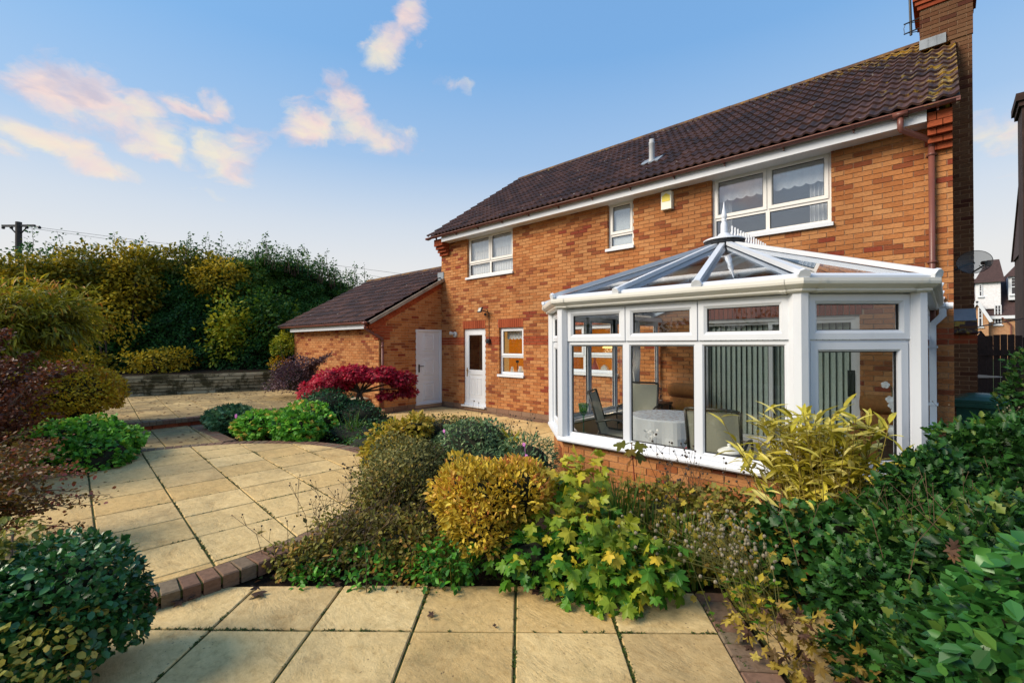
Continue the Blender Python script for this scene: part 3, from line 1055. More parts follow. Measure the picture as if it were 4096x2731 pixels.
# fascia, soffit, gutter
mb = MB(); mb.box(-10.50, -0.19, 8.165, 8.185, 4.745, 4.905); build('fascia', mb, WHITE, house)
mb = MB(); mb.box(-10.50, -0.19, 8.187, D + .1, 4.755, 4.765); sf = build('soffit', mb, WHITE, house)
mb = MB()
for k in range(92):
    mb.box(-10.42 + k * .112, -10.42 + k * .112 + .09, 8.205, 8.212, 4.753, 4.7548)
build('soffit_vent', mb, BLACKRUB, sf, kind='stuff')
GY, GZ, GR = 8.09, 4.922, 0.050
mb = MB()
arc = [(GR * math.cos(a), GZ + GR * math.sin(a)) for a in [math.pi + math.pi * k / 10 for k in range(11)]]
arc2 = [((GR - .005) * math.cos(a), GZ + (GR - .005) * math.sin(a)) for a in [2 * math.pi - math.pi * k / 10 for k in range(11)]]
mb.sweep([(-11.07, GY), (0.11, GY)], arc + arc2 + [arc[0]])
gut = build('gutter', mb, BROWNPVC, house, smooth=True)
mb = MB()
for x in (-11.07, 0.11):
    mb.poly([(x, GY + c * 1.08, z if z < GZ else GZ) for c, z in arc])
    for q in arc[:0]: pass
    mb.box(x - .02, x + .02, GY - GR - .004, GY + GR + .004, GZ - GR - .004, GZ)
build('gutter_end', mb, BROWNPVC, gut)
for k in range(13):
    x = -10.7 + k * .885
    m2 = MB()
    m2.sweep([(x - .018, GY), (x + .018, GY)], [(GR * 1.10 * math.cos(a), GZ + GR * 1.10 * math.sin(a)) for a in [math.pi + math.pi * j / 10 for j in range(11)]])
    m2.box(x - .01, x + .01, GY + .03, 8.166, GZ - .085, GZ - .02)
    build('gutter_bracket', m2, BROWNPVC, gut)
mb = MB()
mb.box(-.53, -.37, GY - GR * 1.15, GY + GR * 1.15, GZ - GR * 1.25, GZ - .002)
mb.tube([(-.45, GY, GZ - .04), (-.45, GY, GZ - .21), (-.44, GY + .02, GZ - .235), (-.17, 8.37, GZ - .36), (-.15, 8.40, GZ - .40), (-.15, 8.405, GZ - .45)], .036, 12)
mb.tube([(-.15, 8.405, GZ - .43), (-.15, 8.405, -.02)], .034, 12)
for z in (4.35, 2.9, 1.4): mb.tube([(-.15, 8.405, z), (-.15, 8.405, z + .035)], .042, 12); mb.box(-.205, -.095, 8.43, 8.462, z + .006, z + .03)
build('downpipe', mb, BROWNPVC, house, smooth=True)

# corbels at both ends of the eaves
for x0, x1 in ((-10.885, -10.505), (-0.185, 0.056)):
    mb = MB()
    for k, (pr, za, zb) in enumerate(((.07, 4.415, 4.49), (.14, 4.50, 4.575), (.21, 4.585, 4.66), (.27, 4.67, 4.742), (.27, 4.75, 4.86))):
        um = (x0 + x1) / 2 + (.03 if k % 2 else -.03)
        mb.box(x0, um - .004, D - pr, D - .002, za, zb, random.random()); mb.box(um + .004, x1, D - pr, D - .002, za, zb, random.random())
    mb.box(x0 + .004, x1 - .004, D - .062, D - .003, 4.42, 4.86, 0.0)
    build('corbel', mb, REDBRICK, house)

# roof: underlay sheets, then every tile
def tile_mesh(name, cover, length, amp, waves, t, mat, thick=.03, seg=6):
    mb = MB()
    K = waves * seg
    def w(u, hi):
        return amp * (0.5 + 0.5 * math.cos(2 * math.pi * u * waves / cover)) ** 1.4 + hi
    for k in range(K):
        ua, ub = cover * k / K, cover * (k + 1) / K
        A, B = w(ua, thick), w(ub, thick)
        mb.quad((ua, 0, A), (ub, 0, B), (ub, length, B - thick * .9), (ua, length, A - thick * .9), t)
        mb.quad((ua, 0, A - thick), (ub, 0, B - thick), (ub, 0, B), (ua, 0, A), t)
    me = mesh(name, mb, mat)
    return me


def tiled_slope(parent, x0, x1, y0, z0, y1, z1, courses, cover, amp, waves, nobj, ridge_n):
    sl = Vector((0, y1 - y0, z1 - z0)); L = sl.length; sl.normalize()
    nrm = Vector((0, -sl.z, sl.y))
    expo = L / courses
    n = int((x1 - x0) / cover + .001)
    variants = [tile_mesh('roof_tile', cover, expo * 1.22, amp, waves, t, TILE) for t in (.0, .2, .4, .6, .8, 1.0)]
    basis = Matrix((X3, sl, nrm)).transposed()
    cellsT = []
    for i in range(courses):
        for k in range(n):
            P = Vector((x0 + k * cover, y0, z0)) + sl * (i * expo)
            cellsT.append(((P - Vector((-.0, 0, EYE))).length, P))
    cellsT.sort(key=lambda q: q[0])
    r = random.Random(8)
    tilt = Matrix.Rotation(-0.022, 3, 'X')
    big = MB()
    for idx, (dd, P) in enumerate(cellsT):
        P = P + nrm * r.uniform(-.002, .003)
        v = r.choice(variants)
        if idx < nobj:
            o = link_mesh('roof_tile', v, parent, loc=P)
            o.rotation_euler = (basis @ tilt).to_euler()
        else:
            M = basis @ tilt
            base = len(big.v)
            for vv in v.vertices: big.v.append(tuple(P + M @ vv.co))
            tv = v.attributes['tint'].data[0].value
            for f in v.polygons:
                big.f.append(tuple(base + q for q in f.vertices)); big.t.append(tv)
    if big.f: build('tiling', big, TILE, parent, kind='stuff')
    # ridge tiles
    rl = (x1 - x0) / ridge_n
    m2 = MB()
    R = .105
    for j in range(8):
        a, b = math.pi * j / 8, math.pi * (j + 1) / 8
        m2.quad((0.004, R * math.cos(a), R * math.sin(a) * .9), (rl - .004, R * math.cos(a), R * math.sin(a) * .9), (rl - .004, R * math.cos(b), R * math.sin(b) * .9), (0.004, R * math.cos(b), R * math.sin(b) * .9), r.random())
    me = mesh('ridge_tile', m2, RIDGE)
    for k in range(ridge_n):
        link_mesh('ridge_tile', me, parent, loc=(x0 + k * rl, y1 + .02, z1 - .015 + r.uniform(-.004, .004)))


def ridge_mat():
    m, T, out = new_mat('ridge_tile_lichen')
    p = pos(T)
    c = T.ramp(T.noise(p, 4.0, 6.0, .7), [(.35, (.05, .026, .022)), (.5, (.085, .042, .022)), (.6, (.17, .085, .02)), (.7, (.24, .13, .03)), (.8, (.2, .16, .1))])
    bsdf(T, out, c, .8, T.noise(p, 40.0, 3.0), .4, .005)
    return m
RIDGE = ridge_mat()
RX0, RX1 = -10.98, 0.12
mb = MB()
mb.quad((RX0, 8.03, 4.90), (RX1, 8.03, 4.90), (RX1, RY, RZ - .03), (RX0, RY, RZ - .03))
mb.quad((RX0, RY, RZ - .03), (RX1, RY, RZ - .03), (RX1, 15.9, 4.95), (RX0, 15.9, 4.95))
roof = build('roof', mb, TILE, house)
tiled_slope(roof, RX0, RX1, 8.03, 4.93, RY, RZ, 14, .30, .036, 2, 300, 25)
CEMENT = plain('verge_cement', (.30, .25, .19), .95, .3, 6.0, .5)
mb = MB()
sl = Vector((0, RY - 8.05, RZ - 4.92)).normalized(); nr = Vector((0, -sl.z, sl.y))
for xa, xb in ((RX0 - .005, RX0 + .03), (RX1 - .03, RX1 + .004)):
    mb.obox(Vector((0, 8.06, 4.90)), X3, sl, nr, xa, xb, 0, 4.78, -.06, .012)
build('verge', mb, CEMENT, roof)

# soil vent pipe through the roof
vent = thing('vent_pipe', 'small grey vent pipe standing through the house roof tiles', 'vent pipe', (-4.5, 9.05, 5.62))
VG = plain('grey_plastic', (.36, .37, .38), .5, .1)
mb = MB(); mb.lathe((-4.5, 9.05, 5.45), [(.10, 0.1), (.085, .16), (.062, .26), (.058, .28), (.058, .55), (.062, .56), (.062, .60), (.05, .61), (.052, .66), (.0, .67)], 14)
build('pipe', mb, VG, vent, smooth=True)
mb = MB(); mb.obox(Vector((-4.5, 9.05, 5.635)), X3, sl, nr, -.2, .2, -.16, .16, .0, .045); build('flashing', mb, LEAD, vent)

# chimney stack with external breast
ch = build('chimney', (lambda m: (m.box(-.33, .325, 11.015, 11.9, 7.052, 9.0), m.box(.06, .315, 11.03, 12.0, 2.3, 7.06), m.box(.06, .335, 10.63, 12.1, 0.0, 2.05), m)[-1])(MB()), MORTAR, house, label='tall brick chimney stack at right gable end')
CB = random.Random(4)
CHIMNEYBRICK = brick_mat('dark_chimney_brick', [(0.0, (0.15, 0.078, 0.04)), (0.6, (0.125, 0.055, 0.026)), (0.85, (0.085, 0.032, 0.017)), (1.0, (0.08, 0.024, 0.014))], 0.3)  # darker browns than the house brick, for the chimney
brickwork(ch, Vector((0, 11.0, 0)), X3, FN, layout(-.34, .335, 7.05, 7.75, (), phase=.03) , CB, depth=.06, mat=CHIMNEYBRICK)
brickwork(ch, Vector((0, 11.02, 0)), X3, FN, layout(.06, .325, 2.325, 7.05, (), phase=.05), CB, depth=.05, mat=CHIMNEYBRICK)
brickwork(ch, Vector((0, 10.62, 0)), X3, FN, layout(.06, .345, 0.0, 2.1, (), phase=.02), CB, depth=.05, mat=CHIMNEYBRICK, redrow=(24, 25, 26))
mb = MB()
for k, (g_, za, zb) in enumerate(((.03, 7.755, 7.825), (.06, 7.835, 7.90), (.09, 7.91, 7.98), (.06, 7.99, 8.06))):
    mb.box(-.34 - g_, .31 + g_, 11.0 - g_, 11.92, za, zb, CB.random())
build('chimney_cap', mb, REDBRICK, ch)
mb = MB(); mb.obox(Vector((.05, 10.60, 2.0)), X3, Vector((0, .42, .36)).normalized(), Vector((0, -.36, .42)).normalized(), 0, .30, -.06, .30, 0, .03); build('shoulder_tile', mb, TILE, ch)
mb = MB(); mb.box(.055, .335, 10.985, 11.018, 2.16, 2.34); mb.obox(Vector((.05, 10.63, 2.035)), X3, Vector((0, .42, .36)).normalized(), Vector((0, -.36, .42)).normalized(), 0, .29, .2, .52, .0, .034); build('lead_flashing', mb, LEAD, ch)
mb = MB()
for k in range(3): mb.obox(Vector((0, 10.985, 7.05)), X3, Z3, FN, -.345 + k * .115, -.345 + k * .115 + .118, -.02 - .0 * k, .15, 0, .018)
build('stack_flashing', mb, LEAD, ch)

aerial = thing('aerial_mast', 'thin dark aerial mast clamped to the chimney stack', 'aerial', (-.46, 11.1, 7.4))
mb = MB(); mb.tube([(-.46, 11.1, 7.42), (-.50, 11.1, 9.6)], .02, 8); build('mast', mb, DARKMETAL, aerial)
mb = MB()
for z in (7.48, 7.66): mb.tube([(-.56, 11.08, z - .01), (-.33, 11.1, z + .02)], .012, 6); mb.tube([(-.52, 11.05, z - .02), (-.34, 11.2, z + .01)], .008, 6)
build('bracket', mb, DARKMETAL, aerial)
mb = MB(); mb.tube([(-.53, 11.08, 7.66), (-.56, 11.08, 7.58), (-.55, 11.08, 7.49)], .005, 5); build('cable', mb, BLACKRUB, aerial)

# small fittings on the wall
al = thing('alarm_box', 'white burglar alarm box with yellow panel under the eaves', 'alarm', (-3.88, D - .02, 4.5))
mb = MB(); mb.prism([(-3.985, D - .085), (-3.785, D - .085), (-3.775, D - .002), (-3.995, D - .002)], 4.385, 4.725, .015, cap0=True); build('case', mb, plain('alarm_case', (.78, .78, .66), .4, .04), al)
YEL = plain('alarm_yellow', (.78, .62, .03), .4, .05)
mb = MB(); mb.poly([(-3.965, D - .089, 4.53), (-3.805, D - .089, 4.53), (-3.805, D - .089, 4.635), (-3.885, D - .089, 4.685), (-3.965, D - .089, 4.635)]); build('yellow_panel', mb, YEL, al)
fl = thing('floodlight', 'small black security floodlight with sensor above the window', 'floodlight', (-8.9, D - .1, 2.72))
mb = MB(); mb.obox(Vector((-8.99, D - .2, 2.73)), Vector((.96, -.28, 0)), Vector((.1, .35, .93)).normalized(), Vector((-.25, -.85, .35)).normalized(), -.10, .10, -.07, .07, -.018, .018); build('lamp_head', mb, DARKMETAL, fl)
mb = MB(); mb.obox(Vector((-8.99, D - .2, 2.73)), Vector((.96, -.28, 0)), Vector((.1, .35, .93)).normalized(), Vector((-.25, -.85, .35)).normalized(), -.075, .075, -.05, .05, .0182, .022); build('lens', mb, plain('lamp_lens', (.55, .55, .5), .2), fl)
mb = MB(); mb.tube([(-8.95, D - .17, 2.72), (-8.87, D - .07, 2.68), (-8.86, D - .01, 2.66)], .014, 6); mb.lathe((-8.9, D - .1, 2.60), [(.0, -.03), (.03, -.02), (.032, .02), (.02, .05)], 10); mb.tube([(-8.86, D - .05, 2.70), (-8.80, D - .14, 2.76)], .012, 6); build('bracket', mb, DARKMETAL, fl)
mb = MB(); mb.tube([(-8.855, D - .012, 2.66), (-8.845, D - .02, 2.55), (-8.85, D - .012, 2.3), (-8.845, D - .012, 1.95)], .007, 6); build('cable', mb, plain('brown_cable', (.11, .05, .03), .6), fl)
jb = thing('junction_box', 'black junction box at end of floodlight cable beside the door', 'junction box', (-8.856, D - .03, 1.91))
mb = MB(); mb.prism([(-8.915, D - .07), (-8.795, D - .07), (-8.795, D - .001), (-8.915, D - .001)], 1.845, 1.965, .012, cap0=True); build('case', mb, DARKMETAL, jb)
mb = MB(); mb.lathe((-8.855, D - .07, 1.905), [(.045, 0), (.04, .025), (.0, .03)], 12, axis=(0, -1, 0)); build('cover', mb, BLACKRUB, jb)
sl_ = thing('wall_lamp', 'round grey spotlight on the wall left of the back door', 'wall lamp', (-10.27, D, 2.1))
mb = MB(); mb.lathe((-10.25, D - .001, 2.10), [(.085, 0), (.085, .03), (.06, .05), (.0, .05)], 18, axis=(0, -1, 0)); build('base', mb, VG, sl_, smooth=True)
mb = MB(); mb.lathe((-10.25, D - .05, 2.12), [(.03, 0), (.045, .05), (.06, .12), (.055, .13), (.0, .12)], 16, axis=(-.75, -.6, .15)); build('lamp_head', mb, VG, sl_, smooth=True)

# kitchen ornaments on the sills
orn = plain('white_china', (.75, .74, .70), .3, .03)
def pot(name, label, x, z, prof, mat=None, y=D + .28):
    o = thing(name, label, name.split('_')[-1], (x, y, z))
    m_ = MB(); m_.lathe((x, y, z), prof, 14); build('body', m_, mat or orn, o, smooth=True)
    return o
mb = MB(); mb.box(-8.6, -5.1, D + .17, D + .40, 1.04, 1.075); build('inner_sill', mb, WHITE, house)
pot('china_jug', 'white china jug with dark lid at left of kitchen sill', -8.28, 1.076, [(.0, 0), (.05, 0), (.045, .08), (.03, .13), (.035, .16), (.0, .16)])
pot('china_vase', 'squat white china vase in middle of kitchen sill', -7.98, 1.076, [(.0, 0), (.06, 0), (.075, .07), (.05, .14), (.055, .18), (.0, .18)])
pot('china_bowl', 'low white china dish at right of kitchen sill', -7.80, 1.076, [(.0, 0), (.05, 0), (.085, .06), (.09, .065), (.0, .06)])
st = thing('candle_holder', 'thin black candle holder on kitchen window sill', 'candle holder', (-8.10, D + .28, 1.076))
mb = MB(); mb.lathe((-8.10, D + .28, 1.076), [(.0, 0), (.05, 0), (.05, .01), (.008, .015), (.008, .26), (.04, .27), (.04, .33), (.0, .33)], 12); build('body', mb, DARKMETAL, st)
pg = thing('toy_figure', 'small red and pink figure on the wider kitchen window sill', 'ornament', (-5.75, D + .3, 1.22))
PINK = plain('pink_red', (.45, .08, .08), .6, .1)
mb = MB(); mb.lathe((-5.75, D + .3, 1.215), [(.0, 0), (.10, 0), (.09, .06), (.03, .22), (.0, .36)], 12); build('body', mb, PINK, pg, smooth=True)
hs = thing('toy_house', 'tiny white house ornament beside the red figure on the sill', 'ornament', (-5.5, D + .3, 1.22))
mb = MB(); mb.poly([(-5.58, D + .27, 1.215), (-5.42, D + .27, 1.215), (-5.42, D + .27, 1.30), (-5.5, D + .27, 1.37), (-5.58, D + .27, 1.30)]); mb.poly([(-5.58, D + .34, 1.30), (-5.5, D + .34, 1.37), (-5.42, D + .34, 1.30), (-5.42, D + .34, 1.215), (-5.58, D + .34, 1.215)])
mb.quad((-5.42, D + .27, 1.215), (-5.42, D + .34, 1.215), (-5.42, D + .34, 1.30), (-5.42, D + .27, 1.30)); mb.quad((-5.58, D + .27, 1.30), (-5.5, D + .27, 1.37), (-5.5, D + .34, 1.37), (-5.58, D + .34, 1.30)); mb.quad((-5.5, D + .27, 1.37), (-5.42, D + .27, 1.30), (-5.42, D + .34, 1.30), (-5.5, D + .34, 1.37)); build('body', mb, orn, hs)
mb = MB(); mb.box(-6.7, -5.05, D + .17, D + .42, 1.185, 1.21); build('inner_sill', mb, WHITE, house)
# the pendant lamp that is lit in the kitchen
pl = thing('pendant_lamp', 'lit amber pendant lamp hanging in the kitchen', 'lamp', (-6.0, D + 1.3, 1.75))
mb = MB(); mb.lathe((-6.0, D + 1.3, 1.72), [(.16, 0), (.13, .08), (.06, .15), (.02, .17)], 16)
m_, T_, out_ = new_mat('lamp_shade_glow'); e_ = T_.add('ShaderNodeEmission', ins={'Color': (1.0, .55, .16), 'Strength': 2.2}); T_.l.new(e_.outputs[0], out_.inputs[0])
build('lamp_shade', mb, m_, pl, smooth=True)
mb = MB(); mb.tube([(-6.0, D + 1.3, 1.88), (-6.0, D + 1.3, 2.44)], .006, 5); build('flex', mb, BLACKRUB, pl)
ld = bpy.data.lights.new('pendant_bulb', 'POINT'); ld.energy = 60; ld.color = (1.0, .72, .36); ld.shadow_soft_size = .12
lo = bpy.data.objects.new('pendant_bulb', ld); COL.objects.link(lo); lo.parent = pl; lo.location = (0, 0, -.12)

# satellite dish on the gable corner
def dish():
    m, T, out = new_mat('perforated_dish')
    b = T.add('ShaderNodeBsdfPrincipled', ins={'Base Color': (.085, .11, .12, 1), 'Roughness': .5})
    tr = T.add('ShaderNodeBsdfTransparent')
    mx = T.add('ShaderNodeMixShader', ins={0: .42, 1: b.outputs[0], 2: tr.outputs[0]})
    T.l.new(mx.outputs[0], out.inputs[0])
    d = thing('satellite_dish', 'dark perforated satellite dish on the right corner of the house', 'satellite dish', (.27, 9.3, 2.98))
    c = Vector((.275, 9.3, 2.975)); N = Vector((-.10, -1.0, .16)).normalized(); U = Vector((1, -.1, -.06)).normalized(); V = N.cross(U) * -1
    mb = MB(); rings = 6
    for i in range(rings):
        for j in range(32):
            q0, q1 = 2 * math.pi * j / 32, 2 * math.pi * (j + 1) / 32
            def pt(r, q): return c + U * (.185 * r * math.cos(q)) + V * (.165 * r * math.sin(q)) + N * (.045 * (r * r - 1))
            mb.quad(pt(i / rings, q0), pt((i + 1) / rings, q0), pt((i + 1) / rings, q1), pt(i / rings, q1))
    build('reflector', mb, m, d, smooth=True)
    mb = MB(); mb.tube([c + U * (.186 * math.cos(2 * math.pi * j / 32)) + V * (.166 * math.sin(2 * math.pi * j / 32)) for j in range(33)], .004, 5, caps=False); build('rim', mb, DARKMETAL, d)
    mb = MB(); mb.tube([c - Z3 * .15 - U * .02, c + N * .12 - Z3 * .09 + U * .10], .011, 6); build('arm', mb, DARKMETAL, d)
    mb = MB(); h = c + N * .13 - Z3 * .055 + U * .115; mb.lathe(h, [(.0, -.03), (.028, -.03), (.028, .04), (.0, .04)], 10, axis=(-.5, .8, .1)); mb.box(h.x - .0, h.x + .06, h.y - .02, h.y + .03, h.z - .05, h.z + .02); build('receiver', mb, DARKMETAL, d)
    mb = MB(); mb.tube([h - Z3 * .05, h - Z3 * .085 + U * .02, h - Z3 * .07 - U * .03, h - Z3 * .03 - U * .06], .004, 5); build('cable', mb, BLACKRUB, d)
    mb = MB(); mb.tube([c + Z3 * .0 - N * .05, (.16, 9.42, 2.95), (.10, 9.42, 2.9), (.055, 9.42, 2.9)], .014, 6); build('wall_bracket', mb, DARKMETAL, d)
dish()

# ------------------------------------------------------------------ garage wing
gar = thing('garage', 'single-storey brick garage with low tiled roof joined to the house', 'garage', (-13.6, 7.0, 0))
GX, GY0, GX0 = -10.885, 6.39, -16.43
GO, GU, GN = Vector((GX, 0, 0)), Y3, Vector((1, 0, 0))
gdoor = (7.555, 8.455, 0.105, 2.25)
topline = ((8.46, 3.62), (6.2, 2.33))       # keep below the verge
gw = build('gable_wall', backing(GO, GU, GN, GY0, D - .001, 0, 3.75, [gdoor], top=topline), MORTAR, gar)
cellsG = layout(GY0, D - .002, .15, 3.75, [gdoor], top=topline)
brickwork(gw, GO, GU, GN, cellsG, random.Random(31), nobj=150)
mb = MB()
for p, i in layout(GY0, D - .01, -0.10, 0.15, [(7.52, 8.5, .06, 2)], H=0.125, L=0.44):
    mb.obox(GO, GU, Z3, GN, p[0][0], p[1][0], p[0][1], p[2][1], -0.1, 0.006, random.random(), skip=('n0',))
build('plinth', mb, PLINTH, gw, kind='stuff')
fw2 = build('eaves_wall', backing(Vector((0, GY0, 0)), X3, FN, GX0, GX, 0, 2.325), MORTAR, gar)
brickwork(fw2, Vector((0, GY0, 0)), X3, FN, layout(GX0, GX, 0, 2.325), random.Random(32), nobj=150)
mb = MB()
mb.poly([(GX0, GY0, 0), (GX0, 9.4, 0), (GX0, 9.4, 4.2), (GX0, GY0, 2.3)]); mb.quad((GX0, 12, 0), (GX0, 9.4, 0), (GX0, 9.4, 4.2), (GX0, 12, 2.5)); mb.quad((GX0, 12, 0), (GX - .02, 12, 0), (GX - .02, 12, 2.6), (GX0, 12, 2.6))
build('rear_walls', mb, BRICK, gar)
# red brick verge course and corbel
mb = MB()
vs = Vector((0, 8.46 - 6.2, 3.62 - 2.33)).normalized(); vn = Vector((0, -vs.z, vs.y))
for k in range(12):
    mb.obox(Vector((GX, 6.22, 2.342)), vs, vn, X3, k * .219, k * .219 + .209, -.105, -.035, -.06, .012, random.random())
    mb.obox(Vector((GX, 6.22, 2.342)), vs, vn, X3, k * .219 - .1, k * .219 + .109, -.032, .04, -.06, .022, random.random())
build('verge_course', mb, REDBRICK, gw)
mb = MB()
for k, (y0, y1, za, zb) in enumerate(((6.36, 6.72, 1.955, 2.02), (6.31, 6.72, 2.03, 2.095), (6.25, 6.72, 2.105, 2.17), (6.19, 6.80, 2.18, 2.245), (6.13, 6.8, 2.255, 2.32), (6.13, 6.6, 2.33, 2.42))):
    ym = (y0 + y1) / 2 + (.05 if k % 2 else -.03)
    mb.box(GX - .2, GX + .006, y0, ym - .004, za, zb, random.random()); mb.box(GX - .2, GX + .006, ym + .004, y1, za, zb, random.random())
build('corbel', mb, REDBRICK, gw)
# panelled garage side door
def garage_door():
    F = GO
    a, b, c, d = gdoor
    mb = MB(); mb.ring(F, GU, Z3, GN, a, b, c, d, [(0, -.08), (0, .012), (.05, .012), (.065, 0), (.065, -.08)])
    fr = build('side_door', mb, WHITE, gar, label='white three-panel garage side door')
    l = MB(); l.obox(F, GU, Z3, GN, a + .062, b - .062, c + .012, d - .062, -.05, -.02)
    lf = build('door_leaf', l, WHITE, fr)
    for k in range(3):
        z0 = c + .03 + k * .695
        p = MB()
        p.ring(F, GU, Z3, GN, a + .068, b - .068, z0, z0 + .685, [(0, -.02), (.004, -.014), (.012, -.014)])
        p.ring(F, GU, Z3, GN, a + .25, b - .25, z0 + .11, z0 + .59, [(0, -.0195), (.012, -.008), (.03, -.008), (.05, -.018), (.07, -.006), (.19, -.006)])
        build('raised_panel', p, WHITE, lf)
    h = MB(); h.obox(F, GU, Z3, GN, a + .095, a + .135, c + .93, c + 1.15, -.02, -.008); h.tube([F + GU * (a + .115) + Z3 * (c + 1.10) + GN * 0.0, F + GU * (a + .115) + Z3 * (c + 1.10) + GN * .03, F + GU * (a + .245) + Z3 * (c + 1.10) + GN * .03], .010)
    build('door_handle', h, BLACKRUB, fr)
    for z in (.35, 1.85):
        q = MB(); q.tube([F + GU * (b - .055) + Z3 * z + GN * .015, F + GU * (b - .055) + Z3 * (z + .1) + GN * .015], .009, 6); build('hinge', q, WHITE, fr)
garage_door()
mb = MB(); mb.box(-16.1, GX - .21, 6.125, 6.145, 2.25, 2.40); build('fascia', mb, WHITE, gar)
mb = MB(); mb.box(-16.1, GX - .21, 6.146, GY0 + .05, 2.27, 2.28); build('soffit', mb, WHITE, gar)
gz = 2.425; gy = 6.055
arcg = [(.052 * math.cos(a), gz + .052 * math.sin(a)) for a in [math.pi + math.pi * k / 8 for k in range(9)]]
mb = MB(); mb.sweep([(-16.62, gy), (-10.83, gy)], arcg + [(c * .9, z + .004 if z < gz else z) for c, z in reversed(arcg)]); g2 = build('gutter', mb, BROWNPVC, gar, smooth=True)
for k in range(6):
    m2 = MB(); x = -16.4 + k * 1.05
    m2.sweep([(x - .02, gy), (x + .02, gy)], [(c * 1.12, z - .003) for c, z in arcg]); build('gutter_bracket', m2, BROWNPVC, g2)
mb = MB(); mb.box(-11.06, -10.92, gy - .06, gy + .06, gz - .075, gz - .002)
mb.tube([(-10.99, gy, gz - .05), (-10.99, gy, gz - .16), (-10.985, gy + .02, gz - .19), (-10.86, 6.42, gz - .42), (-10.845, 6.47, gz - .46), (-10.845, 6.475, gz - .52)], .037, 12)
mb.tube([(-10.845, 6.475, gz - .5), (-10.845, 6.475, .02)], .034, 12)
mb.tube([(-10.845, 6.475, 1.75), (-10.845, 6.475, 1.80)], .042, 12)
build('downpipe', mb, BROWNPVC, gar, smooth=True)
mb = MB(); mb.lathe((-10.845, 6.475, -.02), [(.055, 0), (.05, .08), (.062, .10), (.06, .14), (.045, .15)], 14); build('drain_collar', mb, plain('terracotta', (.45, .24, .16), .8), gar, smooth=True)
mb = MB()
GRY, GRZ = 9.45, 4.33
mb.quad((-16.9, 6.02, 2.40), (GX + .13, 6.02, 2.40), (GX + .13, GRY, GRZ - .03), (-16.9, GRY, GRZ - .03))
mb.quad((-16.9, GRY, GRZ - .03), (GX - .02, GRY, GRZ - .03), (GX - .02, 12.6, 2.5), (-16.9, 12.6, 2.5))
gr = build('roof', mb, TILE, gar)
tiled_slope(gr, -16.9, GX + .14, 6.02, 2.43, GRY, GRZ, 12, .30, .022, 2, 240, 14)
gs = Vector((0, GRY - 6.02, GRZ - 2.43)).normalized(); gn_ = Vector((0, -gs.z, gs.y))
mb = MB(); mb.obox(Vector((0, 6.05, 2.42)), X3, gs, gn_, GX + .10, GX + .135, 0, 2.85, -.07, .015); build('verge', mb, CEMENT, gr)
mb = MB(); mb.box(GX - .16, GX + .12, D - .022, D - .002, 3.66, 3.95); mb.box(GX + .01, GX + .13, D - .14, D - .0225, 3.70, 3.74); build('lead_flashing', mb, LEAD, gar)

# brick steps with pale treads up to the upper patio
steps = thing('garden_steps', 'brick steps with pale stone treads between maple and garage', 'steps', (-11.35, 5.9, 0))
TREAD = plain('stone_tread', (.50, .42, .28), .85, .2, 8.0, .4)
for k, (x, z) in enumerate(((-11.0, 0.0), (-11.35, .2))):
    mb = MB()
    for j in range(8): mb.box(x - .36, x - .004, 4.72 + j * .2, 4.72 + j * .2 + .192, z - .05, z + .155, random.random())
    build('riser', mb, REDBRICK, steps)
    mb = MB(); mb.box(x - .38, x + .03, 4.70, 6.34, z + .156, z + .20); build('tread', mb, TREAD, steps)
# ------------------------------------------------------------------ conservatory
con = thing('conservatory', 'white framed glass conservatory on brick base with finialled roof', 'conservatory', (-2.16, 6.3, 0))
CP = [(-4.12, D - .005), (-4.12, 5.22), (-3.40, 4.50), (-0.915, 4.50), (-0.197, 5.22), (-0.197, D - .005)]
ZS, ZT, ZH = 0.735, 1.865, 2.262        # sill, transom, head


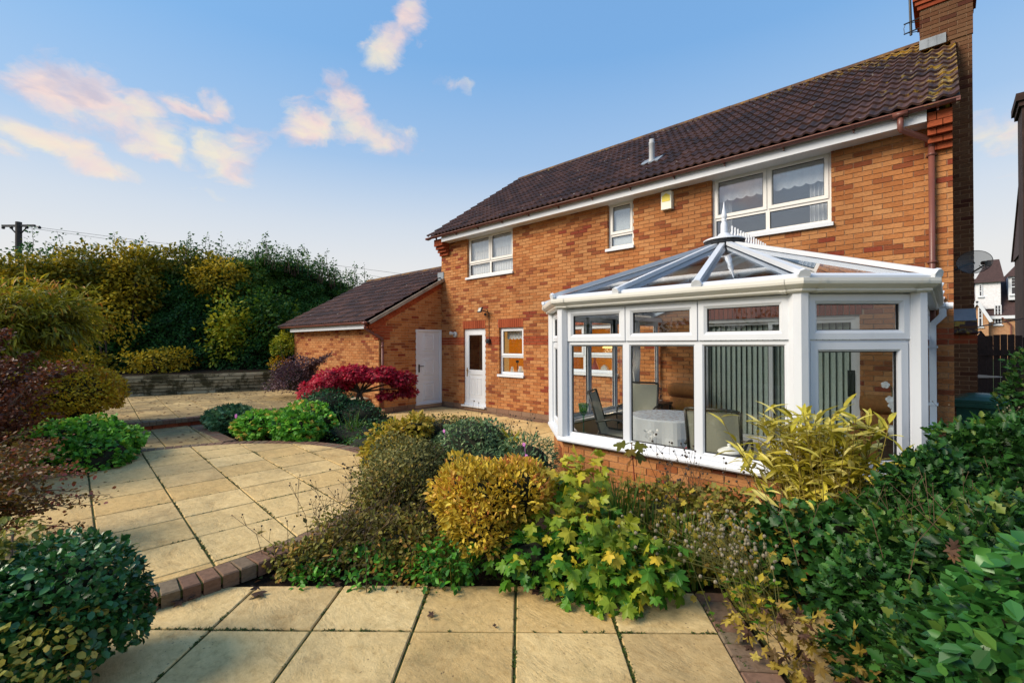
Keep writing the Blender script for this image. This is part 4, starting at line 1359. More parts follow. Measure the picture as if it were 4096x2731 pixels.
def facet(P0, P1, lights, heavy=False, bricks=60, seed=1):
    P0, P1 = Vector((*P0, 0)), Vector((*P1, 0))
    U = (P1 - P0); L = U.length; U.normalize()
    N = Vector((U.y, -U.x, 0))
    # dwarf wall
    wl = build('dwarf_wall', backing(P0, U, N, 0, L, -.05, .68, back=.012, deep=.2), MORTAR, con)
    brickwork(wl, P0, U, N, layout(0, L, 0, .675, (), phase=.06 * seed), random.Random(40 + seed), nobj=bricks, depth=.08)
    a0, a1 = .065, L - .065
    w = (a1 - a0) / lights
    for k in range(lights):
        u0, u1 = a0 + k * w, a0 + (k + 1) * w
        mb = MB()
        if heavy:
            mb.ring(P0, U, Z3, N, u0, u1, ZS, ZT, [(0, -.06), (0, 0), (.022, 0), (.022, .016), (.082, .016), (.1, 0), (.1, -.05)])
            ins = .1
        else:
            mb.ring(P0, U, Z3, N, u0, u1, ZS, ZT, [(0, -.06), (0, 0), (.036, 0), (.05, -.014), (.05, -.05)])
            ins = .05
        fr = build('window_frame', mb, WHITE, con)
        zt = ZT - (.105 if heavy else .055)
        pane(fr, P0, U, N, u0 + ins, u1 - ins, ZS + ins + .012, ZT - ins, GLASS, -.022)
        gasket(fr, P0, U, N, u0 + ins - .004, u1 - ins + .004, ZS + ins - .002, ZT - ins + .004, -.016)
        s = MB(); s.ring(P0, U, Z3, N, u0 + .006, u1 - .006, ZT + .004, ZH - .014, [(0, -.05), (0, .02), (.052, .02), (.078, .002), (.078, -.04)])
        sa = build('top_light', s, WHITE, con)
        pane(sa, P0, U, N, u0 + .084, u1 - .084, ZT + .082, ZH - .092, GLASS, -.018)
        gasket(sa, P0, U, N, u0 + .08, u1 - .08, ZT + .078, ZH - .088, -.008)
    mb = MB()
    for k in range(1, lights):
        u = a0 + k * w
        mb.obox(P0, U, Z3, N, u - .006, u + .006, ZS, ZH, -.06, -.002)
    mb.obox(P0, U, Z3, N, 0, L, ZH - .02, ZH + .05, -.10, -.004)
    build('frame_rail', mb, WHITE, con)


facet(CP[0], CP[1], 4, bricks=40, seed=1)
facet(CP[1], CP[2], 1, True, bricks=30, seed=2)
facet(CP[2], CP[3], 3, bricks=90, seed=3)
facet(CP[3], CP[4], 1, True, bricks=40, seed=4)
facet(CP[4], CP[5], 4, bricks=40, seed=5)
for k in range(1, 5):
    p = CP[k]
    mb = MB(); mb.prism([(p[0] + .078 * math.cos(math.pi * (2 * j + 1) / 8), p[1] + .078 * math.sin(math.pi * (2 * j + 1) / 8)) for j in range(8)], ZS - .002, ZH + .045)
    build('corner_post', mb, WHITE, con)
# projecting sill and eaves gutter
mb = MB()
mb.sweep(CP, [(-.12, .66), (.07, .665), (.085, .68), (.085, .70), (.07, .728), (.0, .7385), (-.12, .7385)])
build('window_sill', mb, WHITE, con)
mb = MB()
og = [(-.02, 2.26), (.09, 2.262), (.105, 2.275), (.105, 2.29), (.13, 2.305), (.155, 2.325), (.16, 2.345), (.16, 2.372), (.15, 2.372), (.15, 2.35), (.02, 2.30), (-.02, 2.30)]
mb.sweep(CP, og)
gt = build('gutter', mb, CREAM, con)
for (a, b, t) in ((1, 2, .12), (2, 3, .04), (2, 3, .96), (3, 4, .1), (3, 4, .93), (4, 5, .06)):
    p = Vector(CP[a]).lerp(Vector(CP[b]), t); d = (Vector(CP[b]) - Vector(CP[a])).normalized()
    m2 = MB(); m2.sweep([tuple(p - d * .025), tuple(p + d * .025)], [(o + .006, z - .004 if z < 2.3 else z) for o, z in og[:8]])
    build('gutter_joint', m2, CREAM, gt)
# roof
EV = [(-4.22, D - .01), (-4.22, 5.18), (-3.44, 4.40), (-0.875, 4.40), (-0.097, 5.18), (-0.097, D - .01)]
EZ, HZ, HUB = 2.40, 3.16, Vector((-2.16, 6.40, 3.16))
foot = []
def lerp2(a, b, t): return (a[0] + (b[0] - a[0]) * t, a[1] + (b[1] - a[1]) * t)
segs = []      # roof outline with its rafters' upper ends
L1 = [((-4.22, 8.44), Vector((-2.16, 8.44, HZ))), ((-4.22, 7.43), Vector((-2.16, 7.43, HZ))), ((-4.22, 6.40), HUB), (EV[1], HUB), (EV[2], HUB), (lerp2(EV[2], EV[3], .335), HUB), (lerp2(EV[2], EV[3], .665), HUB), (EV[3], HUB), (EV[4], HUB), ((-0.097, 6.40), HUB), ((-0.097, 7.43), Vector((-2.16, 7.43, HZ))), ((-0.097, 8.44), Vector((-2.16, 8.44, HZ)))]
for (a, ha), (b, hb) in zip(L1, L1[1:]):
    A, B = Vector((*a, EZ)), Vector((*b, EZ))
    mb = MB()
    pts = [A, B, hb] if (ha - hb).length < .01 else [A, B, hb, ha]
    mb.poly(pts); mb.poly([p - Z3 * .012 for p in reversed(pts)])
    for q in range(len(pts)):
        p, r_ = pts[q], pts[(q + 1) % len(pts)]; mb.quad(p, p - Z3 * .012, r_ - Z3 * .012, r_)
    build('roof_pane', mb, ROOFGLASS, con)
for (a, h) in L1:
    A = Vector((*a, EZ)); d = (h - A); Ld = d.length; d.normalize()
    s = d.cross(Z3).normalized(); n = s.cross(d)
    mb = MB()
    mb.obox(A - d * .05, d, s, n, 0, Ld * (.95 if (h - HUB).length < .01 else 1.0), -.03, .03, .004, .05)
    mb.obox(A - d * .05, d, s, n, 0, Ld, -.02, .02, -.07, -.016)
    rf = build('rafter', mb, WHITE, con)
    m2 = MB(); m2.lathe(A - d * .05 + n * .012, [(.0, -.004), (.047, -.004), (.05, 0), (.05, .03), (.0, .03)], 8, axis=tuple(d)); build('rafter_end', m2, WHITE, rf)
mb = MB(); mb.sweep([(p[0], p[1]) for p in EV], [(-.06, 2.36), (.03, 2.365), (.03, 2.395), (.0, 2.415), (-.05, 2.425)]); build('eaves_trim', mb, WHITE, con)
mb = MB(); mb.box(-2.24, -2.08, 6.3, D - .01, HZ - .05, HZ + .05); mb.box(-2.19, -2.13, 6.35, D - .012, HZ + .0505, HZ + .085); rg = build('ridge', mb, WHITE, con)
mb = MB(); mb.lathe((-2.16, 6.40, HZ), [(.255, .03), (.26, .042), (.22, .062), (.14, .082), (.09, .10), (.07, .125), (.055, .135), (.0, .135)], 28); build('hub_cap', mb, WHITE, con, smooth=True)
mb = MB(); mb.lathe((-2.16, 6.40, HZ - .03), [(.25, .04), (.20, -.02), (.0, -.04)], 24); build('hub_boss', mb, DARKMETAL, con)
mb = MB(); mb.lathe((-2.16, 6.40, HZ + .13), [(.046, 0), (.044, .02), (.042, .13), (.03, .155), (.026, .16), (.034, .172), (.032, .185), (.022, .19), (.034, .21), (.038, .235), (.028, .28), (.014, .35), (.005, .42), (.0, .43)], 18); build('finial', mb, WHITE, con, smooth=True)
mb = MB()
mb.obox(Vector((0, 0, 0)), X3, Y3, Z3, -.012, .012, -.013, .013, .0, .045); mb.obox(Vector((0, 0, 0)), X3, Y3, Z3, -.012, .012, -.033, .033, .045, .075); mb.lathe((-.012, 0, .10), [(.0, 0), (.034, 0), (.034, .024), (.0, .024)], 10, axis=(1, 0, 0)); mb.obox(Vector((0, 0, 0)), X3, Y3, Z3, -.012, .012, -.05, .05, .0, .012); mb.obox(Vector((0, 0, 0)), X3, Y3, Z3, -.01, .01, -.011, .011, .13, .21)
me = mesh('crest_spike', mb, WHITE)
for k in range(14): link_mesh('crest_spike', me, rg, loc=(-2.16, 6.72 + k * .122, HZ + .084))
# white square downpipe at the back right corner
mb = MB()
mb.tube([(-.15, 8.28, 2.31), (.05, 8.28, 2.31)], .045, 10); mb.tube([(-.02, 8.28, 2.31), (.0, 8.28, 2.31)], .05, 10)
mb.obox(Vector((-.05, 8.28, 2.20)), X3, Y3, Z3, -.035, .035, -.033, .033, -.02, .1); mb.obox(Vector((-.05, 8.28, 2.19)), Vector((.5, 0, .6)).normalized(), Y3, Vector((-.6, 0, .5)).normalized(), -.15, .02, -.0325, .0325, -.035, .035)
mb.obox(Vector((-.15, 8.28, 0)), X3, Y3, Z3, -.035, .035, -.032, .032, -.05, 2.10)
for z in (1.76, 1.0): mb.obox(Vector((-.15, 8.28, 0)), X3, Y3, Z3, -.05, .05, -.038, .15, z, z + .025)
build('downpipe', mb, WHITE, con)
CONFLOOR = plain('conservatory_floor', (.42, .37, .28), .6, .15)
mb = MB(); mb.prism([(-4.1, D - .03), (-4.1, 5.24), (-3.38, 4.54), (-.94, 4.54), (-.22, 5.24), (-.22, D - .03)], .02, .15); build('floor', mb, CONFLOOR, con)
mb = MB(); mb.sweep([(-4.02, D - .03), (-4.02, 5.26), (-3.36, 4.6), (-.955, 4.6), (-.297, 5.26), (-.297, D - .03)], [(-.11, .70), (-.11, .725), (.04, .725), (.04, .70)]); build('inner_sill', mb, WINFRAME, con)

# furniture in the conservatory
SLING = plain('sling_mesh', (.33, .33, .26), .8, .08, 80.0, .3)
CHFRAME = plain('chair_frame', (.03, .03, .028), .4)
FZ = .15
def sling_chair(label, loc, rz, group='garden chairs in the conservatory'):
    c = thing('garden_chair', label, 'chair', (*loc, FZ), rz, group)
    def P(x, y, z): return (x, y, z)
    for s in (-1, 1):
        x = s * .26
        mb = MB(); mb.tube([P(x, -.32, 1.0), P(x, -.26, .80), P(x, -.16, .45), P(x, .26, .40)], .016, 8); build('side_rail', mb, CHFRAME, c, local=True, smooth=True)
        mb = MB(); mb.tube([P(x * 1.1, -.22, .62), P(x * 1.1, .0, .66), P(x * 1.1, .22, .64), P(x * 1.1, .29, .56), P(x * 1.1, .25, .30), P(x * 1.1, .2, .01)], .015, 8); build('arm', mb, CHFRAME, c, local=True, smooth=True)
        mb = MB(); mb.tube([P(x, -.18, .48), P(x * 1.05, -.30, .01)], .015, 8); build('leg', mb, CHFRAME, c, local=True, smooth=True)
    mb = MB(); mb.tube([P(-.26, -.32, 1.0), P(-.2, -.335, 1.015), P(.2, -.335, 1.015), P(.26, -.32, 1.0)], .017, 8); build('top_rail', mb, CHFRAME, c, local=True, smooth=True)
    mb = MB(); prof = [(-.322, .99), (-.26, .80), (-.165, .47), (-.12, .43), (.24, .40)]
    for (y0, z0), (y1, z1) in zip(prof, prof[1:]):
        mb.quad(P(-.25, y0, z0), P(.25, y0, z0), P(.25, y1, z1), P(-.25, y1, z1))
    build('sling', mb, SLING, c, local=True, smooth=True)
    return c
sling_chair('beige sling garden chair nearest the front glass with its back to it', (-1.80, 5.12), math.radians(8))
sling_chair('beige sling garden chair at left seen from the side', (-3.42, 5.72), math.radians(-68))
sling_chair('beige sling garden chair on the far side of the round table', (-3.72, 6.95), math.radians(-165))

def cloth_mat():
    m, T, out = new_mat('tablecloth')
    p = pos(T)
    n = T.noise(p, 16.0, 4.0, .7)
    nm = T.add('ShaderNodeSeparateXYZ', ins={0: T.add('ShaderNodeNewGeometry').outputs['Normal']})
    pat = T.math('MULTIPLY', T.ramp(n, [(.5, 0.0), (.6, .75)]), T.ramp(nm.outputs[2], [(.6, 0), (.9, 1)]))
    c = T.mix(pat, (.72, .74, .74), (.42, .30, .25))
    bsdf(T, out, c, .9)
    return m
tb = thing('round_table', 'round dining table under a patterned white cloth', 'table', (-2.75, 5.98, FZ))
mb = MB(); mb.lathe((-2.75, 5.98, FZ), [(.25, 0), (.25, .03), (.04, .05), (.04, .68), (.48, .69), (.48, .715), (.0, .715)], 24); build('pedestal', mb, CHFRAME, tb)
tc = MB(); K = 72
def clothp(j, r, z, wv): a = 2 * math.pi * j / K; rr_ = r + wv * math.sin(11 * a); return (-2.75 + rr_ * math.cos(a), 5.98 + rr_ * math.sin(a), z)
for j in range(K):
    tc.poly([(-2.75, 5.98, FZ + .722), clothp(j, .5, FZ + .72, 0), clothp(j + 1, .5, FZ + .72, 0)])
    for (r0, z0, w0), (r1, z1, w1) in zip([(.5, .72, 0), (.515, .70, .004), (.53, .5, .018), (.545, .33, .03)], [(.515, .70, .004), (.53, .5, .018), (.545, .33, .03)]):
        tc.quad(clothp(j, r1, FZ + z1, w1), clothp(j + 1, r1, FZ + z1, w1), clothp(j + 1, r0, FZ + z0, w0), clothp(j, r0, FZ + z0, w0))
o = build('tablecloth', tc, cloth_mat(), smooth=True); tag(o, 'white tablecloth with brown pattern draped over the round table', 'tablecloth')

SOFA = plain('brown_upholstery', (.26, .105, .028), .9, .2, 20.0, .4)
def cushion(mb, x0, x1, y0, y1, z0, z1, r):
    pr = [(y0, z0 + r), (y0 + r, z0), (y1 - r, z0), (y1, z0 + r), (y1, z1 - r), (y1 - r, z1), (y0 + r, z1), (y0, z1 - r)]
    n = len(pr); i = len(mb.v)
    for x, s in ((x0, .8), (x0 + r, 1), (x1 - r, 1), (x1, .8)):
        cy, cz = (y0 + y1) / 2, (z0 + z1) / 2
        for y, z in pr: mb.v.append((x, cy + (y - cy) * s, cz + (z - cz) * s))
    for k in range(3):
        for j in range(n):
            a, b = i + k * n + j, i + k * n + (j + 1) % n
            mb.f.append((a, b, b + n, a + n)); mb.t.append(.5)
    mb.f.append(tuple(i + j for j in reversed(range(n)))); mb.f.append(tuple(i + 3 * n + j for j in range(n))); mb.t += [.5, .5]
def armchair(label, x, y, w=.62):
    a = thing('armchair', label, 'armchair', (x, y, FZ), 0, 'brown armchairs in the conservatory')
    for nm, (x0, x1, y0, y1, z0, z1, r) in {'headrest': (-w / 2, w / 2, -.02, .20, .70, .96, .08), 'backrest': (-w / 2 + .02, w / 2 - .02, .02, .22, .35, .72, .06), 'seat': (-w / 2 + .03, w / 2 - .03, -.5, .06, .28, .46, .05)}.items():
        mb = MB(); cushion(mb, x0, x1, y0, y1, z0, z1, r); build(nm, mb, SOFA, a, local=True, smooth=True)
    for s in (-1, 1):
        mb = MB(); cushion(mb, s * w / 2 - .07, s * w / 2 + .07, -.5, .18, .12, .6, .05); build('armrest', mb, SOFA, a, local=True, smooth=True)
    mb = MB(); mb.box(-w / 2 + .02, w / 2 - .02, -.45, .15, .03, .28); build('base', mb, SOFA, a, local=True)
armchair('brown armchair against the brick wall left of the patio doors', -3.45, 8.12)
armchair('brown armchair right of the patio doors behind the bamboo', -.68, 8.02, .46)
stb = thing('side_table', 'small dark side table in the back left corner', 'table', (-3.86, 7.75, FZ))
DW = plain('dark_wood', (.035, .022, .014), .4, .2)
mb = MB(); mb.box(-4.0, -3.58, 7.55, 7.95, FZ + .60, FZ + .64); build('table_top', mb, DW, stb)
for sx in (-3.98, -3.63):
    for sy in (7.57, 7.90):
        mb = MB(); mb.box(sx, sx + .035, sy, sy + .035, FZ, FZ + .60); build('leg', mb, DW, stb)
dm = thing('glass_dome', 'tall glass dome of pink dried flowers on the side table', 'glass dome', (-3.78, 7.75, FZ + .64))
mb = MB(); mb.lathe((-3.78, 7.75, FZ + .642), [(.10, 0), (.10, .30), (.085, .37), (.05, .42), (.0, .44)], 20); build('dome', mb, GLASS, dm, smooth=True)
mb = MB()
for k in range(70):
    a, r_, z = random.uniform(0, 6.28), random.uniform(0, .07), random.uniform(.03, .26)
    q = Vector((-3.78 + r_ * math.cos(a), 7.75 + r_ * math.sin(a), FZ + .64 + z)); s = random.uniform(.012, .026)
    mb.lathe(q, [(.0, -s * .6), (s, 0), (.0, s * .6)], 6, t=random.random(), axis=(random.gauss(0, 1), random.gauss(0, 1), 1))
build('dried_flowers', mb, plain('dried_flowers', (.30, .13, .10), .9, .5, 30.0), dm)
orc = thing('orchid', 'white potted orchid on the right inside the conservatory', 'orchid', (-.46, 7.0, FZ))
mb = MB(); mb.lathe((-.46, 7.0, .725), [(.0, 0), (.06, 0), (.08, .13), (.075, .13), (.0, .11)], 14); build('pot', mb, orn, orc, smooth=True)
mb = MB(); mb.box(-.6, -.32, 6.85, 7.15, FZ, .72); build('plant_stand', mb, DW, orc)
mb = MB(); mb.tube([(-.46, 7.0, .84), (-.47, 7.0, 1.15), (-.49, 6.98, 1.32), (-.55, 6.95, 1.37)], .005, 5); build('stem', mb, plain('orchid_stem', (.08, .11, .03), .6), orc)
mb = MB()
for (x, y, z) in ((-.48, 6.98, 1.10), (-.45, 6.97, 1.05), (-.5, 6.97, 1.17), (-.44, 6.98, .98), (-.42, 6.97, .92), (-.47, 6.96, 1.14), (-.40, 6.97, .99), (-.54, 6.95, 1.34), (-.43, 6.96, 1.08)):
    for k in range(5):
        a = 2 * math.pi * k / 5 + x * 9
        c = Vector((x + .022 * math.cos(a), y - .01, z + .022 * math.sin(a)))
        mb.lathe(c, [(.0, -.003), (.022, 0), (.0, .003)], 8, axis=(random.gauss(0, .3), -1, random.gauss(0, .3)))
build('petals', mb, plain('orchid_white', (.75, .75, .74), .7, .05), orc)
tu = thing('soup_tureen', 'white lidded tureen on the front window sill', 'tureen', (-1.53, 4.63, .73))
mb = MB(); mb.lathe((-1.53, 4.64, .73), [(.0, 0), (.06, 0), (.06, .012), (.10, .05), (.105, .07)], 20); build('bowl', mb, orn, tu, smooth=True)
mb = MB(); mb.lathe((-1.53, 4.64, .80), [(.108, 0), (.10, .015), (.05, .04), (.016, .05), (.016, .06), (.022, .07), (.0, .08)], 20); build('lid', mb, orn, tu, smooth=True)
mb = MB(); mb.lathe((-1.53, 4.64, .775), [(.1065, -.004), (.1075, 0), (.1065, .012)], 20); build('blue_band', mb, plain('blue_glaze', (.02, .03, .10), .3), tu)
rs = thing('silk_rose', 'small red silk rose lying on the front sill', 'flower', (-1.98, 4.62, .74))
mb = MB()
for k in range(22): mb.lathe(Vector((-1.98 + random.gauss(0, .025), 4.62 + random.gauss(0, .01), .76 + random.gauss(0, .008))), [(.0, -.008), (.016, 0), (.0, .008)], 6, axis=(random.gauss(0, 1), random.gauss(0, 1), 1))
build('petals', mb, plain('rose_red', (.35, .012, .03), .7, .3, 40.0), rs)
fd = thing('silk_flowers', 'spray of white silk flowers behind the second front pane', 'flower', (-2.36, 4.66, .74))
mb = MB()
for k in range(14):
    q = Vector((-2.36 + random.gauss(0, .05), 4.68 + random.gauss(0, .02), .80 + random.random() * .10)); mb.lathe(q, [(.0, -.004), (.016, 0), (.0, .004)], 6, axis=(random.gauss(0, .5), -1, random.gauss(0, .5))); mb.tube([q, (-2.36, 4.68, .74)], .002, 4)
build('petals', mb, orn, fd)
gb = thing('glass_goblet', 'tall pale green goblet on the left window sill', 'goblet', (-3.28, 4.72, .74))
mb = MB(); mb.lathe((-3.28, 4.74, .74), [(.05, 0), (.045, .005), (.009, .012), (.009, .20), (.05, .26), (.065, .36), (.062, .36), (.045, .27), (.0, .215)], 16); build('body', mb, glass('green_glass', .05, (.45, .75, .55)), gb, smooth=True)
bc = thing('bead_curtain', 'white bead curtain gathered at the left of the conservatory', 'curtain', (-4.0, 7.45, 1.2))
mb = MB()
for k in range(16):
    x0, y0 = -4.02 + .03 * (k % 2), 7.12 + .026 * k
    mb.tube([(x0, y0, 2.2), (x0 + .01, y0 + .06 - k * .004, 1.6), (x0 + .02, 7.32 + .006 * k, 1.05)], .008, 5)
build('strands', mb, NET, bc)

# ------------------------------------------------------------------ right-hand passage: bin, gate, neighbours
bin_ = thing('wheelie_bin', 'dark green wheelie bin standing by the right corner of the house', 'bin', (.36, 9.4, 0))
BING = plain('bin_green', (.012, .075, .05), .35, .15, 4.0, .1)
mb = MB(); P0 = [(.12, 9.18), (.58, 9.18), (.58, 9.62), (.12, 9.62)]; P1 = [(.07, 9.12), (.64, 9.12), (.64, 9.70), (.07, 9.70)]
for k in range(4):
    a, b = P0[k], P0[(k + 1) % 4]; c, d = P1[(k + 1) % 4], P1[k]
    mb.quad((*a, .05), (*b, .05), (*c, .97), (*d, .97))
mb.poly([(*p, .05) for p in reversed(P0)]); build('body', mb, BING, bin_)
mb = MB(); mb.ring(Vector((0, 0, .97)), X3, Y3, Z3, .045, .665, 9.09, 9.73, [(0, -.05), (0, .012), (.03, .012)]); build('rim', mb, BING, bin_)
mb = MB(); mb.prism([(.05, 9.09), (.66, 9.09), (.66, 9.74), (.05, 9.74)], .985, 1.02, .0)
N_ = 8
for k in range(N_):
    for l in range(N_):
        def q(i, j):
            x, y = .05 + .61 * i / N_, 9.09 + .65 * j / N_
            return (x, y, 1.0201 + .085 * (1 - abs(2 * i / N_ - 1) ** 3) * (1 - abs(2 * j / N_ - 1) ** 3))
        mb.quad(q(k, l), q(k + 1, l), q(k + 1, l + 1), q(k, l + 1))
build('lid', mb, BING, bin_, smooth=False)
for s in (.1, .6):
    mb = MB(); mb.lathe((s, 9.66, .10), [(.0, 0), (.1, 0), (.1, .05), (.0, .05)], 16, axis=(1, 0, 0)); build('wheel', mb, BLACKRUB, bin_)
mb = MB(); mb.tube([(.12, 9.72, .98), (.12, 9.80, 1.0), (.6, 9.80, 1.0), (.6, 9.72, .98)], .014, 6); build('handle', mb, BING, bin_)

DARKWOOD = plain('stained_gate_wood', (.035, .020, .016), .8, .35, 10.0, .6)
gate = thing('side_gate', 'dark wooden side gate with arched top beside the house', 'gate', (.78, 13.5, 0))
for k in range(9):
    x = .36 + k * .1; zt = 1.72 + .26 * math.sqrt(max(0, 1 - ((x + .05 - .81) / .46) ** 2))
    mb = MB(); mb.box(x + .003, x + .097, 13.5, 13.525, .05, zt, random.random()); build('board', mb, DARKWOOD, gate)
for z in (.3, 1.55):
    mb = MB(); mb.box(.36, 1.26, 13.475, 13.499, z, z + .12); build('rail', mb, DARKWOOD, gate)
mb = MB(); mb.poly([(.36, 13.47, 1.16), (.42, 13.47, 1.16), (.78, 13.47, 1.135), (.78, 13.47, 1.115), (.42, 13.47, 1.09), (.36, 13.47, 1.09)]); mb.box(.345, .375, 13.455, 13.48, 1.05, 1.2); build('strap_hinge', mb, STEEL, gate)
mb = MB(); mb.box(1.27, 1.39, 13.48, 13.6, 0, 2.0); build('gate_post', mb, DARKWOOD, gate)
mb = MB(); mb.box(1.42, 9.0, 13.5, 13.53, 0, 1.8)
fnc = thing('side_fence', 'dark timber fence running right from the side gate', 'fence', (3.0, 13.5, 0))
for k in range(26):
    mb = MB(); mb.box(1.40 + k * .15, 1.40 + k * .15 + .146, 13.51, 13.53, .02, 1.75, random.random()); build('board', mb, DARKWOOD, fnc)
wire = build('washing_line', (lambda m: (m.tube([(.12, 10.2, 2.02), (2.0, 21.0, 2.6)], .012, 5), m)[-1])(MB()), DARKMETAL); tag(wire, 'dark cable strung level across the gap beside the house', 'cable')

FARBRICK = None
def far_brick():
    m, T, out = new_mat('distant_brick')
    p = pos(T)
    b = T.add('ShaderNodeTexBrick', ins={'Vector': T.mapv(p, rot=(math.radians(90), 0, 0)), 'Color1': (.46, .23, .10, 1), 'Color2': (.34, .13, .05, 1), 'Mortar': (.42, .30, .19, 1), 'Scale': 1.0, 'Mortar Size': .012, 'Brick Width': .225, 'Row Height': .075})
    bsdf(T, out, b.outputs[0], .9)
    return m
FARBRICK = far_brick()
NBRICK = plain('shade_dark_brick', (.035, .018, .014), .95, .4, 3.0, .5)  # shade on the neighbour's brick, put into a near-black colour
# dark neighbouring gable with its chimney at the right edge
nb = thing('neighbour_gable', 'dark neighbouring brick gable and chimney at the right edge', 'house', (3.5, 21.0, 0))
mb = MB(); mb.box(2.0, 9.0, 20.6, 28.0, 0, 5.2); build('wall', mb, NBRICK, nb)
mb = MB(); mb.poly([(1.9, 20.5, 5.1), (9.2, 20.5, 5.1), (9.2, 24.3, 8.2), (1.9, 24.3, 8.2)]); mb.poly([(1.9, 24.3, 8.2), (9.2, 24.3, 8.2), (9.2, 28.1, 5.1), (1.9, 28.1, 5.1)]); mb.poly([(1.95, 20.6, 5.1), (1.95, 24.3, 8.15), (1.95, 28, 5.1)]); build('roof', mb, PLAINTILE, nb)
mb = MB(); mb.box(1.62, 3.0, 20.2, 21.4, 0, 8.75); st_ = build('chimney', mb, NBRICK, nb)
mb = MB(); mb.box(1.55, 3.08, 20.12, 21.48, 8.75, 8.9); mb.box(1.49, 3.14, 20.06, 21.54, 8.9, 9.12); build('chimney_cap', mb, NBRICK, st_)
mb = MB(); mb.lathe((2.05, 20.8, 9.12), [(.2, 0), (.2, .12), (.16, .14), (.14, .5), (.18, .52), (.18, .6), (.0, .58)], 14); build('chimney_pot', mb, plain('clay_pot', (.25, .12, .09), .8), st_, smooth=True)

# modern house across the road
fh = thing('distant_house', 'brick house with dormers and white windows across the road', 'house', (5.0, 71.0, 0))
YF = 71.0
def fx(dx): return (math.tan(math.atan((dx - 1176) / 1057.7) - YAW)) * YF
def fz(dx, dy):
    zc = math.sin(YAW) * -fx(dx) * 1.0 + math.cos(YAW) * YF
    return EYE + (790 - dy) / 1057.7 * zc
def q4(mb, x0, x1, y0, y1, off=0.0):
    mb.quad((fx(x0), YF - off, fz(x0, y1)), (fx(x1), YF - off, fz(x1, y1)), (fx(x1), YF - off, fz(x1, y0)), (fx(x0), YF - off, fz(x0, y0)))
eave = fz(2290, 735)
X0, XG, X1 = fx(2238), fx(2276), fx(2420)
mb = MB(); mb.box(X0 - 3.0, X1, YF, YF + 8, -.5, eave)
gx0, gx1 = X0 - .75, XG - .2
mb.poly([(gx0, YF - .8, -.5), (gx1, YF - .8, -.5), (gx1, YF - .8, eave - .4), ((gx0 + gx1) / 2 + .05, YF - .8, eave + 1.55), (gx0, YF - .8, eave - .4)])
mb.quad((gx1, YF - .8, -.5), (gx1, YF, -.5), (gx1, YF, eave), (gx1, YF - .8, eave - .4))
build('wall', mb, FARBRICK, fh)
mb = MB()
mb.poly([(X0 - 3.4, YF - .3, eave), (X1 + 3, YF - .3, eave), (X1 + 3, YF + 4.2, eave + 4.6), (X0 + .2, YF + 4.2, eave + 4.6)])
ax = (gx0 + gx1) / 2 + .05
mb.poly([(gx1 + .15, YF - 1.0, eave - .45), (gx1 + .15, YF + .6, eave - .2), (ax, YF + 1.6, eave + 1.75), (ax, YF - 1.0, eave + 1.75)])
mb.poly([(ax, YF - 1.0, eave + 1.75), (ax, YF + 1.6, eave + 1.75), (gx0 - .15, YF + .6, eave - .2), (gx0 - .15, YF - 1.0, eave - .45)])
rfh = build('roof', mb, PLAINTILE, fh)
mb = MB()
mb.box(XG - .05, X1, YF - .34, YF - .31, eave - .22, eave + .1)
for a, b in (((gx0 - .2, eave - .55), (ax, eave + 1.72)), ((ax, eave + 1.72), (gx1 + .2, eave - .55))):
    d = Vector((b[0] - a[0], 0, b[1] - a[1])); Ld = d.length; d.normalize()
    mb.obox(Vector((a[0], YF - 1.0, a[1])), d, Y3, d.cross(Y3), 0, Ld, -.06, 0.0, -.14, .14)
build('bargeboard', mb, WHITE, fh)
def far_window(x0, x1, y0, y1, off, nx=2, ny=2):
    a, b, c, d = fx(x0), fx(x1), fz(x0, y1), fz(x0, y0)
    F = Vector((0, YF - off, 0))
    m1 = MB(); m1.ring(F, X3, Z3, FN, a, b, c, d, [(0, 0), (0, .05), (.09, .05), (.09, 0)])
    for k in range(1, nx): m1.obox(F, X3, Z3, FN, a + (b - a) * k / nx - .035, a + (b - a) * k / nx + .035, c, d, 0, .045)
    m1.obox(F, X3, Z3, FN, a, b, c + (d - c) * .45 - .05, c + (d - c) * .45 + .05, 0, .047)
    for k in range(1, 3): m1.obox(F, X3, Z3, FN, a, b, c + (d - c) * (.45 + .55 * k / 3) - .015, c + (d - c) * (.45 + .55 * k / 3) + .015, 0, .04)
    m1.obox(F, X3, Z3, FN, a - .1, b + .1, c - .12, c, 0, .12)
    w = build('window', m1, WHITE, fh)
    m2 = MB(); m2.obox(F, X3, Z3, FN, a + .05, b - .05, c + .05, d - .05, .004, .012); build('pane', m2, plain('dark_far_pane', (.05, .045, .05), .1), w)
far_window(2246, 2256.5, 714, 758, .81, 1)
far_window(2284, 2301, 708, 753, .02, 2)
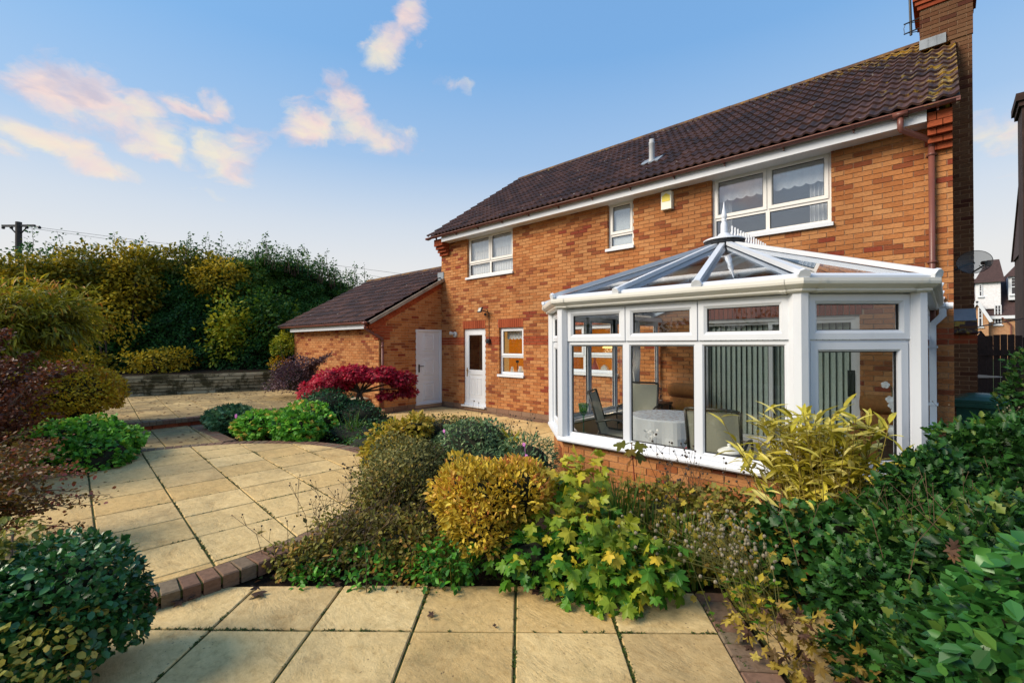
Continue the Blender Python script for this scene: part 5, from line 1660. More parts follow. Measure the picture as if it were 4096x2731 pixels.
# dormers
mb = MB(); mb.box(fx(2242), fx(2300), YF + .3, YF + 3.2, eave + .9, fz(2265, 655)); d1 = build('dormer', mb, plain('white_render', (.72, .72, .74), .8), fh)
hx0, hx1, hz = fx(2236), fx(2310), fz(2265, 656)
m1 = MB(); m1.poly([(hx0, YF, hz), (hx1, YF, hz), (fx(2300), YF + 1.8, hz + 2.6), (fx(2271), YF + 1.8, hz + 2.6)]); m1.poly([(hx0, YF, hz), (fx(2271), YF + 1.8, hz + 2.6), (hx0, YF + 4, hz)]); build('dormer_roof', m1, PLAINTILE, d1)
far_window(2249, 2258, 660, 688, -.28, 1)
mb = MB(); mb.box(fx(2319), fx(2350), YF + .9, YF + 3.2, fz(2325, 695), fz(2325, 640)); d2 = build('dormer', mb, WHITE, fh)
m1 = MB(); m1.poly([(fx(2308), YF + .6, fz(2310, 642)), (fx(2380), YF + .6, fz(2310, 642)), (fx(2380), YF + 3, fz(2310, 642) + 3.0)]); build('dormer_roof', m1, PLAINTILE, d2)
far_window(2324, 2339, 643, 683, -.88, 1)
mb = MB(); mb.tube([(fx(2301), YF - .4, eave - .1), (fx(2322), YF - .25, eave - .9), (fx(2322), YF - .25, 0)], .07, 6); build('downpipe', mb, BROWNPVC, fh)
mb = MB(); mb.box(-12, 30, 40, 40.2, -.1, 1.3); 
shd = thing('shed', 'low dark shed roof just beyond the side gate', 'shed', (.9, 18.0, 0))
mb = MB(); mb.box(.45, .78, 17.2, 18.6, 0, 1.8); build('wall', mb, DARKWOOD, shd)
mb = MB(); mb.poly([(.40, 17.1, 1.72), (.84, 17.1, 1.72), (.62, 17.1, 2.1)]); mb.quad((.86, 17.08, 1.70), (.86, 18.7, 1.70), (.62, 18.7, 2.12), (.62, 17.08, 2.12)); mb.quad((.62, 17.08, 2.12), (.62, 18.7, 2.12), (.38, 18.7, 1.72), (.38, 17.08, 1.72)); build('roof', mb, PLAINTILE, shd)

# telegraph pole beyond the hedge
tp = thing('telegraph_pole', 'wooden telegraph pole with crossarm behind the hedge', 'telegraph pole', (-41, -.3, 0))
mb = MB(); mb.tube([(-41, -.3, -.1), (-41, -.3, 9.35)], [.2, .15], 10); build('pole', mb, plain('pole_wood', (.06, .05, .045), .9, .2), tp)
ca = Vector((.735, .68, 0)).normalized()
mb = MB(); mb.obox(Vector((-41, -.3, 9.12)), ca, ca.cross(Z3), Z3, -1.0, 1.0, -.06, .06, -.06, .06); build('crossarm', mb, DARKMETAL, tp)
mb = MB()
for s in (-1, 1): mb.tube([Vector((-41, -.3, 8.5)), Vector((-41, -.3, 9.07)) + ca * s * .55], .04, 5)
build('brace', mb, DARKMETAL, tp)
for s in (-.95, -.45, .5, 1.28):
    mb = MB(); q = Vector((-41, -.3, 9.02)) + ca * s; mb.lathe(q, [(.0, -.1), (.07, -.08), (.09, 0), (.05, .06), (.0, .1)], 8); build('insulator', mb, DARKMETAL, tp)
mb = MB(); mb.tube([Vector((-41, -.3, 9.1)) + ca * .9, Vector((-41, -.3, 9.06)) + ca * 1.3], .03, 5); build('bracket', mb, DARKMETAL, tp)
mb = MB(); mb.tube([Vector((-41, -.3, 9.0)) + ca * 1.3, (-25, 28, 6.2), (-10, 60, 7.5)], .012, 4); mb.tube([Vector((-41, -.3, 9.0)) + ca * .5, (-27, 25, 6.0), (-14, 58, 7.3)], .012, 4); build('wires', mb, DARKMETAL, tp)

# timber retaining wall, every sleeper its own piece
tw = thing('timber_wall', 'weathered timber retaining wall along the back of the upper patio', 'retaining wall', (-16.5, 2.6, .38))
d = (WALL1 - WALL0); WLn = d.length; d = Vector((d.x, d.y, 0)).normalized(); n_ = Vector((d.y, -d.x, 0))
O_ = Vector((WALL0.x, WALL0.y, 0))
mb = MB(); mb.obox(O_, d, Z3, n_, 0, WLn, .30, .955, -.16, -.03); build('backing_board', mb, plain('dark_backing_timber', (.03, .026, .014), .9, .3), tw)  # dark board showing in the gaps between the sleepers
rw = random.Random(12)
for row in range(6):
    u = -.2 * rw.random()
    while u < WLn:
        L = rw.uniform(.7, 1.35)
        a, b = max(0, u), min(WLn, u + L)
        if b - a > .12:
            mb = MB(); z0 = .385 + row * .0985
            mb.obox(O_, d, Z3, n_, a + .006, b - .006, z0 + rw.uniform(.006, .014), z0 + .0985 - rw.uniform(.006, .016), -.1, rw.uniform(-.026, .02), rw.random())
            build('timber_sleeper', mb, TIMBER, tw)
        u += L
# ------------------------------------------------------------------ leaves
def lobed(nl=5, depth=.45, teeth=0.0):
    pts = [(0.0, 0.0, 0.0)]
    ang = [math.radians(a) for a in np.linspace(-128, 128, nl * 4 + 1)]
    out = []
    for k, a in enumerate(ang):
        ph = (k % 4) / 4.0
        r = 1.0 - depth * (0.5 - 0.5 * math.cos(2 * math.pi * (ph + .5)))
        r *= (0.62 + 0.38 * math.cos(a * .62))
        out.append((0.42 + .58 * r * math.cos(a), .58 * r * math.sin(a), .07 * math.cos(3 * a) - .10 * r * r))
    T = [(0.42, 0, .03), (0.0, 0, -.02)] + out
    n = len(out)
    F = [(0, 2 + k, 3 + k) for k in range(n - 1)] + [(0, 1, 2), (0, 1 + n, 1)]
    return np.array(T), F


def palmate():
    half = [(0, 1.0), (9, .80), (15, .84), (21, .64), (28, .56), (36, .70), (43, .78), (50, .95), (57, .74), (64, .76), (72, .56), (80, .46), (92, .58), (104, .70), (114, .54), (128, .46), (148, .36), (168, .27)]
    out = [(a, r) for a, r in reversed([(-x, y) for x, y in half[1:]])] + half
    T = [(.42, 0, .03), (0.0, 0, -.02)] + [(.42 + .58 * r * math.cos(math.radians(a)), .62 * r * math.sin(math.radians(a)), .06 * math.cos(math.radians(3 * a)) - .14 * r * r * (1 - .4 * math.cos(math.radians(a)))) for a, r in out]
    n = len(out)
    return np.array(T), [(0, 2 + k, 3 + k) for k in range(n - 1)] + [(0, 1, 2), (0, 1 + n, 1)]


SHAPES = {
    'palmate': palmate(),
    'small': (np.array([(0, 0, 0), (.5, .32, .06), (1, 0, -.04), (.5, -.32, .06)]), [(0, 1, 2, 3)]),
    'oval': (np.array([(0, 0, 0), (.3, .27, .07), (.7, .26, .05), (1, 0, -.08), (.7, -.26, .05), (.3, -.27, .07)]), [(0, 1, 2, 3), (0, 3, 4, 5)]),
    'round': (np.array([(0, 0, 0), (.25, .42, .08), (.75, .42, .05), (1, 0, -.05), (.75, -.42, .05), (.25, -.42, .08)]), [(0, 1, 2, 3), (0, 3, 4, 5)]),
    'lobed': lobed(5, .30),
    'frilly': lobed(5, .55),
    'holly': (np.array([(0, 0, 0), (.16, .16, .04), (.30, .36, .10), (.42, .20, .05), (.56, .36, .10), (.70, .18, .04), (.82, .22, .06), (1.05, 0, -.06), (.82, -.22, .06), (.70, -.18, .04), (.56, -.36, .10), (.42, -.20, .05), (.30, -.36, .10), (.16, -.16, .04)]), [(0, 1, 2, 3, 4, 5, 6, 7), (0, 7, 8, 9, 10, 11, 12, 13)]),
    'long': (np.array([(0, 0, 0), (.22, .085, .05), (.5, .095, .03), (.78, .06, -.05), (1, 0, -.16), (.78, -.06, -.05), (.5, -.095, .03), (.22, -.085, .05), (.5, 0, .0)]), [(0, 1, 2, 8), (8, 2, 3, 4), (8, 4, 5, 6), (0, 8, 6, 7)]),
    'needle': (np.array([(0, .05, 0), (0, -.05, 0), (.6, -.035, .02), (1, 0, -.04), (.6, .035, .02)]), [(0, 1, 2, 3, 4)]),
}


def norm(a):
    return a / (np.linalg.norm(a, axis=1, keepdims=True) + 1e-9)


def leaf_mesh(name, P, A, N, S, shape, tintv, mat, width=1.0):
    T, F = SHAPES[shape]
    T = T * np.array([1, width, 1])
    n, k = len(P), len(T)
    A = norm(A)
    N = norm(N - A * (N * A).sum(1, keepdims=True))
    B = np.cross(N, A)
    V = P[:, None, :] + S[:, None, None] * (T[None, :, 0, None] * A[:, None, :] + T[None, :, 1, None] * B[:, None, :] + T[None, :, 2, None] * N[:, None, :])
    V = V.reshape(-1, 3)
    li = np.concatenate([np.array(f) for f in F])
    tot = np.array([len(f) for f in F])
    loops = (li[None, :] + (np.arange(n) * k)[:, None]).ravel()
    totals = np.tile(tot, n)
    starts = np.concatenate([[0], np.cumsum(totals)[:-1]])
    me = bpy.data.meshes.new(name)
    me.vertices.add(len(V)); me.vertices.foreach_set('co', V.astype(np.float32).ravel())
    me.loops.add(len(loops)); me.loops.foreach_set('vertex_index', loops.astype(np.int32))
    me.polygons.add(len(totals)); me.polygons.foreach_set('loop_start', starts.astype(np.int32)); me.polygons.foreach_set('loop_total', totals.astype(np.int32))
    me.update(calc_edges=True)
    at = me.attributes.new('tint', 'FLOAT', 'FACE')
    at.data.foreach_set('value', np.repeat(np.clip(tintv, 0, 1), len(F)).astype(np.float32))
    me.materials.append(mat)
    return me


def wave(P, seed, f=2.0):
    r = np.random.default_rng(seed)
    s = np.zeros(len(P))
    for k in range(6):
        K = r.normal(size=3) * f * (1 + .5 * k)
        s += np.sin(P @ K + r.uniform(0, 6.28)) / (1 + .5 * k)
    return s / 2.2


def blob_pts(n, c, R, rng, shell=.45, lump=.22, zmin=-.55, seed=0, lf=2.2):
    d = norm(rng.normal(size=(int(n * 1.6), 3)))
    d = d[d[:, 2] > zmin][:n]
    r = (1 - shell * rng.random(len(d)) ** 2) * (1 + lump * wave(d * 1.0, seed, lf))
    R = np.array(R)
    P = np.array(c) + d * R * r[:, None]
    O = norm(d / R)
    return P, O


def core_mesh(blobs, scale=.74, seed=0):
    mb = MB()
    for (c, R) in blobs:
        K, J = 14, 9
        i = len(mb.v)
        pts = []
        for j in range(J + 1):
            th = math.pi * j / J
            for k in range(K):
                ph = 2 * math.pi * k / K
                pts.append((math.sin(th) * math.cos(ph), math.sin(th) * math.sin(ph), math.cos(th)))
        pts = np.array(pts)
        r = scale * (1 + .22 * wave(pts, seed, 2.2))
        Q = np.array(c) + pts * np.array(R) * r[:, None]
        mb.v += [tuple(q) for q in Q]
        for j in range(J):
            for k in range(K):
                a, b = i + j * K + k, i + j * K + (k + 1) % K
                mb.f.append((a, a + K, b + K, b)); mb.t.append(.5)
    return mb


def leaf_objects(parent, P, A, N, S, shape, tv, mat, width, limit=300, name='leaf'):
    """the nearest leaves as pieces of their own, the rest joined"""
    T, F = SHAPES[shape]
    order = np.argsort(np.linalg.norm(P - np.array([0, 0, EYE]), axis=1))
    variants = {}
    A = norm(A); N = norm(N - A * (N * A).sum(1, keepdims=True)); B = np.cross(N, A)
    for i in order[:limit]:
        q = round(float(np.clip(tv[i], 0, 1)) * 9) / 9
        if q not in variants:
            mb = MB(); mb.v = [tuple(v) for v in T * np.array([1, width, 1])]; mb.f = list(F); mb.t = [q] * len(F)
            variants[q] = mesh(name, mb, mat)
        o = bpy.data.objects.new(name, variants[q]); COL.objects.link(o)
        M = Matrix([list(A[i] * S[i]) + [0], list(B[i] * S[i]) + [0], list(N[i] * S[i]) + [0], [0, 0, 0, 1]]).transposed()
        M.translation = Vector(P[i])
        o.parent = parent
        o.matrix_parent_inverse = Matrix.Translation(-WL[parent.name])
        o.matrix_basis = M
    r = order[limit:]
    if len(r):
        x = link_mesh('foliage', leaf_mesh('foliage', P[r], A[r], N[r], S[r], shape, tv[r], mat, width), parent); x['kind'] = 'stuff'


CORE = plain('core_shade_colour', (.012, .014, .005), .95, .4, 14.0, .8)  # shade inside the foliage, put into a near-black core colour
FOLIAGE_TOTAL = [0]


def shrub(name, label, cat, base, blobs, n, size, shape, mat, droop=.2, out=.9, jit=.7, shell=.45, lump=.22, tmean=.5, tvar=.22, cl=.25, clf=3.0, width=1.0, stems=3, core=.66, seed=1, group=None, zmin=-.55, topt=0.0, partname='foliage', stemr=.012, lf=2.2, szvar=.3, objs=0):
    rng = np.random.default_rng(seed)
    t = thing(name, label, cat, base, 0, group)
    vol = [R[0] * R[1] + R[1] * R[2] + R[0] * R[2] for c, R in blobs]
    Ps, Os = [], []
    for k, (c, R) in enumerate(blobs):
        p, o = blob_pts(int(n * vol[k] / sum(vol)), c, R, rng, shell, lump, zmin, seed * 10 + k, lf)
        Ps.append(p); Os.append(o)
    P, O = np.concatenate(Ps), np.concatenate(Os)
    keep = P[:, 2] > base[2] + .01
    P, O = P[keep], O[keep]
    J = rng.normal(size=P.shape) * jit
    A = O * out + J + np.array([0, 0, -droop])
    N = O * .5 + np.array([0, 0, .8]) + rng.normal(size=P.shape) * .45
    S = size * (1 - szvar + 2 * szvar * rng.random(len(P)))
    zt = (P[:, 2] - P[:, 2].min()) / (np.ptp(P[:, 2]) + 1e-6)
    tv = tmean + cl * wave(P, seed + 5, clf) + tvar * rng.normal(size=len(P)) + topt * (zt - .5)
    if objs:
        leaf_objects(t, P, A, N, S, shape, tv, mat, width, objs)
    else:
        link_mesh(partname, leaf_mesh(partname, P, A, N, S, shape, tv, mat, width), t)['kind'] = 'stuff'
    FOLIAGE_TOTAL[0] += len(P)
    if core:
        build('inner_shade_core', core_mesh([(c, R) for c, R in blobs], core, seed * 10), CORE, t, smooth=True, kind='stuff')  # solid filler blobs, coloured dark to stand for shade between leaves
    if stems:
        mb = MB(); r = random.Random(seed)
        for k in range(stems):
            c, R = blobs[k % len(blobs)]
            b = Vector(base) + Vector((r.gauss(0, .04), r.gauss(0, .04), -.03)); e = Vector(c) + Vector((r.uniform(-.4, .4) * R[0], r.uniform(-.4, .4) * R[1], r.uniform(0, .5) * R[2]))
            m_ = b.lerp(e, .5) + Vector((r.gauss(0, .05), r.gauss(0, .05), .03))
            mb.tube([b, m_, e], [stemr, stemr * .8, stemr * .4], 6)
        build('stem', mb, BARK, t, smooth=True)
    return t


def blades(name, label, cat, base, n, length, mat, spread=.12, lean=.5, width=.012, seed=1, group=None, tmean=.5, partname='blades', droop=.5):
    rng = np.random.default_rng(seed)
    t = thing(name, label, cat, base, 0, group)
    mb = MB()
    for k in range(n):
        a = rng.uniform(0, 6.28); L = length * rng.uniform(.55, 1.1); ln = lean * rng.uniform(.15, 1.0)
        p = Vector(base) + Vector((rng.normal() * spread, rng.normal() * spread, -.01))
        dr = Vector((math.cos(a), math.sin(a), 0)); sd = Vector((-math.sin(a), math.cos(a), 0))
        w = width * rng.uniform(.6, 1.2); tv = float(np.clip(tmean + rng.normal() * .25, 0, 1))
        K = 4; prev = None
        for j in range(K + 1):
            f = j / K
            q = p + Z3 * (L * f * (1 - .35 * droop * f * ln)) + dr * (L * ln * f ** (1 + droop))
            ww = w * (1 - f ** 2 * .96)
            cur = (q - sd * ww / 2, q + sd * ww / 2)
            if prev: mb.quad(prev[0], prev[1], cur[1], cur[0], tv)
            prev = cur
    build(partname, mb, mat, t, kind='stuff')
    return t


def stalks(name, label, cat, base, n, length, mat, headmat, spread=.2, lean=.4, head=.009, seed=1, group=None, leafmat=None, dirn=None, branch=2):
    """thin dry stems with little round seed heads"""
    rng = np.random.default_rng(seed)
    t = thing(name, label, cat, base, 0, group)
    mb, hb = MB(), MB()
    P, A = [], []
    for k in range(n):
        a = rng.uniform(0, 6.28); L = length * rng.uniform(.6, 1.1); ln = lean * rng.uniform(.1, 1)
        p = Vector(base) + Vector((rng.normal() * spread, rng.normal() * spread, -.01))
        d = Vector((math.cos(a), math.sin(a), 0)) if dirn is None else (Vector(dirn) + Vector((rng.normal() * .35, rng.normal() * .35, 0)))
        m_ = p + Z3 * L * .55 + d * L * ln * .3
        e = p + Z3 * L * (1 - .3 * ln) + d * L * ln
        mb.tube([p, m_, e], [.0028, .0022, .0014], 4, t=rng.random(), caps=False)
        tips = [e]
        for j in range(branch):
            s = m_.lerp(e, rng.uniform(.1, .8)); q = s + Vector((rng.normal() * .5, rng.normal() * .5, 1)).normalized() * L * rng.uniform(.12, .3)
            mb.tube([s, q], [.0016, .0012], 4, t=rng.random(), caps=False); tips.append(q)
        for q in tips:
            r_ = head * rng.uniform(.7, 1.25)
            hb.lathe(q, [(.0, -r_), (r_ * .8, -r_ * .6), (r_, 0), (r_ * .8, r_ * .6), (.0, r_)], 6, t=rng.random())
        for j in range(3):
            P.append(tuple(p.lerp(m_, rng.uniform(.1, 1)))); A.append((rng.normal(), rng.normal(), .3))
    build('stalks', mb, mat, t, kind='stuff'); build('seed_heads', hb, headmat, t, kind='stuff')
    if leafmat:
        P = np.array(P); link_mesh('leaves', leaf_mesh('leaves', P, np.array(A), np.tile((0, 0, 1.0), (len(P), 1)), .05 * (0.6 + .8 * rng.random(len(P))), 'small', rng.random(len(P)), leafmat), t)
    return t


# leaf colours
L_DARK = leaf_mat('leaf_dark_evergreen', [(0, (0.013, 0.048, 0.022)), (.5, (0.026, 0.099, 0.040)), (1, (0.077, 0.187, 0.062))], .45)
L_HEDGE = leaf_mat('leaf_hedge', [(0, (0.017, 0.068, 0.018)), (.45, (0.042, 0.143, 0.028)), (.8, (0.116, 0.221, 0.028)), (1, (0.273, 0.286, 0.024))], .5)
L_GOLD = leaf_mat('leaf_field_maple', [(0, (0.087, 0.115, 0.014)), (.4, (0.254, 0.219, 0.014)), (.75, (0.489, 0.356, 0.017)), (1, (0.704, 0.505, 0.031))], .55, .35)
L_LIME = leaf_mat('leaf_lime', [(0, (0.041, 0.122, 0.017)), (.5, (0.163, 0.265, 0.020)), (1, (0.530, 0.490, 0.030))], .5, .35)
L_SPIRAEA = leaf_mat('leaf_gold_spiraea', [(0, (.20, .13, .012)), (.35, (.52, .36, .028)), (.65, (.72, .56, .07)), (.85, (.74, .46, .08)), (1, (.62, .24, .07))], .5, .3)
L_SPIRL = leaf_mat('leaf_olive_spiraea', [(0, (0.189, 0.135, 0.011)), (.4, (0.513, 0.339, 0.017)), (.8, (0.750, 0.540, 0.027)), (1, (0.750, 0.270, 0.033))], .55, .3)
L_BARB = leaf_mat('leaf_barberry', [(0, (.05, .020, .014)), (.5, (.14, .045, .022)), (.8, (.26, .085, .025)), (1, (.34, .14, .12))], .4, .25)
L_BARBO = leaf_mat('leaf_barberry_green', [(0, (0.066, 0.053, 0.009)), (.5, (0.140, 0.095, 0.015)), (.85, (0.225, 0.074, 0.030)), (1, (0.375, 0.105, 0.090))], .45, .3)
L_PURPLE = leaf_mat('leaf_purple', [(0, (0.045, 0.024, 0.030)), (.5, (0.112, 0.057, 0.072)), (1, (0.210, 0.128, 0.135))], .5, .2)
L_RED = leaf_mat('leaf_red_maple', [(0, (0.139, 0.003, 0.011)), (.4, (0.359, 0.006, 0.029)), (.8, (0.580, 0.014, 0.050)), (1, (0.525, 0.066, 0.083))], .5, .4)
L_GERAN = leaf_mat('leaf_geranium', [(0, (0.029, 0.136, 0.015)), (.5, (0.116, 0.367, 0.029)), (.85, (0.271, 0.544, 0.057)), (1, (0.699, 0.466, 0.077))], .5, .3)
L_DKGER = leaf_mat('leaf_dark_geranium', [(0, (0.029, 0.086, 0.042)), (.6, (0.077, 0.192, 0.077)), (1, (0.192, 0.326, 0.134))], .5)
L_OLIVE = leaf_mat('leaf_olive', [(0, (0.051, 0.051, 0.014)), (.5, (0.145, 0.145, 0.037)), (.85, (0.272, 0.238, 0.060)), (1, (0.442, 0.289, 0.068))], .6)
L_GREYG = leaf_mat('leaf_grey_green', [(0, (0.042, 0.084, 0.039)), (.5, (0.119, 0.210, 0.084)), (1, (0.294, 0.350, 0.140))], .5)
L_BROWN = leaf_mat('leaf_brown_mix', [(0, (0.055, 0.046, 0.012)), (.4, (0.141, 0.115, 0.021)), (.75, (0.262, 0.257, 0.037)), (1, (0.437, 0.219, 0.042))], .6)
L_YELL = leaf_mat('leaf_yellow', [(0, (0.125, 0.138, 0.013)), (.5, (0.350, 0.288, 0.022)), (1, (0.600, 0.400, 0.062))], .5, .35)
L_SYC = leaf_mat('leaf_sycamore', [(0, (0.025, 0.122, 0.013)), (.35, (0.090, 0.244, 0.019)), (.62, (0.260, 0.342, 0.026)), (.85, (0.488, 0.439, 0.035)), (1, (0.750, 0.537, 0.048))], .42, .35)
L_BAMBOO = leaf_mat('leaf_bamboo', [(0, (.34, .31, .02)), (.5, (.62, .53, .07)), (1, (.74, .67, .26))], .42, .3)
L_HOLLY = leaf_mat('leaf_holly', [(0, (0.010, 0.039, 0.008)), (.5, (0.026, 0.098, 0.015)), (.85, (0.061, 0.162, 0.027)), (1, (0.147, 0.196, 0.028))], .45, .2, .3)
L_LAUREL = leaf_mat('leaf_laurel', [(0, (0.011, 0.058, 0.011)), (.5, (0.032, 0.131, 0.025)), (.85, (0.068, 0.210, 0.034)), (1, (0.158, 0.273, 0.045))], .36, .25, .5)
L_GRASS = leaf_mat('leaf_grass', [(0, (0.026, 0.078, 0.010)), (.6, (0.078, 0.195, 0.019)), (1, (0.286, 0.260, 0.039))], .5, .3)
L_DRY = plain('dry_stalk', (.085, .055, .028), .9, .4, 20.0)
L_HEAD = plain('seed_head', (.055, .040, .032), .95, .4, 30.0)
L_HEADP = plain('pale_seed_head', (.22, .19, .13), .95, .3, 30.0)
L_DEAD = leaf_mat('dead_leaf', [(0, (.035, .018, .012)), (.6, (.09, .045, .025)), (1, (.26, .14, .06))], .8, .1)

# ------------------------------------------------------------------ the tall hedge behind the timber wall
HL = [Vector((-22.5, -9.0)), Vector((-20.2, -3.0)), Vector((-18.75, 1.8)), Vector((-17.7, 6.2)), Vector((-17.5, 8.6)), Vector((-18.2, 11.5))]
HTOP = [4.1, 4.45, 5.05, 5.45, 4.95, 4.5]
def hedge_point(s, h, back):
    """s along the hedge 0..1, h 0..1 of its height, back = metres into it"""
    k = np.clip(s * (len(HL) - 1), 0, len(HL) - 1.001); i = k.astype(int); f = k - i
    L = np.array([tuple(p) for p in HL]); Z = np.array(HTOP)
    q = L[i] * (1 - f)[:, None] + L[i + 1] * f[:, None]
    d = L[i + 1] - L[i]; d = d / np.linalg.norm(d, axis=1, keepdims=True)
    nrm = np.stack([d[:, 1], -d[:, 0]], 1)
    top = Z[i] * (1 - f) + Z[i + 1] * f
    lean = 2.6 * h ** 1.6
    z = .95 + (top - .95) * h
    xy = q - nrm * (lean + back)[:, None]
    return np.concatenate([xy, z[:, None]], 1), np.concatenate([nrm, np.zeros((len(s), 1))], 1)

hedge = thing('hedge', 'tall mixed evergreen hedge with ragged top behind the timber wall', 'hedge', (-19.0, 3.0, .95))
rng = np.random.default_rng(77)
n = 150000
s = rng.random(n); h = rng.random(n) ** .8
P, O = hedge_point(s, h, np.zeros(n))
lum = wave(P, 5, .8) * .6 + wave(P, 6, 2.4) * .35
P, O = hedge_point(s, np.clip(h * (1 + .05 * wave(P, 9, 1.3)), 0, 1.05), .6 * rng.random(n) ** 2 - lum * .8)
A = O * .6 + rng.normal(size=P.shape) * .8 + np.array([0, 0, -.1])
N = O * .5 + np.array([0, 0, .7]) + rng.normal(size=P.shape) * .5
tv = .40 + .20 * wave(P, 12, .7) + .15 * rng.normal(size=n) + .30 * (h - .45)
link_mesh('foliage', leaf_mesh('foliage', P, A, N, .085 * (.7 + .7 * rng.random(n)), 'small', tv, L_HEDGE, 1.1), hedge)['kind'] = 'stuff'
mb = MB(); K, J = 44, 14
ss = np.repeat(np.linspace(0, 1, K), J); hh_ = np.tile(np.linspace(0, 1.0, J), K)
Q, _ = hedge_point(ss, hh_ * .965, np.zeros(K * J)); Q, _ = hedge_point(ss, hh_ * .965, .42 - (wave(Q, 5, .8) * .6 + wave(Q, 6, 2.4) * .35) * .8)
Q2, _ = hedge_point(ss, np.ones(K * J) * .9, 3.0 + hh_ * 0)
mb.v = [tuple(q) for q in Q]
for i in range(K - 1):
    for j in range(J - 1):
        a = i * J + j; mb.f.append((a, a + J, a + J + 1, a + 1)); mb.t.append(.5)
build('inner_shade_core', mb, CORE, hedge, smooth=True)  # solid sheet inside the hedge, its inner shade painted in
# feathery shoots along the top
n = 210; s = np.sort(rng.random(n)); P, _ = hedge_point(s, np.full(n, .95), rng.uniform(-.3, 2.0, n) - 1.0)
mb = MB(); LP, LA = [], []
for p in P:
    L = rng.uniform(.25, 1.15) * rng.uniform(.6, 1.0); q = Vector(p); e = q + Vector((rng.normal() * .10, rng.normal() * .10, L))
    mb.tube([q - Z3 * .3, q.lerp(e, .5) + Vector((rng.normal() * .03, rng.normal() * .03, 0)), e], [.014, .009, .003], 4, caps=False)
    for k in range(int(26 + 44 * L)):
        f = rng.random() ** 1.5; w = q.lerp(e, f); a = rng.uniform(0, 6.28)
        wd = (1 - f) * .42 + .05
        LP.append((w.x + math.cos(a) * wd * rng.random(), w.y + math.sin(a) * wd * rng.random(), w.z + .1 * rng.normal())); LA.append((math.cos(a), math.sin(a), rng.normal() * .4 + .3))
LP, LA = np.array(LP), np.array(LA)
link_mesh('top_shoots', leaf_mesh('top_shoots', LP, LA, rng.normal(size=LP.shape) + np.array([0, 0, .6]), .085 * (.6 + .8 * rng.random(len(LP))), 'small', .4 + .25 * rng.normal(size=len(LP)), L_HEDGE, 1.2), hedge)['kind'] = 'stuff'
build('twigs', mb, BARK, hedge, kind='stuff')

def hedge_shrub(name, label, c, R, n, mat, seed, size=.10, lump=.34, base=.95, shell=.5, tmean=.5, shape='oval'):
    shrub(name, label, 'shrub', (c[0], c[1], base), [(c, R)], n, size, shape, mat, droop=.25, shell=shell, lump=lump, seed=seed, core=0, stems=2, tmean=tmean, zmin=-.9, stemr=.03, group='shrubs grown into the hedge', lf=3.2, cl=.3, clf=1.4)
hedge_shrub('field_maple', 'large golden field maple growing out of the left of the hedge', (-20.1, .3, 3.6), (.6, 1.35, .95), 4200, L_GOLD, 101, .12)
hedge_shrub('field_maple', 'golden field maple at the hedge top behind the telegraph pole', (-20.1, 1.4, 4.05), (.6, 1.0, .9), 2800, L_GOLD, 111, .12)
hedge_shrub('field_maple', 'golden field maple high in the hedge left of centre', (-19.75, 2.45, 3.9), (.55, .8, 1.2), 2600, L_GOLD, 102, .12)
hedge_shrub('field_maple', 'bright gold maple branches high in the hedge right of centre', (-19.35, 4.9, 4.2), (.55, 1.0, .75), 2200, L_GOLD, 103, .11, tmean=.75)
hedge_shrub('field_maple', 'olive gold foliage along the hedge top at its middle', (-20.2, 3.8, 4.85), (.6, 1.4, .5), 2200, L_GOLD, 112, .11, tmean=.3)
hedge_shrub('yellow_shrub', 'yellow shrub above the middle of the timber wall', (-18.2, 2.95, 1.36), (.45, .95, .40), 1300, L_GOLD, 104, .09, tmean=.85)
hedge_shrub('yellow_shrub', 'yellow bush at hedge foot behind the orange spiraea', (-18.6, 1.3, 1.3), (.4, .55, .35), 900, L_GOLD, 107, .09, tmean=.6)
hedge_shrub('buddleia', 'lime yellow leaved bush above right part of the timber wall', (-18.1, 4.9, 2.2), (.45, .8, 1.15), 1700, L_LIME, 105, .13, tmean=.7, shell=.8, lump=.5)
hedge_shrub('green_shrub', 'fresh green bush at right of hedge beside the garage corner', (-18.1, 6.2, 2.6), (.6, .9, 1.0), 2200, L_LIME, 106, .12, tmean=.25, lump=.45)
hedge_shrub('climbing_maple', 'loose yellow foliage hanging on the dark left of the hedge', (-19.1, 1.7, 2.6), (.4, .85, .85), 1000, L_GOLD, 108, .10, tmean=.85, shell=.9, lump=.5)
st_tree = shrub('young_tree', 'small yellowing standard tree at the garage corner', 'tree', (-16.6, 6.1, .9), [((-16.75, 6.15, 1.75), (.34, .38, .52))], 1000, .075, 'small', L_LIME, seed=109, core=0, stems=1, stemr=.03, tmean=.7)
shrub('copper_shrub', 'small orange brown shrub at the right end of timber wall', 'shrub', (-16.7, 6.0, .9), [((-16.75, 6.05, 1.1), (.35, .4, .28))], 500, .07, 'small', L_SPIRL, seed=110, core=.6, stems=2, tmean=.8)

# ------------------------------------------------------------------ left-hand planting
shrub('sumac_shrub', 'feathery yellow green shrub with orange tips at the left edge', 'shrub', (-11.6, -.2, .3), [((-11.6, .0, 2.25), (.8, .95, .62)), ((-11.5, -.5, 1.9), (.8, .9, .6))], 12000, .15, 'long', leaf_mat('leaf_sumac', [(0, (0.098, 0.108, 0.012)), (.4, (0.254, 0.254, 0.019)), (.75, (0.468, 0.410, 0.028)), (1, (0.663, 0.234, 0.039))], .5, .35), droop=.75, out=1.0, jit=.55, lump=.5, core=.5, seed=201, shell=.7, lf=4.0, stems=4, stemr=.03, cl=.35, clf=2.0)
shrub('spiraea_bush', 'rounded orange gold spiraea bush beside the timber wall', 'shrub', (-11.2, .35, .3), [((-11.2, .45, .98), (.78, .88, .52)), ((-11.0, -.2, .95), (.7, .7, .5))], 19000, .052, 'small', L_SPIRL, seed=202, lump=.16, shell=.3, core=.7, stems=4, topt=.25)
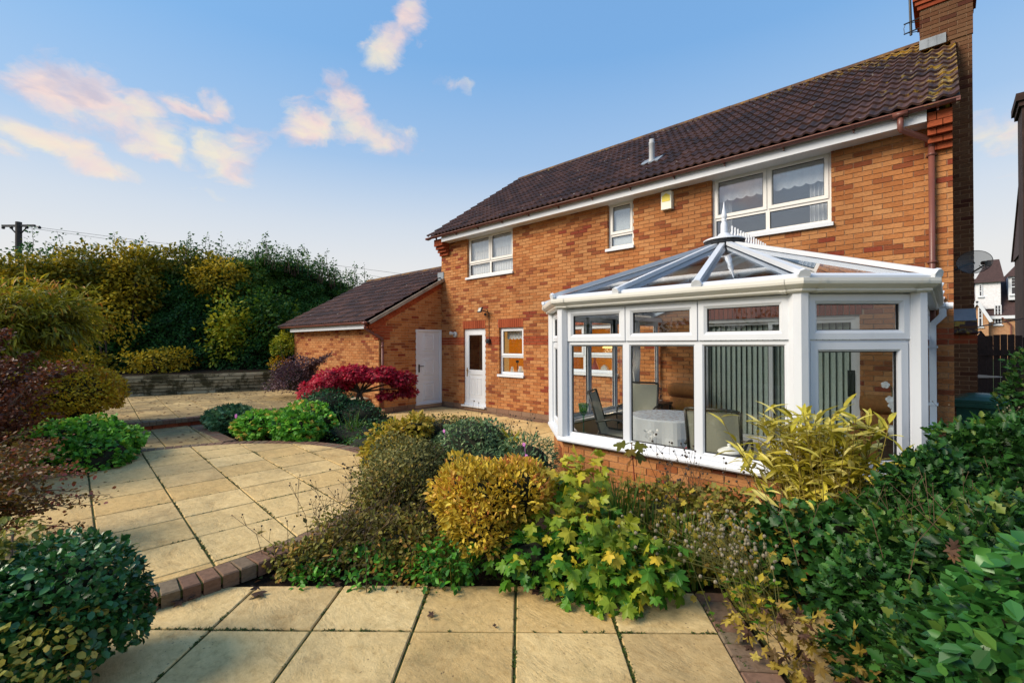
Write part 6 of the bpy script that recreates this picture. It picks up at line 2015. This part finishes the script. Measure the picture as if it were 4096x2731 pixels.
shrub('geranium_mound', 'bright green mound of hardy geranium on the left of the round patio', 'plant', (-8.6, .35, .2), [((-8.75, .35, .38), (.75, .85, .45)), ((-8.2, .62, .34), (.45, .40, .32)), ((-8.5, -.3, .36), (.6, .7, .4))], 8500, .068, 'lobed', L_GERAN, droop=.15, out=.6, seed=203, lump=.15, shell=.25, core=.86, stems=0, zmin=-.2, topt=.3)
def barberry(label, base, sprays, seed, mat, n_per=420, size=.026):
    r = np.random.default_rng(seed)
    t = thing('barberry', label, 'shrub', base, 0, 'barberries at the left edge')
    mb = MB(); P, A = [], []
    for (e, dz, nsub) in sprays:
        b = Vector(base); E = Vector(e)
        for q in range(nsub):
            e2 = E + Vector((r.normal() * .16, r.normal() * .16, r.normal() * .07))
            m_ = b.lerp(e2, .5) + Z3 * dz
            pts = [b, m_, e2]
            curve = [(b * (1 - f) ** 2 + m_ * 2 * f * (1 - f) + e2 * f * f) for f in [k / 8 for k in range(9)]]
            mb.tube(curve, [.009 - .0008 * k for k in range(9)], 5, caps=False)
            for k in range(n_per // nsub):
                f = .25 + .75 * r.random() ** .7
                p = b * (1 - f) ** 2 + m_ * 2 * f * (1 - f) + e2 * f * f
                rad = .075 * (1.1 - f * .6)
                P.append((p.x + r.normal() * rad, p.y + r.normal() * rad, p.z + r.normal() * rad * .6)); A.append((r.normal(), r.normal(), r.normal() * .5 + .4))
    P, A = np.array(P), np.array(A)
    link_mesh('foliage', leaf_mesh('foliage', P, A, r.normal(size=P.shape) * .6 + np.array([0, 0, 1.0]), size * (.7 + .7 * r.random(len(P))), 'oval', .45 + .3 * wave(P, seed, 2) + .2 * r.normal(size=len(P)), mat, 1.1), t)['kind'] = 'stuff'
    build('branches', mb, BARK, t)
    return t
barberry('arching dark red barberry sprays at the left edge of the picture', (-8.4, -.75, .2), [((-8.3, .35, 1.55), .6, 7), ((-8.6, -.1, 1.65), .6, 7), ((-8.0, -.2, 1.5), .5, 6), ((-8.9, .0, 1.2), .4, 6), ((-8.3, -.1, 1.2), .4, 7), ((-7.8, -.1, .95), .3, 7), ((-8.6, -.3, 2.0), .5, 5), ((-7.7, -.25, .7), .25, 6)], 301, L_BARB, 1000, .042)
barberry('orange red barberry branches low on the left', (-7.6, -.55, .2), [((-7.8, .0, 1.35), .4, 6), ((-7.3, -.1, 1.1), .35, 6), ((-7.6, .05, .8), .25, 7), ((-7.2, -.15, .6), .2, 6), ((-7.7, -.1, 1.6), .4, 4)], 302, L_BARB, 800, .04)
barberry('thin brown green barberry sprays hanging over the round patio', (-5.6, -.62, .2), [((-4.95, .17, .86), .5, 7), ((-5.05, .12, .70), .4, 7), ((-5.2, .05, .98), .5, 7), ((-4.9, .2, .62), .3, 6), ((-5.4, .0, .72), .3, 8), ((-5.3, -.05, .55), .2, 8), ((-5.6, .0, .95), .4, 7)], 303, L_BARBO, 800, .030)
shrub('variegated_euonymus', 'clipped euonymus ball with yellow variegated shoots at bottom left', 'shrub', (-3.2, .05, .17), [((-3.22, .12, .50), (.33, .36, .38)), ((-3.3, -.2, .45), (.36, .36, .38))], 9500, .036, 'oval', leaf_mat('leaf_euonymus', [(0, (0.011, 0.059, 0.013)), (.5, (0.026, 0.109, 0.023)), (1, (0.055, 0.183, 0.045))], .33, .15, .5), seed=205, lump=.13, shell=.35, core=.66, stems=3, droop=.1, szvar=.45, tvar=.32, out=.7, width=1.15)
shrub('variegated_shoots', 'yellow edged shoots sprouting through the euonymus ball', 'plant', (-3.1, .0, .17), [((-3.02, -.12, .34), (.36, .30, .27)), ((-3.45, -.15, .66), (.22, .26, .24)), ((-2.95, .10, .48), (.12, .14, .16)), ((-3.5, -.12, .84), (.2, .2, .1))], 1900, .036, 'oval', leaf_mat('leaf_variegated', [(0, (.10, .13, .015)), (.5, (.36, .34, .06)), (1, (.58, .48, .12))], .4, .2), seed=206, lump=.25, shell=.15, core=0, stems=4, width=1.1, out=1.0, cl=.4, clf=6)

# ------------------------------------------------------------------ island bed with the red maple
shrub('dark_geranium', 'dark green cut-leaved geranium by the step', 'plant', (-10.1, 2.6, .2), [((-10.1, 2.75, .36), (.5, .42, .26))], 1500, .09, 'frilly', L_DKGER, seed=401, lump=.15, core=.85, stems=0, shell=.2)
shrub('geranium_mound', 'yellow green geranium with a pink flower at front of island bed', 'plant', (-9.0, 2.75, .2), [((-9.0, 2.85, .38), (.45, .36, .26))], 1500, .075, 'lobed', L_GERAN, seed=402, lump=.15, core=.85, stems=0, shell=.2, tmean=.65)
shrub('geranium_mound', 'fresh green geranium mound right of the pink flowered one', 'plant', (-8.2, 3.15, .2), [((-8.2, 3.25, .38), (.52, .40, .27))], 1700, .08, 'lobed', L_GERAN, seed=403, lump=.15, core=.85, stems=0, shell=.2, tmean=.45)
shrub('heuchera_clump', 'pale green clump behind the two geranium mounds', 'plant', (-9.0, 3.7, .2), [((-9.0, 3.7, .42), (.7, .5, .28))], 1600, .08, 'lobed', L_GERAN, seed=404, lump=.2, core=.85, stems=0, tmean=.7)
shrub('camellia_bush', 'dark green bush beneath the red maple', 'shrub', (-9.2, 4.25, .2), [((-9.3, 4.25, .52), (.62, .55, .42)), ((-8.7, 4.6, .38), (.6, .5, .30))], 4200, .055, 'oval', L_DARK, seed=405, lump=.2, core=.84, stems=3)
shrub('ground_cover', 'low dark green ground cover around the maple trunk', 'plant', (-7.8, 4.2, .1), [((-7.9, 4.15, .17), (1.0, .55, .20)), ((-8.5, 4.9, .15), (.9, .5, .26)), ((-6.9, 3.9, .15), (.6, .4, .16))], 4200, .05, 'small', L_HEDGE, seed=406, lump=.25, core=.85, stems=0, tmean=.45)
blades('iris_tuft', 'upright green sword leaves left of the pink flowered geranium', 'plant', (-9.55, 3.2, .2), 45, .55, L_GRASS, .12, .55, .022, 407)
blades('iris_tuft', 'spray of green sword leaves in front of the maple trunk', 'plant', (-7.75, 4.05, .15), 45, .52, L_GRASS, .06, .75, .02, 408)
pf = thing('pink_flower', 'single pink geranium flower on the island bed', 'flower', (-9.05, 2.6, .6))
mb = MB()
for k in range(5):
    a = 2 * math.pi * k / 5; mb.lathe(Vector((-9.03 + .02 * math.cos(a), 2.52, .60 + .02 * math.sin(a))), [(.0, -.003), (.022, 0), (.0, .003)], 6, axis=(.5, -.8, .2))
mb.tube([(-9.03, 2.53, .60), (-9.03, 2.6, .4)], .003, 4)
build('petals', mb, plain('pink_petal', (.50, .14, .42), .7, .1), pf)
shrub('purple_barberry', 'dusky purple arching bush in front of the garage wall', 'shrub', (-12.8, 5.1, .38), [((-12.85, 5.05, .92), (.62, .66, .52))], 5200, .055, 'small', L_PURPLE, seed=410, lump=.4, core=.5, stems=6, shell=.75, out=1.3, droop=-.5)
pb = thing('purple_plumes', 'arching purple plumes rising from the dusky bush', 'plant', (-12.5, 5.2, .4)); mb = MB(); P, A = [], []
r_ = np.random.default_rng(9)
for k in range(26):
    a = r_.uniform(-.6, 1.7); L = r_.uniform(.5, .95); b = Vector((-12.6, 5.2, 1.0)); e = b + Vector((math.cos(a) * L * .75, math.sin(a) * L * .75, L * .62)); m_ = b.lerp(e, .5) + Z3 * .15
    mb.tube([b, m_, e], [.008, .005, .002], 4, caps=False)
    for j in range(60):
        f = r_.random(); p = b * (1 - f) ** 2 + m_ * 2 * f * (1 - f) + e * f * f; P.append((p.x + r_.normal() * .03, p.y + r_.normal() * .03, p.z + r_.normal() * .03)); A.append((r_.normal() + 1, r_.normal(), .6))
P, A = np.array(P), np.array(A); link_mesh('foliage', leaf_mesh('foliage', P, A, r_.normal(size=P.shape), .05 * (.6 + .8 * r_.random(len(P))), 'small', .5 + .2 * r_.normal(size=len(P)), L_PURPLE), pb)['kind'] = 'stuff'; build('stem', mb, BARK, pb)

mp = thing('red_maple', 'small crimson Japanese maple with twisted trunk in front of the garage', 'tree', (-9.25, 5.0, .1))
base = Vector((-9.25, 5.0, .08))
tr = MB()
def limb(pts, rad): tr.tube(pts, rad, 8)
T0 = [base, base + Vector((.05, .03, .15)), base + Vector((-.07, -.02, .36)), base + Vector((-.10, -.04, .55)), base + Vector((-.06, -.02, .72))]
limb(T0, [.055, .048, .042, .040, .036])
limb([base + Vector((.06, .02, .12)), base + Vector((.08, .06, .32)), base + Vector((.02, .05, .50)), base + Vector((-.02, 0, .66)), base + Vector((.02, .02, .78))], [.045, .04, .036, .034, .03])
top = base + Vector((-.04, 0, .72))
ends = [(-.95, -.55, .80), (-.7, -.75, 1.02), (-.35, -.3, 1.12), (.2, .15, 1.22), (.55, .45, 1.12), (.75, .65, .92), (-.85, -.2, 1.05), (.1, -.3, 1.1), (.45, .1, 1.0), (.85, .75, .75)]
for e in ends:
    E = base + Vector(e); m1 = top.lerp(E, .4) + Vector((0, 0, .05)); limb([top, m1, top.lerp(E, .75) + Z3 * .05, E], [.026, .018, .011, .004])
build('trunk', tr, BARK, mp, smooth=True)
pads = [((-.75, -.62, .72), (.42, .36, .26)), ((-.42, -.42, .98), (.46, .42, .24)), ((-.05, -.12, 1.12), (.42, .40, .18)), ((.35, .28, 1.10), (.42, .40, .15)), ((.66, .58, 1.0), (.28, .30, .18)), ((.72, .68, .74), (.18, .2, .13)), ((-.9, -.3, .88), (.34, .34, .22)), ((-.35, -.62, .70), (.30, .30, .20)), ((.45, .35, .66), (.20, .2, .08))]
rng = np.random.default_rng(55); Ps, Os = [], []
for k, (c, R) in enumerate(pads):
    p, o = blob_pts(int(9000 * R[0] * R[1] / .95), tuple(base + Vector(c)), R, rng, .6, .2, -.8, 60 + k); Ps.append(p); Os.append(o)
P, O = np.concatenate(Ps), np.concatenate(Os)
A = O * .7 + rng.normal(size=P.shape) * .5 + np.array([0, 0, -.75]); N = O + rng.normal(size=P.shape) * .4 + np.array([0, 0, .6])
dk = np.clip((P[:, 0] - base.x) * .35, -.4, .4)
link_mesh('crown', leaf_mesh('crown', P, A, N, .075 * (.6 + .8 * rng.random(len(P))), 'frilly', .52 - dk + .25 * rng.normal(size=len(P)), L_RED, .9), mp)['kind'] = 'stuff'
build('inner_shade_core', core_mesh([(tuple(base + Vector(c)), R) for c, R in pads[:5]], .55, 3), plain('red_core_shade', (.06, .006, .012), .9), mp, smooth=True)  # solid filler in the crown, dark red for its inner shade

# ------------------------------------------------------------------ bed in the middle
shrub('yellow_shrub', 'pale yellow leaved shrub at the edge of the round patio', 'shrub', (-5.2, 3.3, .15), [((-5.2, 3.3, .52), (.30, .30, .36)), ((-5.0, 3.45, .78), (.22, .22, .14)), ((-5.42, 3.15, .40), (.2, .2, .22))], 2000, .065, 'oval', L_YELL, seed=501, lump=.28, core=.6, stems=4, topt=.4, shell=.5)
shrub('olive_shrub', 'brown green straggly shrub left of the big golden spiraea', 'shrub', (-4.2, 2.75, .15), [((-4.3, 2.85, .46), (.42, .42, .36)), ((-3.75, 2.35, .45), (.36, .36, .36))], 9000, .036, 'small', L_OLIVE, seed=502, lump=.3, core=.5, stems=6, shell=.6)
shrub('hebe_mound', 'grey green clipped mound nearest the house patio', 'shrub', (-5.2, 3.95, .1), [((-5.15, 3.95, .52), (.50, .40, .32)), ((-4.8, 4.15, .55), (.36, .3, .30))], 3600, .038, 'small', L_OLIVE, seed=503, lump=.2, core=.8, stems=3, tmean=.6)
shrub('euonymus_mound', 'fresh grey green mound behind the big golden spiraea', 'shrub', (-4.15, 3.7, .15), [((-4.2, 3.75, .56), (.60, .42, .33))], 4200, .042, 'oval', L_GREYG, seed=504, lump=.15, core=.82, stems=3, tmean=.55)
shrub('aster_clump', 'mixed narrow leaved clump beside the conservatory corner', 'plant', (-3.3, 3.75, .15), [((-3.35, 3.75, .48), (.32, .36, .34)), ((-3.7, 3.5, .42), (.3, .3, .3))], 2600, .06, 'long', L_GREYG, seed=505, lump=.25, core=.7, stems=4, tmean=.4, width=1.2)
shrub('bamboo_seedling', 'yellow spiky seedling beside the conservatory corner', 'plant', (-3.75, 3.95, .3), [((-3.75, 3.95, .62), (.14, .14, .14))], 60, .13, 'long', L_BAMBOO, seed=506, core=0, stems=2, stemr=.005)
for k, (x, y, z) in enumerate(((-3.2, 3.55, .80), (-3.12, 3.5, .70), (-4.4, 3.45, .80))):
    f = thing('pink_flower', ['pink aster flower by the conservatory corner', 'small mauve aster just below the pink one', 'tiny pale flower on the grey green mound'][k], 'flower', (x, y, z)); mb = MB()
    for j in range(6):
        a = math.pi * j / 3; mb.lathe(Vector((x + .012 * math.cos(a), y, z + .012 * math.sin(a))), [(.0, -.002), (.010, 0), (.0, .002)], 6, axis=(.3, -1, .2))
    mb.tube([(x, y + .01, z), (x, y + .04, z - .25)], .003, 4); build('petals', mb, plain('mauve_petal', (.55, .18, .48), .7, .1), f)
shrub('golden_spiraea', 'big dome of gold and orange spiraea in the middle bed', 'shrub', (-2.62, 2.45, .17), [((-2.62, 2.48, .60), (.40, .42, .34)), ((-2.4, 2.62, .70), (.26, .26, .26)), ((-2.78, 2.38, .66), (.28, .26, .27)), ((-2.5, 2.3, .48), (.26, .24, .22))], 7500, .045, 'oval', L_SPIRAEA, seed=510, lump=.18, shell=.45, core=.62, stems=5, topt=.25, out=1.0, jit=.55, droop=-.35, clf=6, width=.8)
shrub('bramble_mass', 'tangled brown and olive foliage spilling towards the slabs', 'plant', (-3.45, 1.75, .15), [((-3.55, 1.45, .22), (.24, .2, .14)), ((-3.48, 1.75, .26), (.32, .28, .20)), ((-3.1, 1.98, .28), (.34, .30, .24)), ((-3.6, 2.25, .36), (.32, .30, .32)), ((-2.85, 2.05, .20), (.28, .24, .15))], 8500, .036, 'oval', L_BROWN, seed=511, lump=.5, core=.4, lf=4.0, cl=.4, clf=5, stems=8, shell=.65, stemr=.005)
shrub('low_foliage', 'small mid green leaves along the front of the bed', 'plant', (-2.9, 1.85, .15), [((-3.1, 1.72, .24), (.26, .2, .12)), ((-2.6, 2.12, .28), (.26, .22, .16)), ((-2.75, 1.98, .22), (.2, .16, .1)), ((-3.35, 1.42, .19), (.22, .14, .07))], 1300, .042, 'oval', L_GERAN, seed=512, lump=.4, core=.0, stems=0, tmean=.12, shell=.5)
blades('sedge_tuft', 'tuft of thin green sedge arching onto the slabs', 'grass', (-2.52, 2.1, .16), 150, .36, L_GRASS, .035, 1.0, .005, 513, droop=.9)
shrub('sycamore_seedling', 'yellow green lobed leaves of a sycamore seedling over the slabs', 'plant', (-1.85, 2.75, .15), [((-1.95, 2.72, .42), (.42, .36, .30)), ((-1.55, 2.78, .36), (.30, .26, .24)), ((-2.1, 3.0, .72), (.20, .22, .26)), ((-1.75, 2.62, .25), (.34, .22, .14))], 680, .112, 'palmate', L_SYC, seed=514, lump=.25, core=.0, stems=8, shell=.55, droop=.75, out=.8, jit=.4, tmean=.72, stemr=.006, width=1.05, objs=300, cl=.2, topt=.25)
shrub('anemone_clump', 'deep green lobed leaves under the sycamore seedling', 'plant', (-2.05, 2.45, .15), [((-2.15, 2.42, .34), (.26, .22, .20)), ((-1.75, 2.75, .30), (.36, .3, .2))], 420, .09, 'palmate', L_SYC, seed=515, lump=.25, core=.6, stems=4, tmean=.18, tvar=.12, droop=.5, stemr=.005)
blades('montbretia_leaves', 'stand of upright green blades in front of the conservatory base', 'plant', (-2.05, 3.35, .15), 230, .62, L_GRASS, .17, .35, .016, 516)
blades('montbretia_leaves', 'smaller stand of green blades nearer the bamboo', 'plant', (-1.45, 3.35, .15), 130, .50, L_GRASS, .13, .35, .018, 517)
sap = thing('maple_sapling', 'thin red stemmed maple sapling standing in front of the sill', 'sapling', (-2.1, 3.85, .12)); mb = MB(); mb.tube([(-2.1, 3.85, .1), (-2.09, 3.84, .5), (-2.12, 3.83, .93)], [.007, .006, .004], 6); build('stem', mb, plain('red_stem', (.16, .02, .015), .6), sap)
P = np.array([(-2.13, 3.82, .93), (-2.13, 3.82, .92), (-2.12, 3.83, .90), (-2.11, 3.83, .86), (-2.12, 3.82, .93), (-2.10, 3.83, .80)]); A = np.array([(-.8, -.4, -.2), (.9, .3, -.1), (.2, -.8, -.6), (.8, .5, -.7), (-.3, .7, -.1), (-.7, .1, -.7)]); link_mesh('leaves', leaf_mesh('leaves', P, A, np.tile((0, -.5, 1.0), (6, 1)), np.array([.17, .17, .14, .16, .13, .12]), 'palmate', np.array([.5, .55, .7, .45, .5, .9]), leaf_mat('leaf_sapling', [(0, (.05, .07, .01)), (.6, (.13, .13, .015)), (1, (.25, .08, .02))], .4, .4)), sap)
shrub('dying_perennials', 'brown and ochre dying perennials below the conservatory sill', 'plant', (-1.35, 3.75, .12), [((-1.75, 3.85, .38), (.55, .34, .26)), ((-1.15, 3.75, .40), (.5, .36, .30)), ((-1.3, 3.45, .30), (.5, .3, .22))], 3600, .05, 'lobed', L_BROWN, seed=518, lump=.35, core=.4, stems=10, shell=.7, tmean=.62, stemr=.004)
shrub('ochre_leaves', 'scattered bright ochre leaves among the dying perennials', 'plant', (-1.2, 3.5, .12), [((-1.45, 3.5, .40), (.55, .42, .30)), ((-.95, 3.3, .34), (.36, .36, .26))], 260, .055, 'lobed', L_YELL, seed=519, lump=.35, core=0, stems=5, shell=.6, tmean=.6, stemr=.004)
stalks('scabious_stalks', 'dry stalks with dark seed heads standing before the white sill', 'plant', (-1.55, 4.0, .12), 26, .78, L_DRY, L_HEAD, .22, .4, .010, 520, leafmat=L_BROWN)
stalks('scabious_stalks', 'dry flower stalks leaning over the round patio edge', 'plant', (-3.95, 2.3, .15), 24, .62, L_DRY, L_HEAD, .16, .8, .009, 521, dirn=(-.8, -.3, 0), leafmat=L_BROWN)
stalks('scabious_stalks', 'dry seed heads standing against the pale house patio', 'plant', (-4.3, 4.1, .12), 40, .85, L_DRY, L_HEAD, .35, .5, .010, 522, leafmat=L_OLIVE)
stalks('dry_bramble', 'thin tangled brown stems over the olive foliage', 'plant', (-3.4, 1.95, .15), 60, .62, L_DRY, L_HEAD, .30, .9, .006, 526, leafmat=L_BROWN)
stalks('scabious_stalks', 'pale green stalks with round heads sprawling left over the edging', 'plant', (-.85, 3.15, .15), 60, .62, plain('green_stalk', (.12, .12, .03), .8, .3), L_HEADP, .10, 1.3, .011, 523, dirn=(-.95, -.25, 0), leafmat=L_SYC)
shrub('foxglove_leaves', 'dark green lobed leaves beneath the yellow bamboo', 'plant', (-.8, 3.65, .12), [((-.85, 3.6, .36), (.36, .34, .3)), ((-.55, 3.9, .45), (.3, .3, .3))], 1300, .075, 'lobed', L_HOLLY, seed=524, lump=.25, core=.5, stems=4, stemr=.005)
shrub('withered_leaves', 'curled yellow and brown leaves on the block edging', 'plant', (-.65, 2.85, .15), [((-.72, 2.85, .26), (.22, .2, .12)), ((-.45, 2.75, .25), (.25, .22, .14))], 150, .075, 'frilly', leaf_mat('leaf_withered', [(0, (.10, .05, .03)), (.5, (.34, .24, .03)), (1, (.50, .40, .08))], .6, .3), seed=525, lump=.3, core=0, stems=4, stemr=.004, objs=150)
# bamboo
bmb = thing('yellow_bamboo', 'bright yellow variegated bamboo in front of the angled pane', 'bamboo', (-.62, 4.3, .12))
rng = np.random.default_rng(88); mb = MB(); P, A, NN = [], [], []
for k in range(135):
    b = Vector((-.64 + rng.normal() * .16, 4.15 + rng.normal() * .10, .1)); L = rng.uniform(.66, 1.26)
    ln = Vector((float(np.clip(rng.normal(), -1.8, 1.3)) * .20 - .08, rng.normal() * .12 - .06, 0)) * L
    e = b + Z3 * L + ln
    mb.tube([b, b.lerp(e, .55) + Vector((0, 0, .02)), e], [.004, .0035, .002], 5, t=rng.random(), caps=False)
    for j in range(int(7 + 5 * rng.random())):
        f = .45 + .55 * rng.random() ** .6; p = b.lerp(e, f); a = rng.uniform(0, 6.28)
        P.append(tuple(p)); A.append((math.cos(a) * .9, math.sin(a) * .9, rng.uniform(-.15, 1.2))); NN.append((-math.cos(a) * .3 + rng.normal() * .3, -math.sin(a) * .3 + rng.normal() * .3, 1.0))
for c in ((-1.06, 3.75, .72), (-.98, 3.8, .60), (-1.1, 3.95, .98), (-.92, 4.05, .95)):
    for j in range(7):
        a = rng.uniform(0, 6.28); P.append((c[0] + rng.normal() * .02, c[1] + rng.normal() * .02, c[2] + rng.normal() * .02)); A.append((math.cos(a), math.sin(a) * .6, rng.uniform(-1.2, .3))); NN.append((rng.normal() * .3, -1.0, .6))
    mb.tube([(-.75, 4.1, .12), (-.9, 4.0, .6), c], [.004, .003, .002], 5, caps=False)
P, A, NN = np.array(P), np.array(A), np.array(NN)
leaf_objects(bmb, P, A, NN, .17 * (.6 + .7 * rng.random(len(P))), 'long', .5 + .28 * rng.normal(size=len(P)), L_BAMBOO, 1.05)
build('canes', mb, leaf_mat('bamboo_cane', [(0, (.10, .08, .02)), (1, (.26, .20, .05))], .5, .0), bmb)

# ------------------------------------------------------------------ right-hand shrubs
shrub('holly_bush', 'dark prickly leaved evergreen bush filling the right side', 'shrub', (-.0, 3.6, .1), [((-.02, 4.05, .72), (.40, .55, .42)), ((.45, 4.4, .86), (.55, .6, .52)), ((-.22, 3.35, .40), (.34, .40, .38)), ((.2, 3.3, .58), (.42, .45, .46)), ((-.18, 2.95, .26), (.26, .3, .26)), ((.05, 2.7, .45), (.26, .3, .3))], 30000, .050, 'holly', L_HOLLY, seed=601, lump=.28, shell=.6, core=.6, stems=10, droop=-.1, out=.8, szvar=.45, tvar=.3, cl=.35, lf=4.0)
shrub('evergreen_shrub', 'taller loose evergreen shrub behind the holly by the bin', 'shrub', (.5, 5.3, .05), [((.40, 5.1, .82), (.40, .42, .38)), ((.85, 5.5, .85), (.42, .45, .42)), ((.62, 6.2, 1.35), (.28, .35, .42))], 6500, .045, 'holly', L_HOLLY, seed=602, lump=.3, shell=.6, core=.72, stems=5, droop=-.4, out=1.1, tmean=.55)
stalks('holly_sprigs', 'bare brown twigs poking through the prickly evergreen', 'plant', (.05, 3.6, .55), 40, .62, L_DRY, plain('twig_bud', (.06, .05, .02), .9), .32, .7, .004, 605, leafmat=L_HOLLY)
stalks('evergreen_sprigs', 'thin pale sprigs above the evergreen by the bin', 'plant', (.45, 5.3, .6), 30, .75, L_DRY, L_HEADP, .25, .5, .006, 603, leafmat=L_LAUREL)
shrub('laurel_bush', 'nearest bright green glossy bush at bottom right corner', 'shrub', (.3, 2.3, .15), [((.16, 2.28, .88), (.17, .22, .22)), ((.30, 2.05, .80), (.25, .3, .28)), ((.08, 2.30, .60), (.16, .22, .22)), ((.36, 2.3, 1.04), (.22, .24, .2))], 2500, .060, 'oval', L_LAUREL, seed=604, lump=.3, shell=.75, core=.45, stems=5, droop=-.1, out=.9, jit=.6, width=1.12, objs=300)
dl = thing('dead_leaf', 'curled brown dead leaf caught in the laurel bush', 'dead leaf', (.02, 2.36, 1.1)); link_mesh('blade', leaf_mesh('blade', np.array([(-.02, 2.33, 1.075), (.0, 2.33, 1.085), (-.01, 2.34, 1.07)]), np.array([(1, .2, .35), (.5, .5, .8), (.8, -.2, -.4)]), np.array([(-.3, -.8, .6), (.5, -.6, .5), (.2, -.9, .1)]), np.array([.055, .05, .045]), 'frilly', np.array([.55, .3, .7]), L_DEAD), dl)

# fallen leaves on the paving
rd = random.Random(61)
spots = [(-2.30, 1.72, .172, .06, 'small dark curled leaf on the near slabs left of centre'), (-1.58, 2.50, .172, .075, 'brown curled leaf on the joint below the sycamore seedling'), (-3.40, 1.10, .175, .12, 'large dark dead leaf lying beside the patio edging'), (-3.62, .72, .175, .09, 'dark wet leaf in the corner beside the euonymus'), (-2.0, 2.40, .172, .10, 'blackened leaf under the sycamore seedling'), (-1.95, 1.9, .172, .03, 'tiny brown leaf scrap on the middle slab'), (-.82, 2.75, .172, .06, 'shrivelled brown leaf on the block edging'), (-3.1, 1.45, .175, .07, 'brown leaf at the edge of the bed near the slabs')]
for (x, y, z, s_, lab) in spots:
    t = thing('dead_leaf', lab, 'dead leaf', (x, y, z), 0, 'fallen leaves on the paving')
    P = np.array([(x, y, z + .004), (x, y, z + .006)]); A = np.array([(rd.gauss(0, 1), rd.gauss(0, 1), .25), (rd.gauss(0, 1), rd.gauss(0, 1), .5)])
    link_mesh('blade', leaf_mesh('blade', P, A, np.array([(.2, -.3, 1), (-.3, -.2, 1)]), np.array([s_, s_ * .7]), 'frilly', np.array([rd.random() * .5, rd.random() * .4]), L_DEAD), t)
rng = np.random.default_rng(71); n = 1500
P = np.stack([rng.uniform(-3.6, -.6, n), rng.uniform(1.0, 4.2, n), np.full(n, .165)], 1)
side = (P[:, 1] - 1.12) - (P[:, 0] + 3.5) * .935
ok = (side > .0) & (side < .9); P = P[ok]
link = leaf_mesh('leaf_litter', P, rng.normal(size=P.shape) * np.array([1, 1, .2]), np.tile((0, 0, 1.0), (len(P), 1)) + rng.normal(size=P.shape) * .4, .035 * (.5 + rng.random(len(P))), 'oval', rng.random(len(P)), L_DEAD)
o = link_mesh('leaf_litter', link); o['kind'] = 'stuff'; tag(o, 'brown leaf litter scattered over the soil of the middle bed', 'leaf litter')
n = 900
P = np.stack([rng.uniform(-16, -8.6, n), rng.uniform(-.2, 5.2, n), np.zeros(n)], 1); P[:, 2] = np.where(P[:, 0] < -11.1, .405, .257); P = P[(P[:, 0] < -11.2) | ((P[:, 1] < 2.2) & (P[:, 0] < -8.8))]
o = link_mesh('leaf_litter', leaf_mesh('leaf_litter', P, rng.normal(size=P.shape) * np.array([1, 1, .1]), np.tile((0, 0, 1.0), (len(P), 1)) + rng.normal(size=P.shape) * .25, .045 * (.5 + rng.random(len(P))), 'oval', rng.random(len(P)) ** .5, L_DEAD)); o['kind'] = 'stuff'; tag(o, 'small fallen leaves scattered over the upper patio', 'leaf litter')

# ------------------------------------------------------------------ hedge added behind the camera, out of view, to darken the glass reflections
rng = np.random.default_rng(404)
blobsB = [((x, -8.5 - .5 * math.sin(x), 1.3 + .3 * math.sin(x * 1.7)), (1.5, .9, 1.5 + .3 * math.cos(x * 2.3))) for x in np.arange(-13, 13, 2.0)]
shrub('added_rear_hedge', 'hedge added behind the viewer to darken reflections in the panes', 'hedge', (0, -8.5, .0), blobsB, 16000, .16, 'small', L_HEDGE, seed=701, lump=.25, shell=.5, core=.8, stems=10, stemr=.04, tmean=.4)
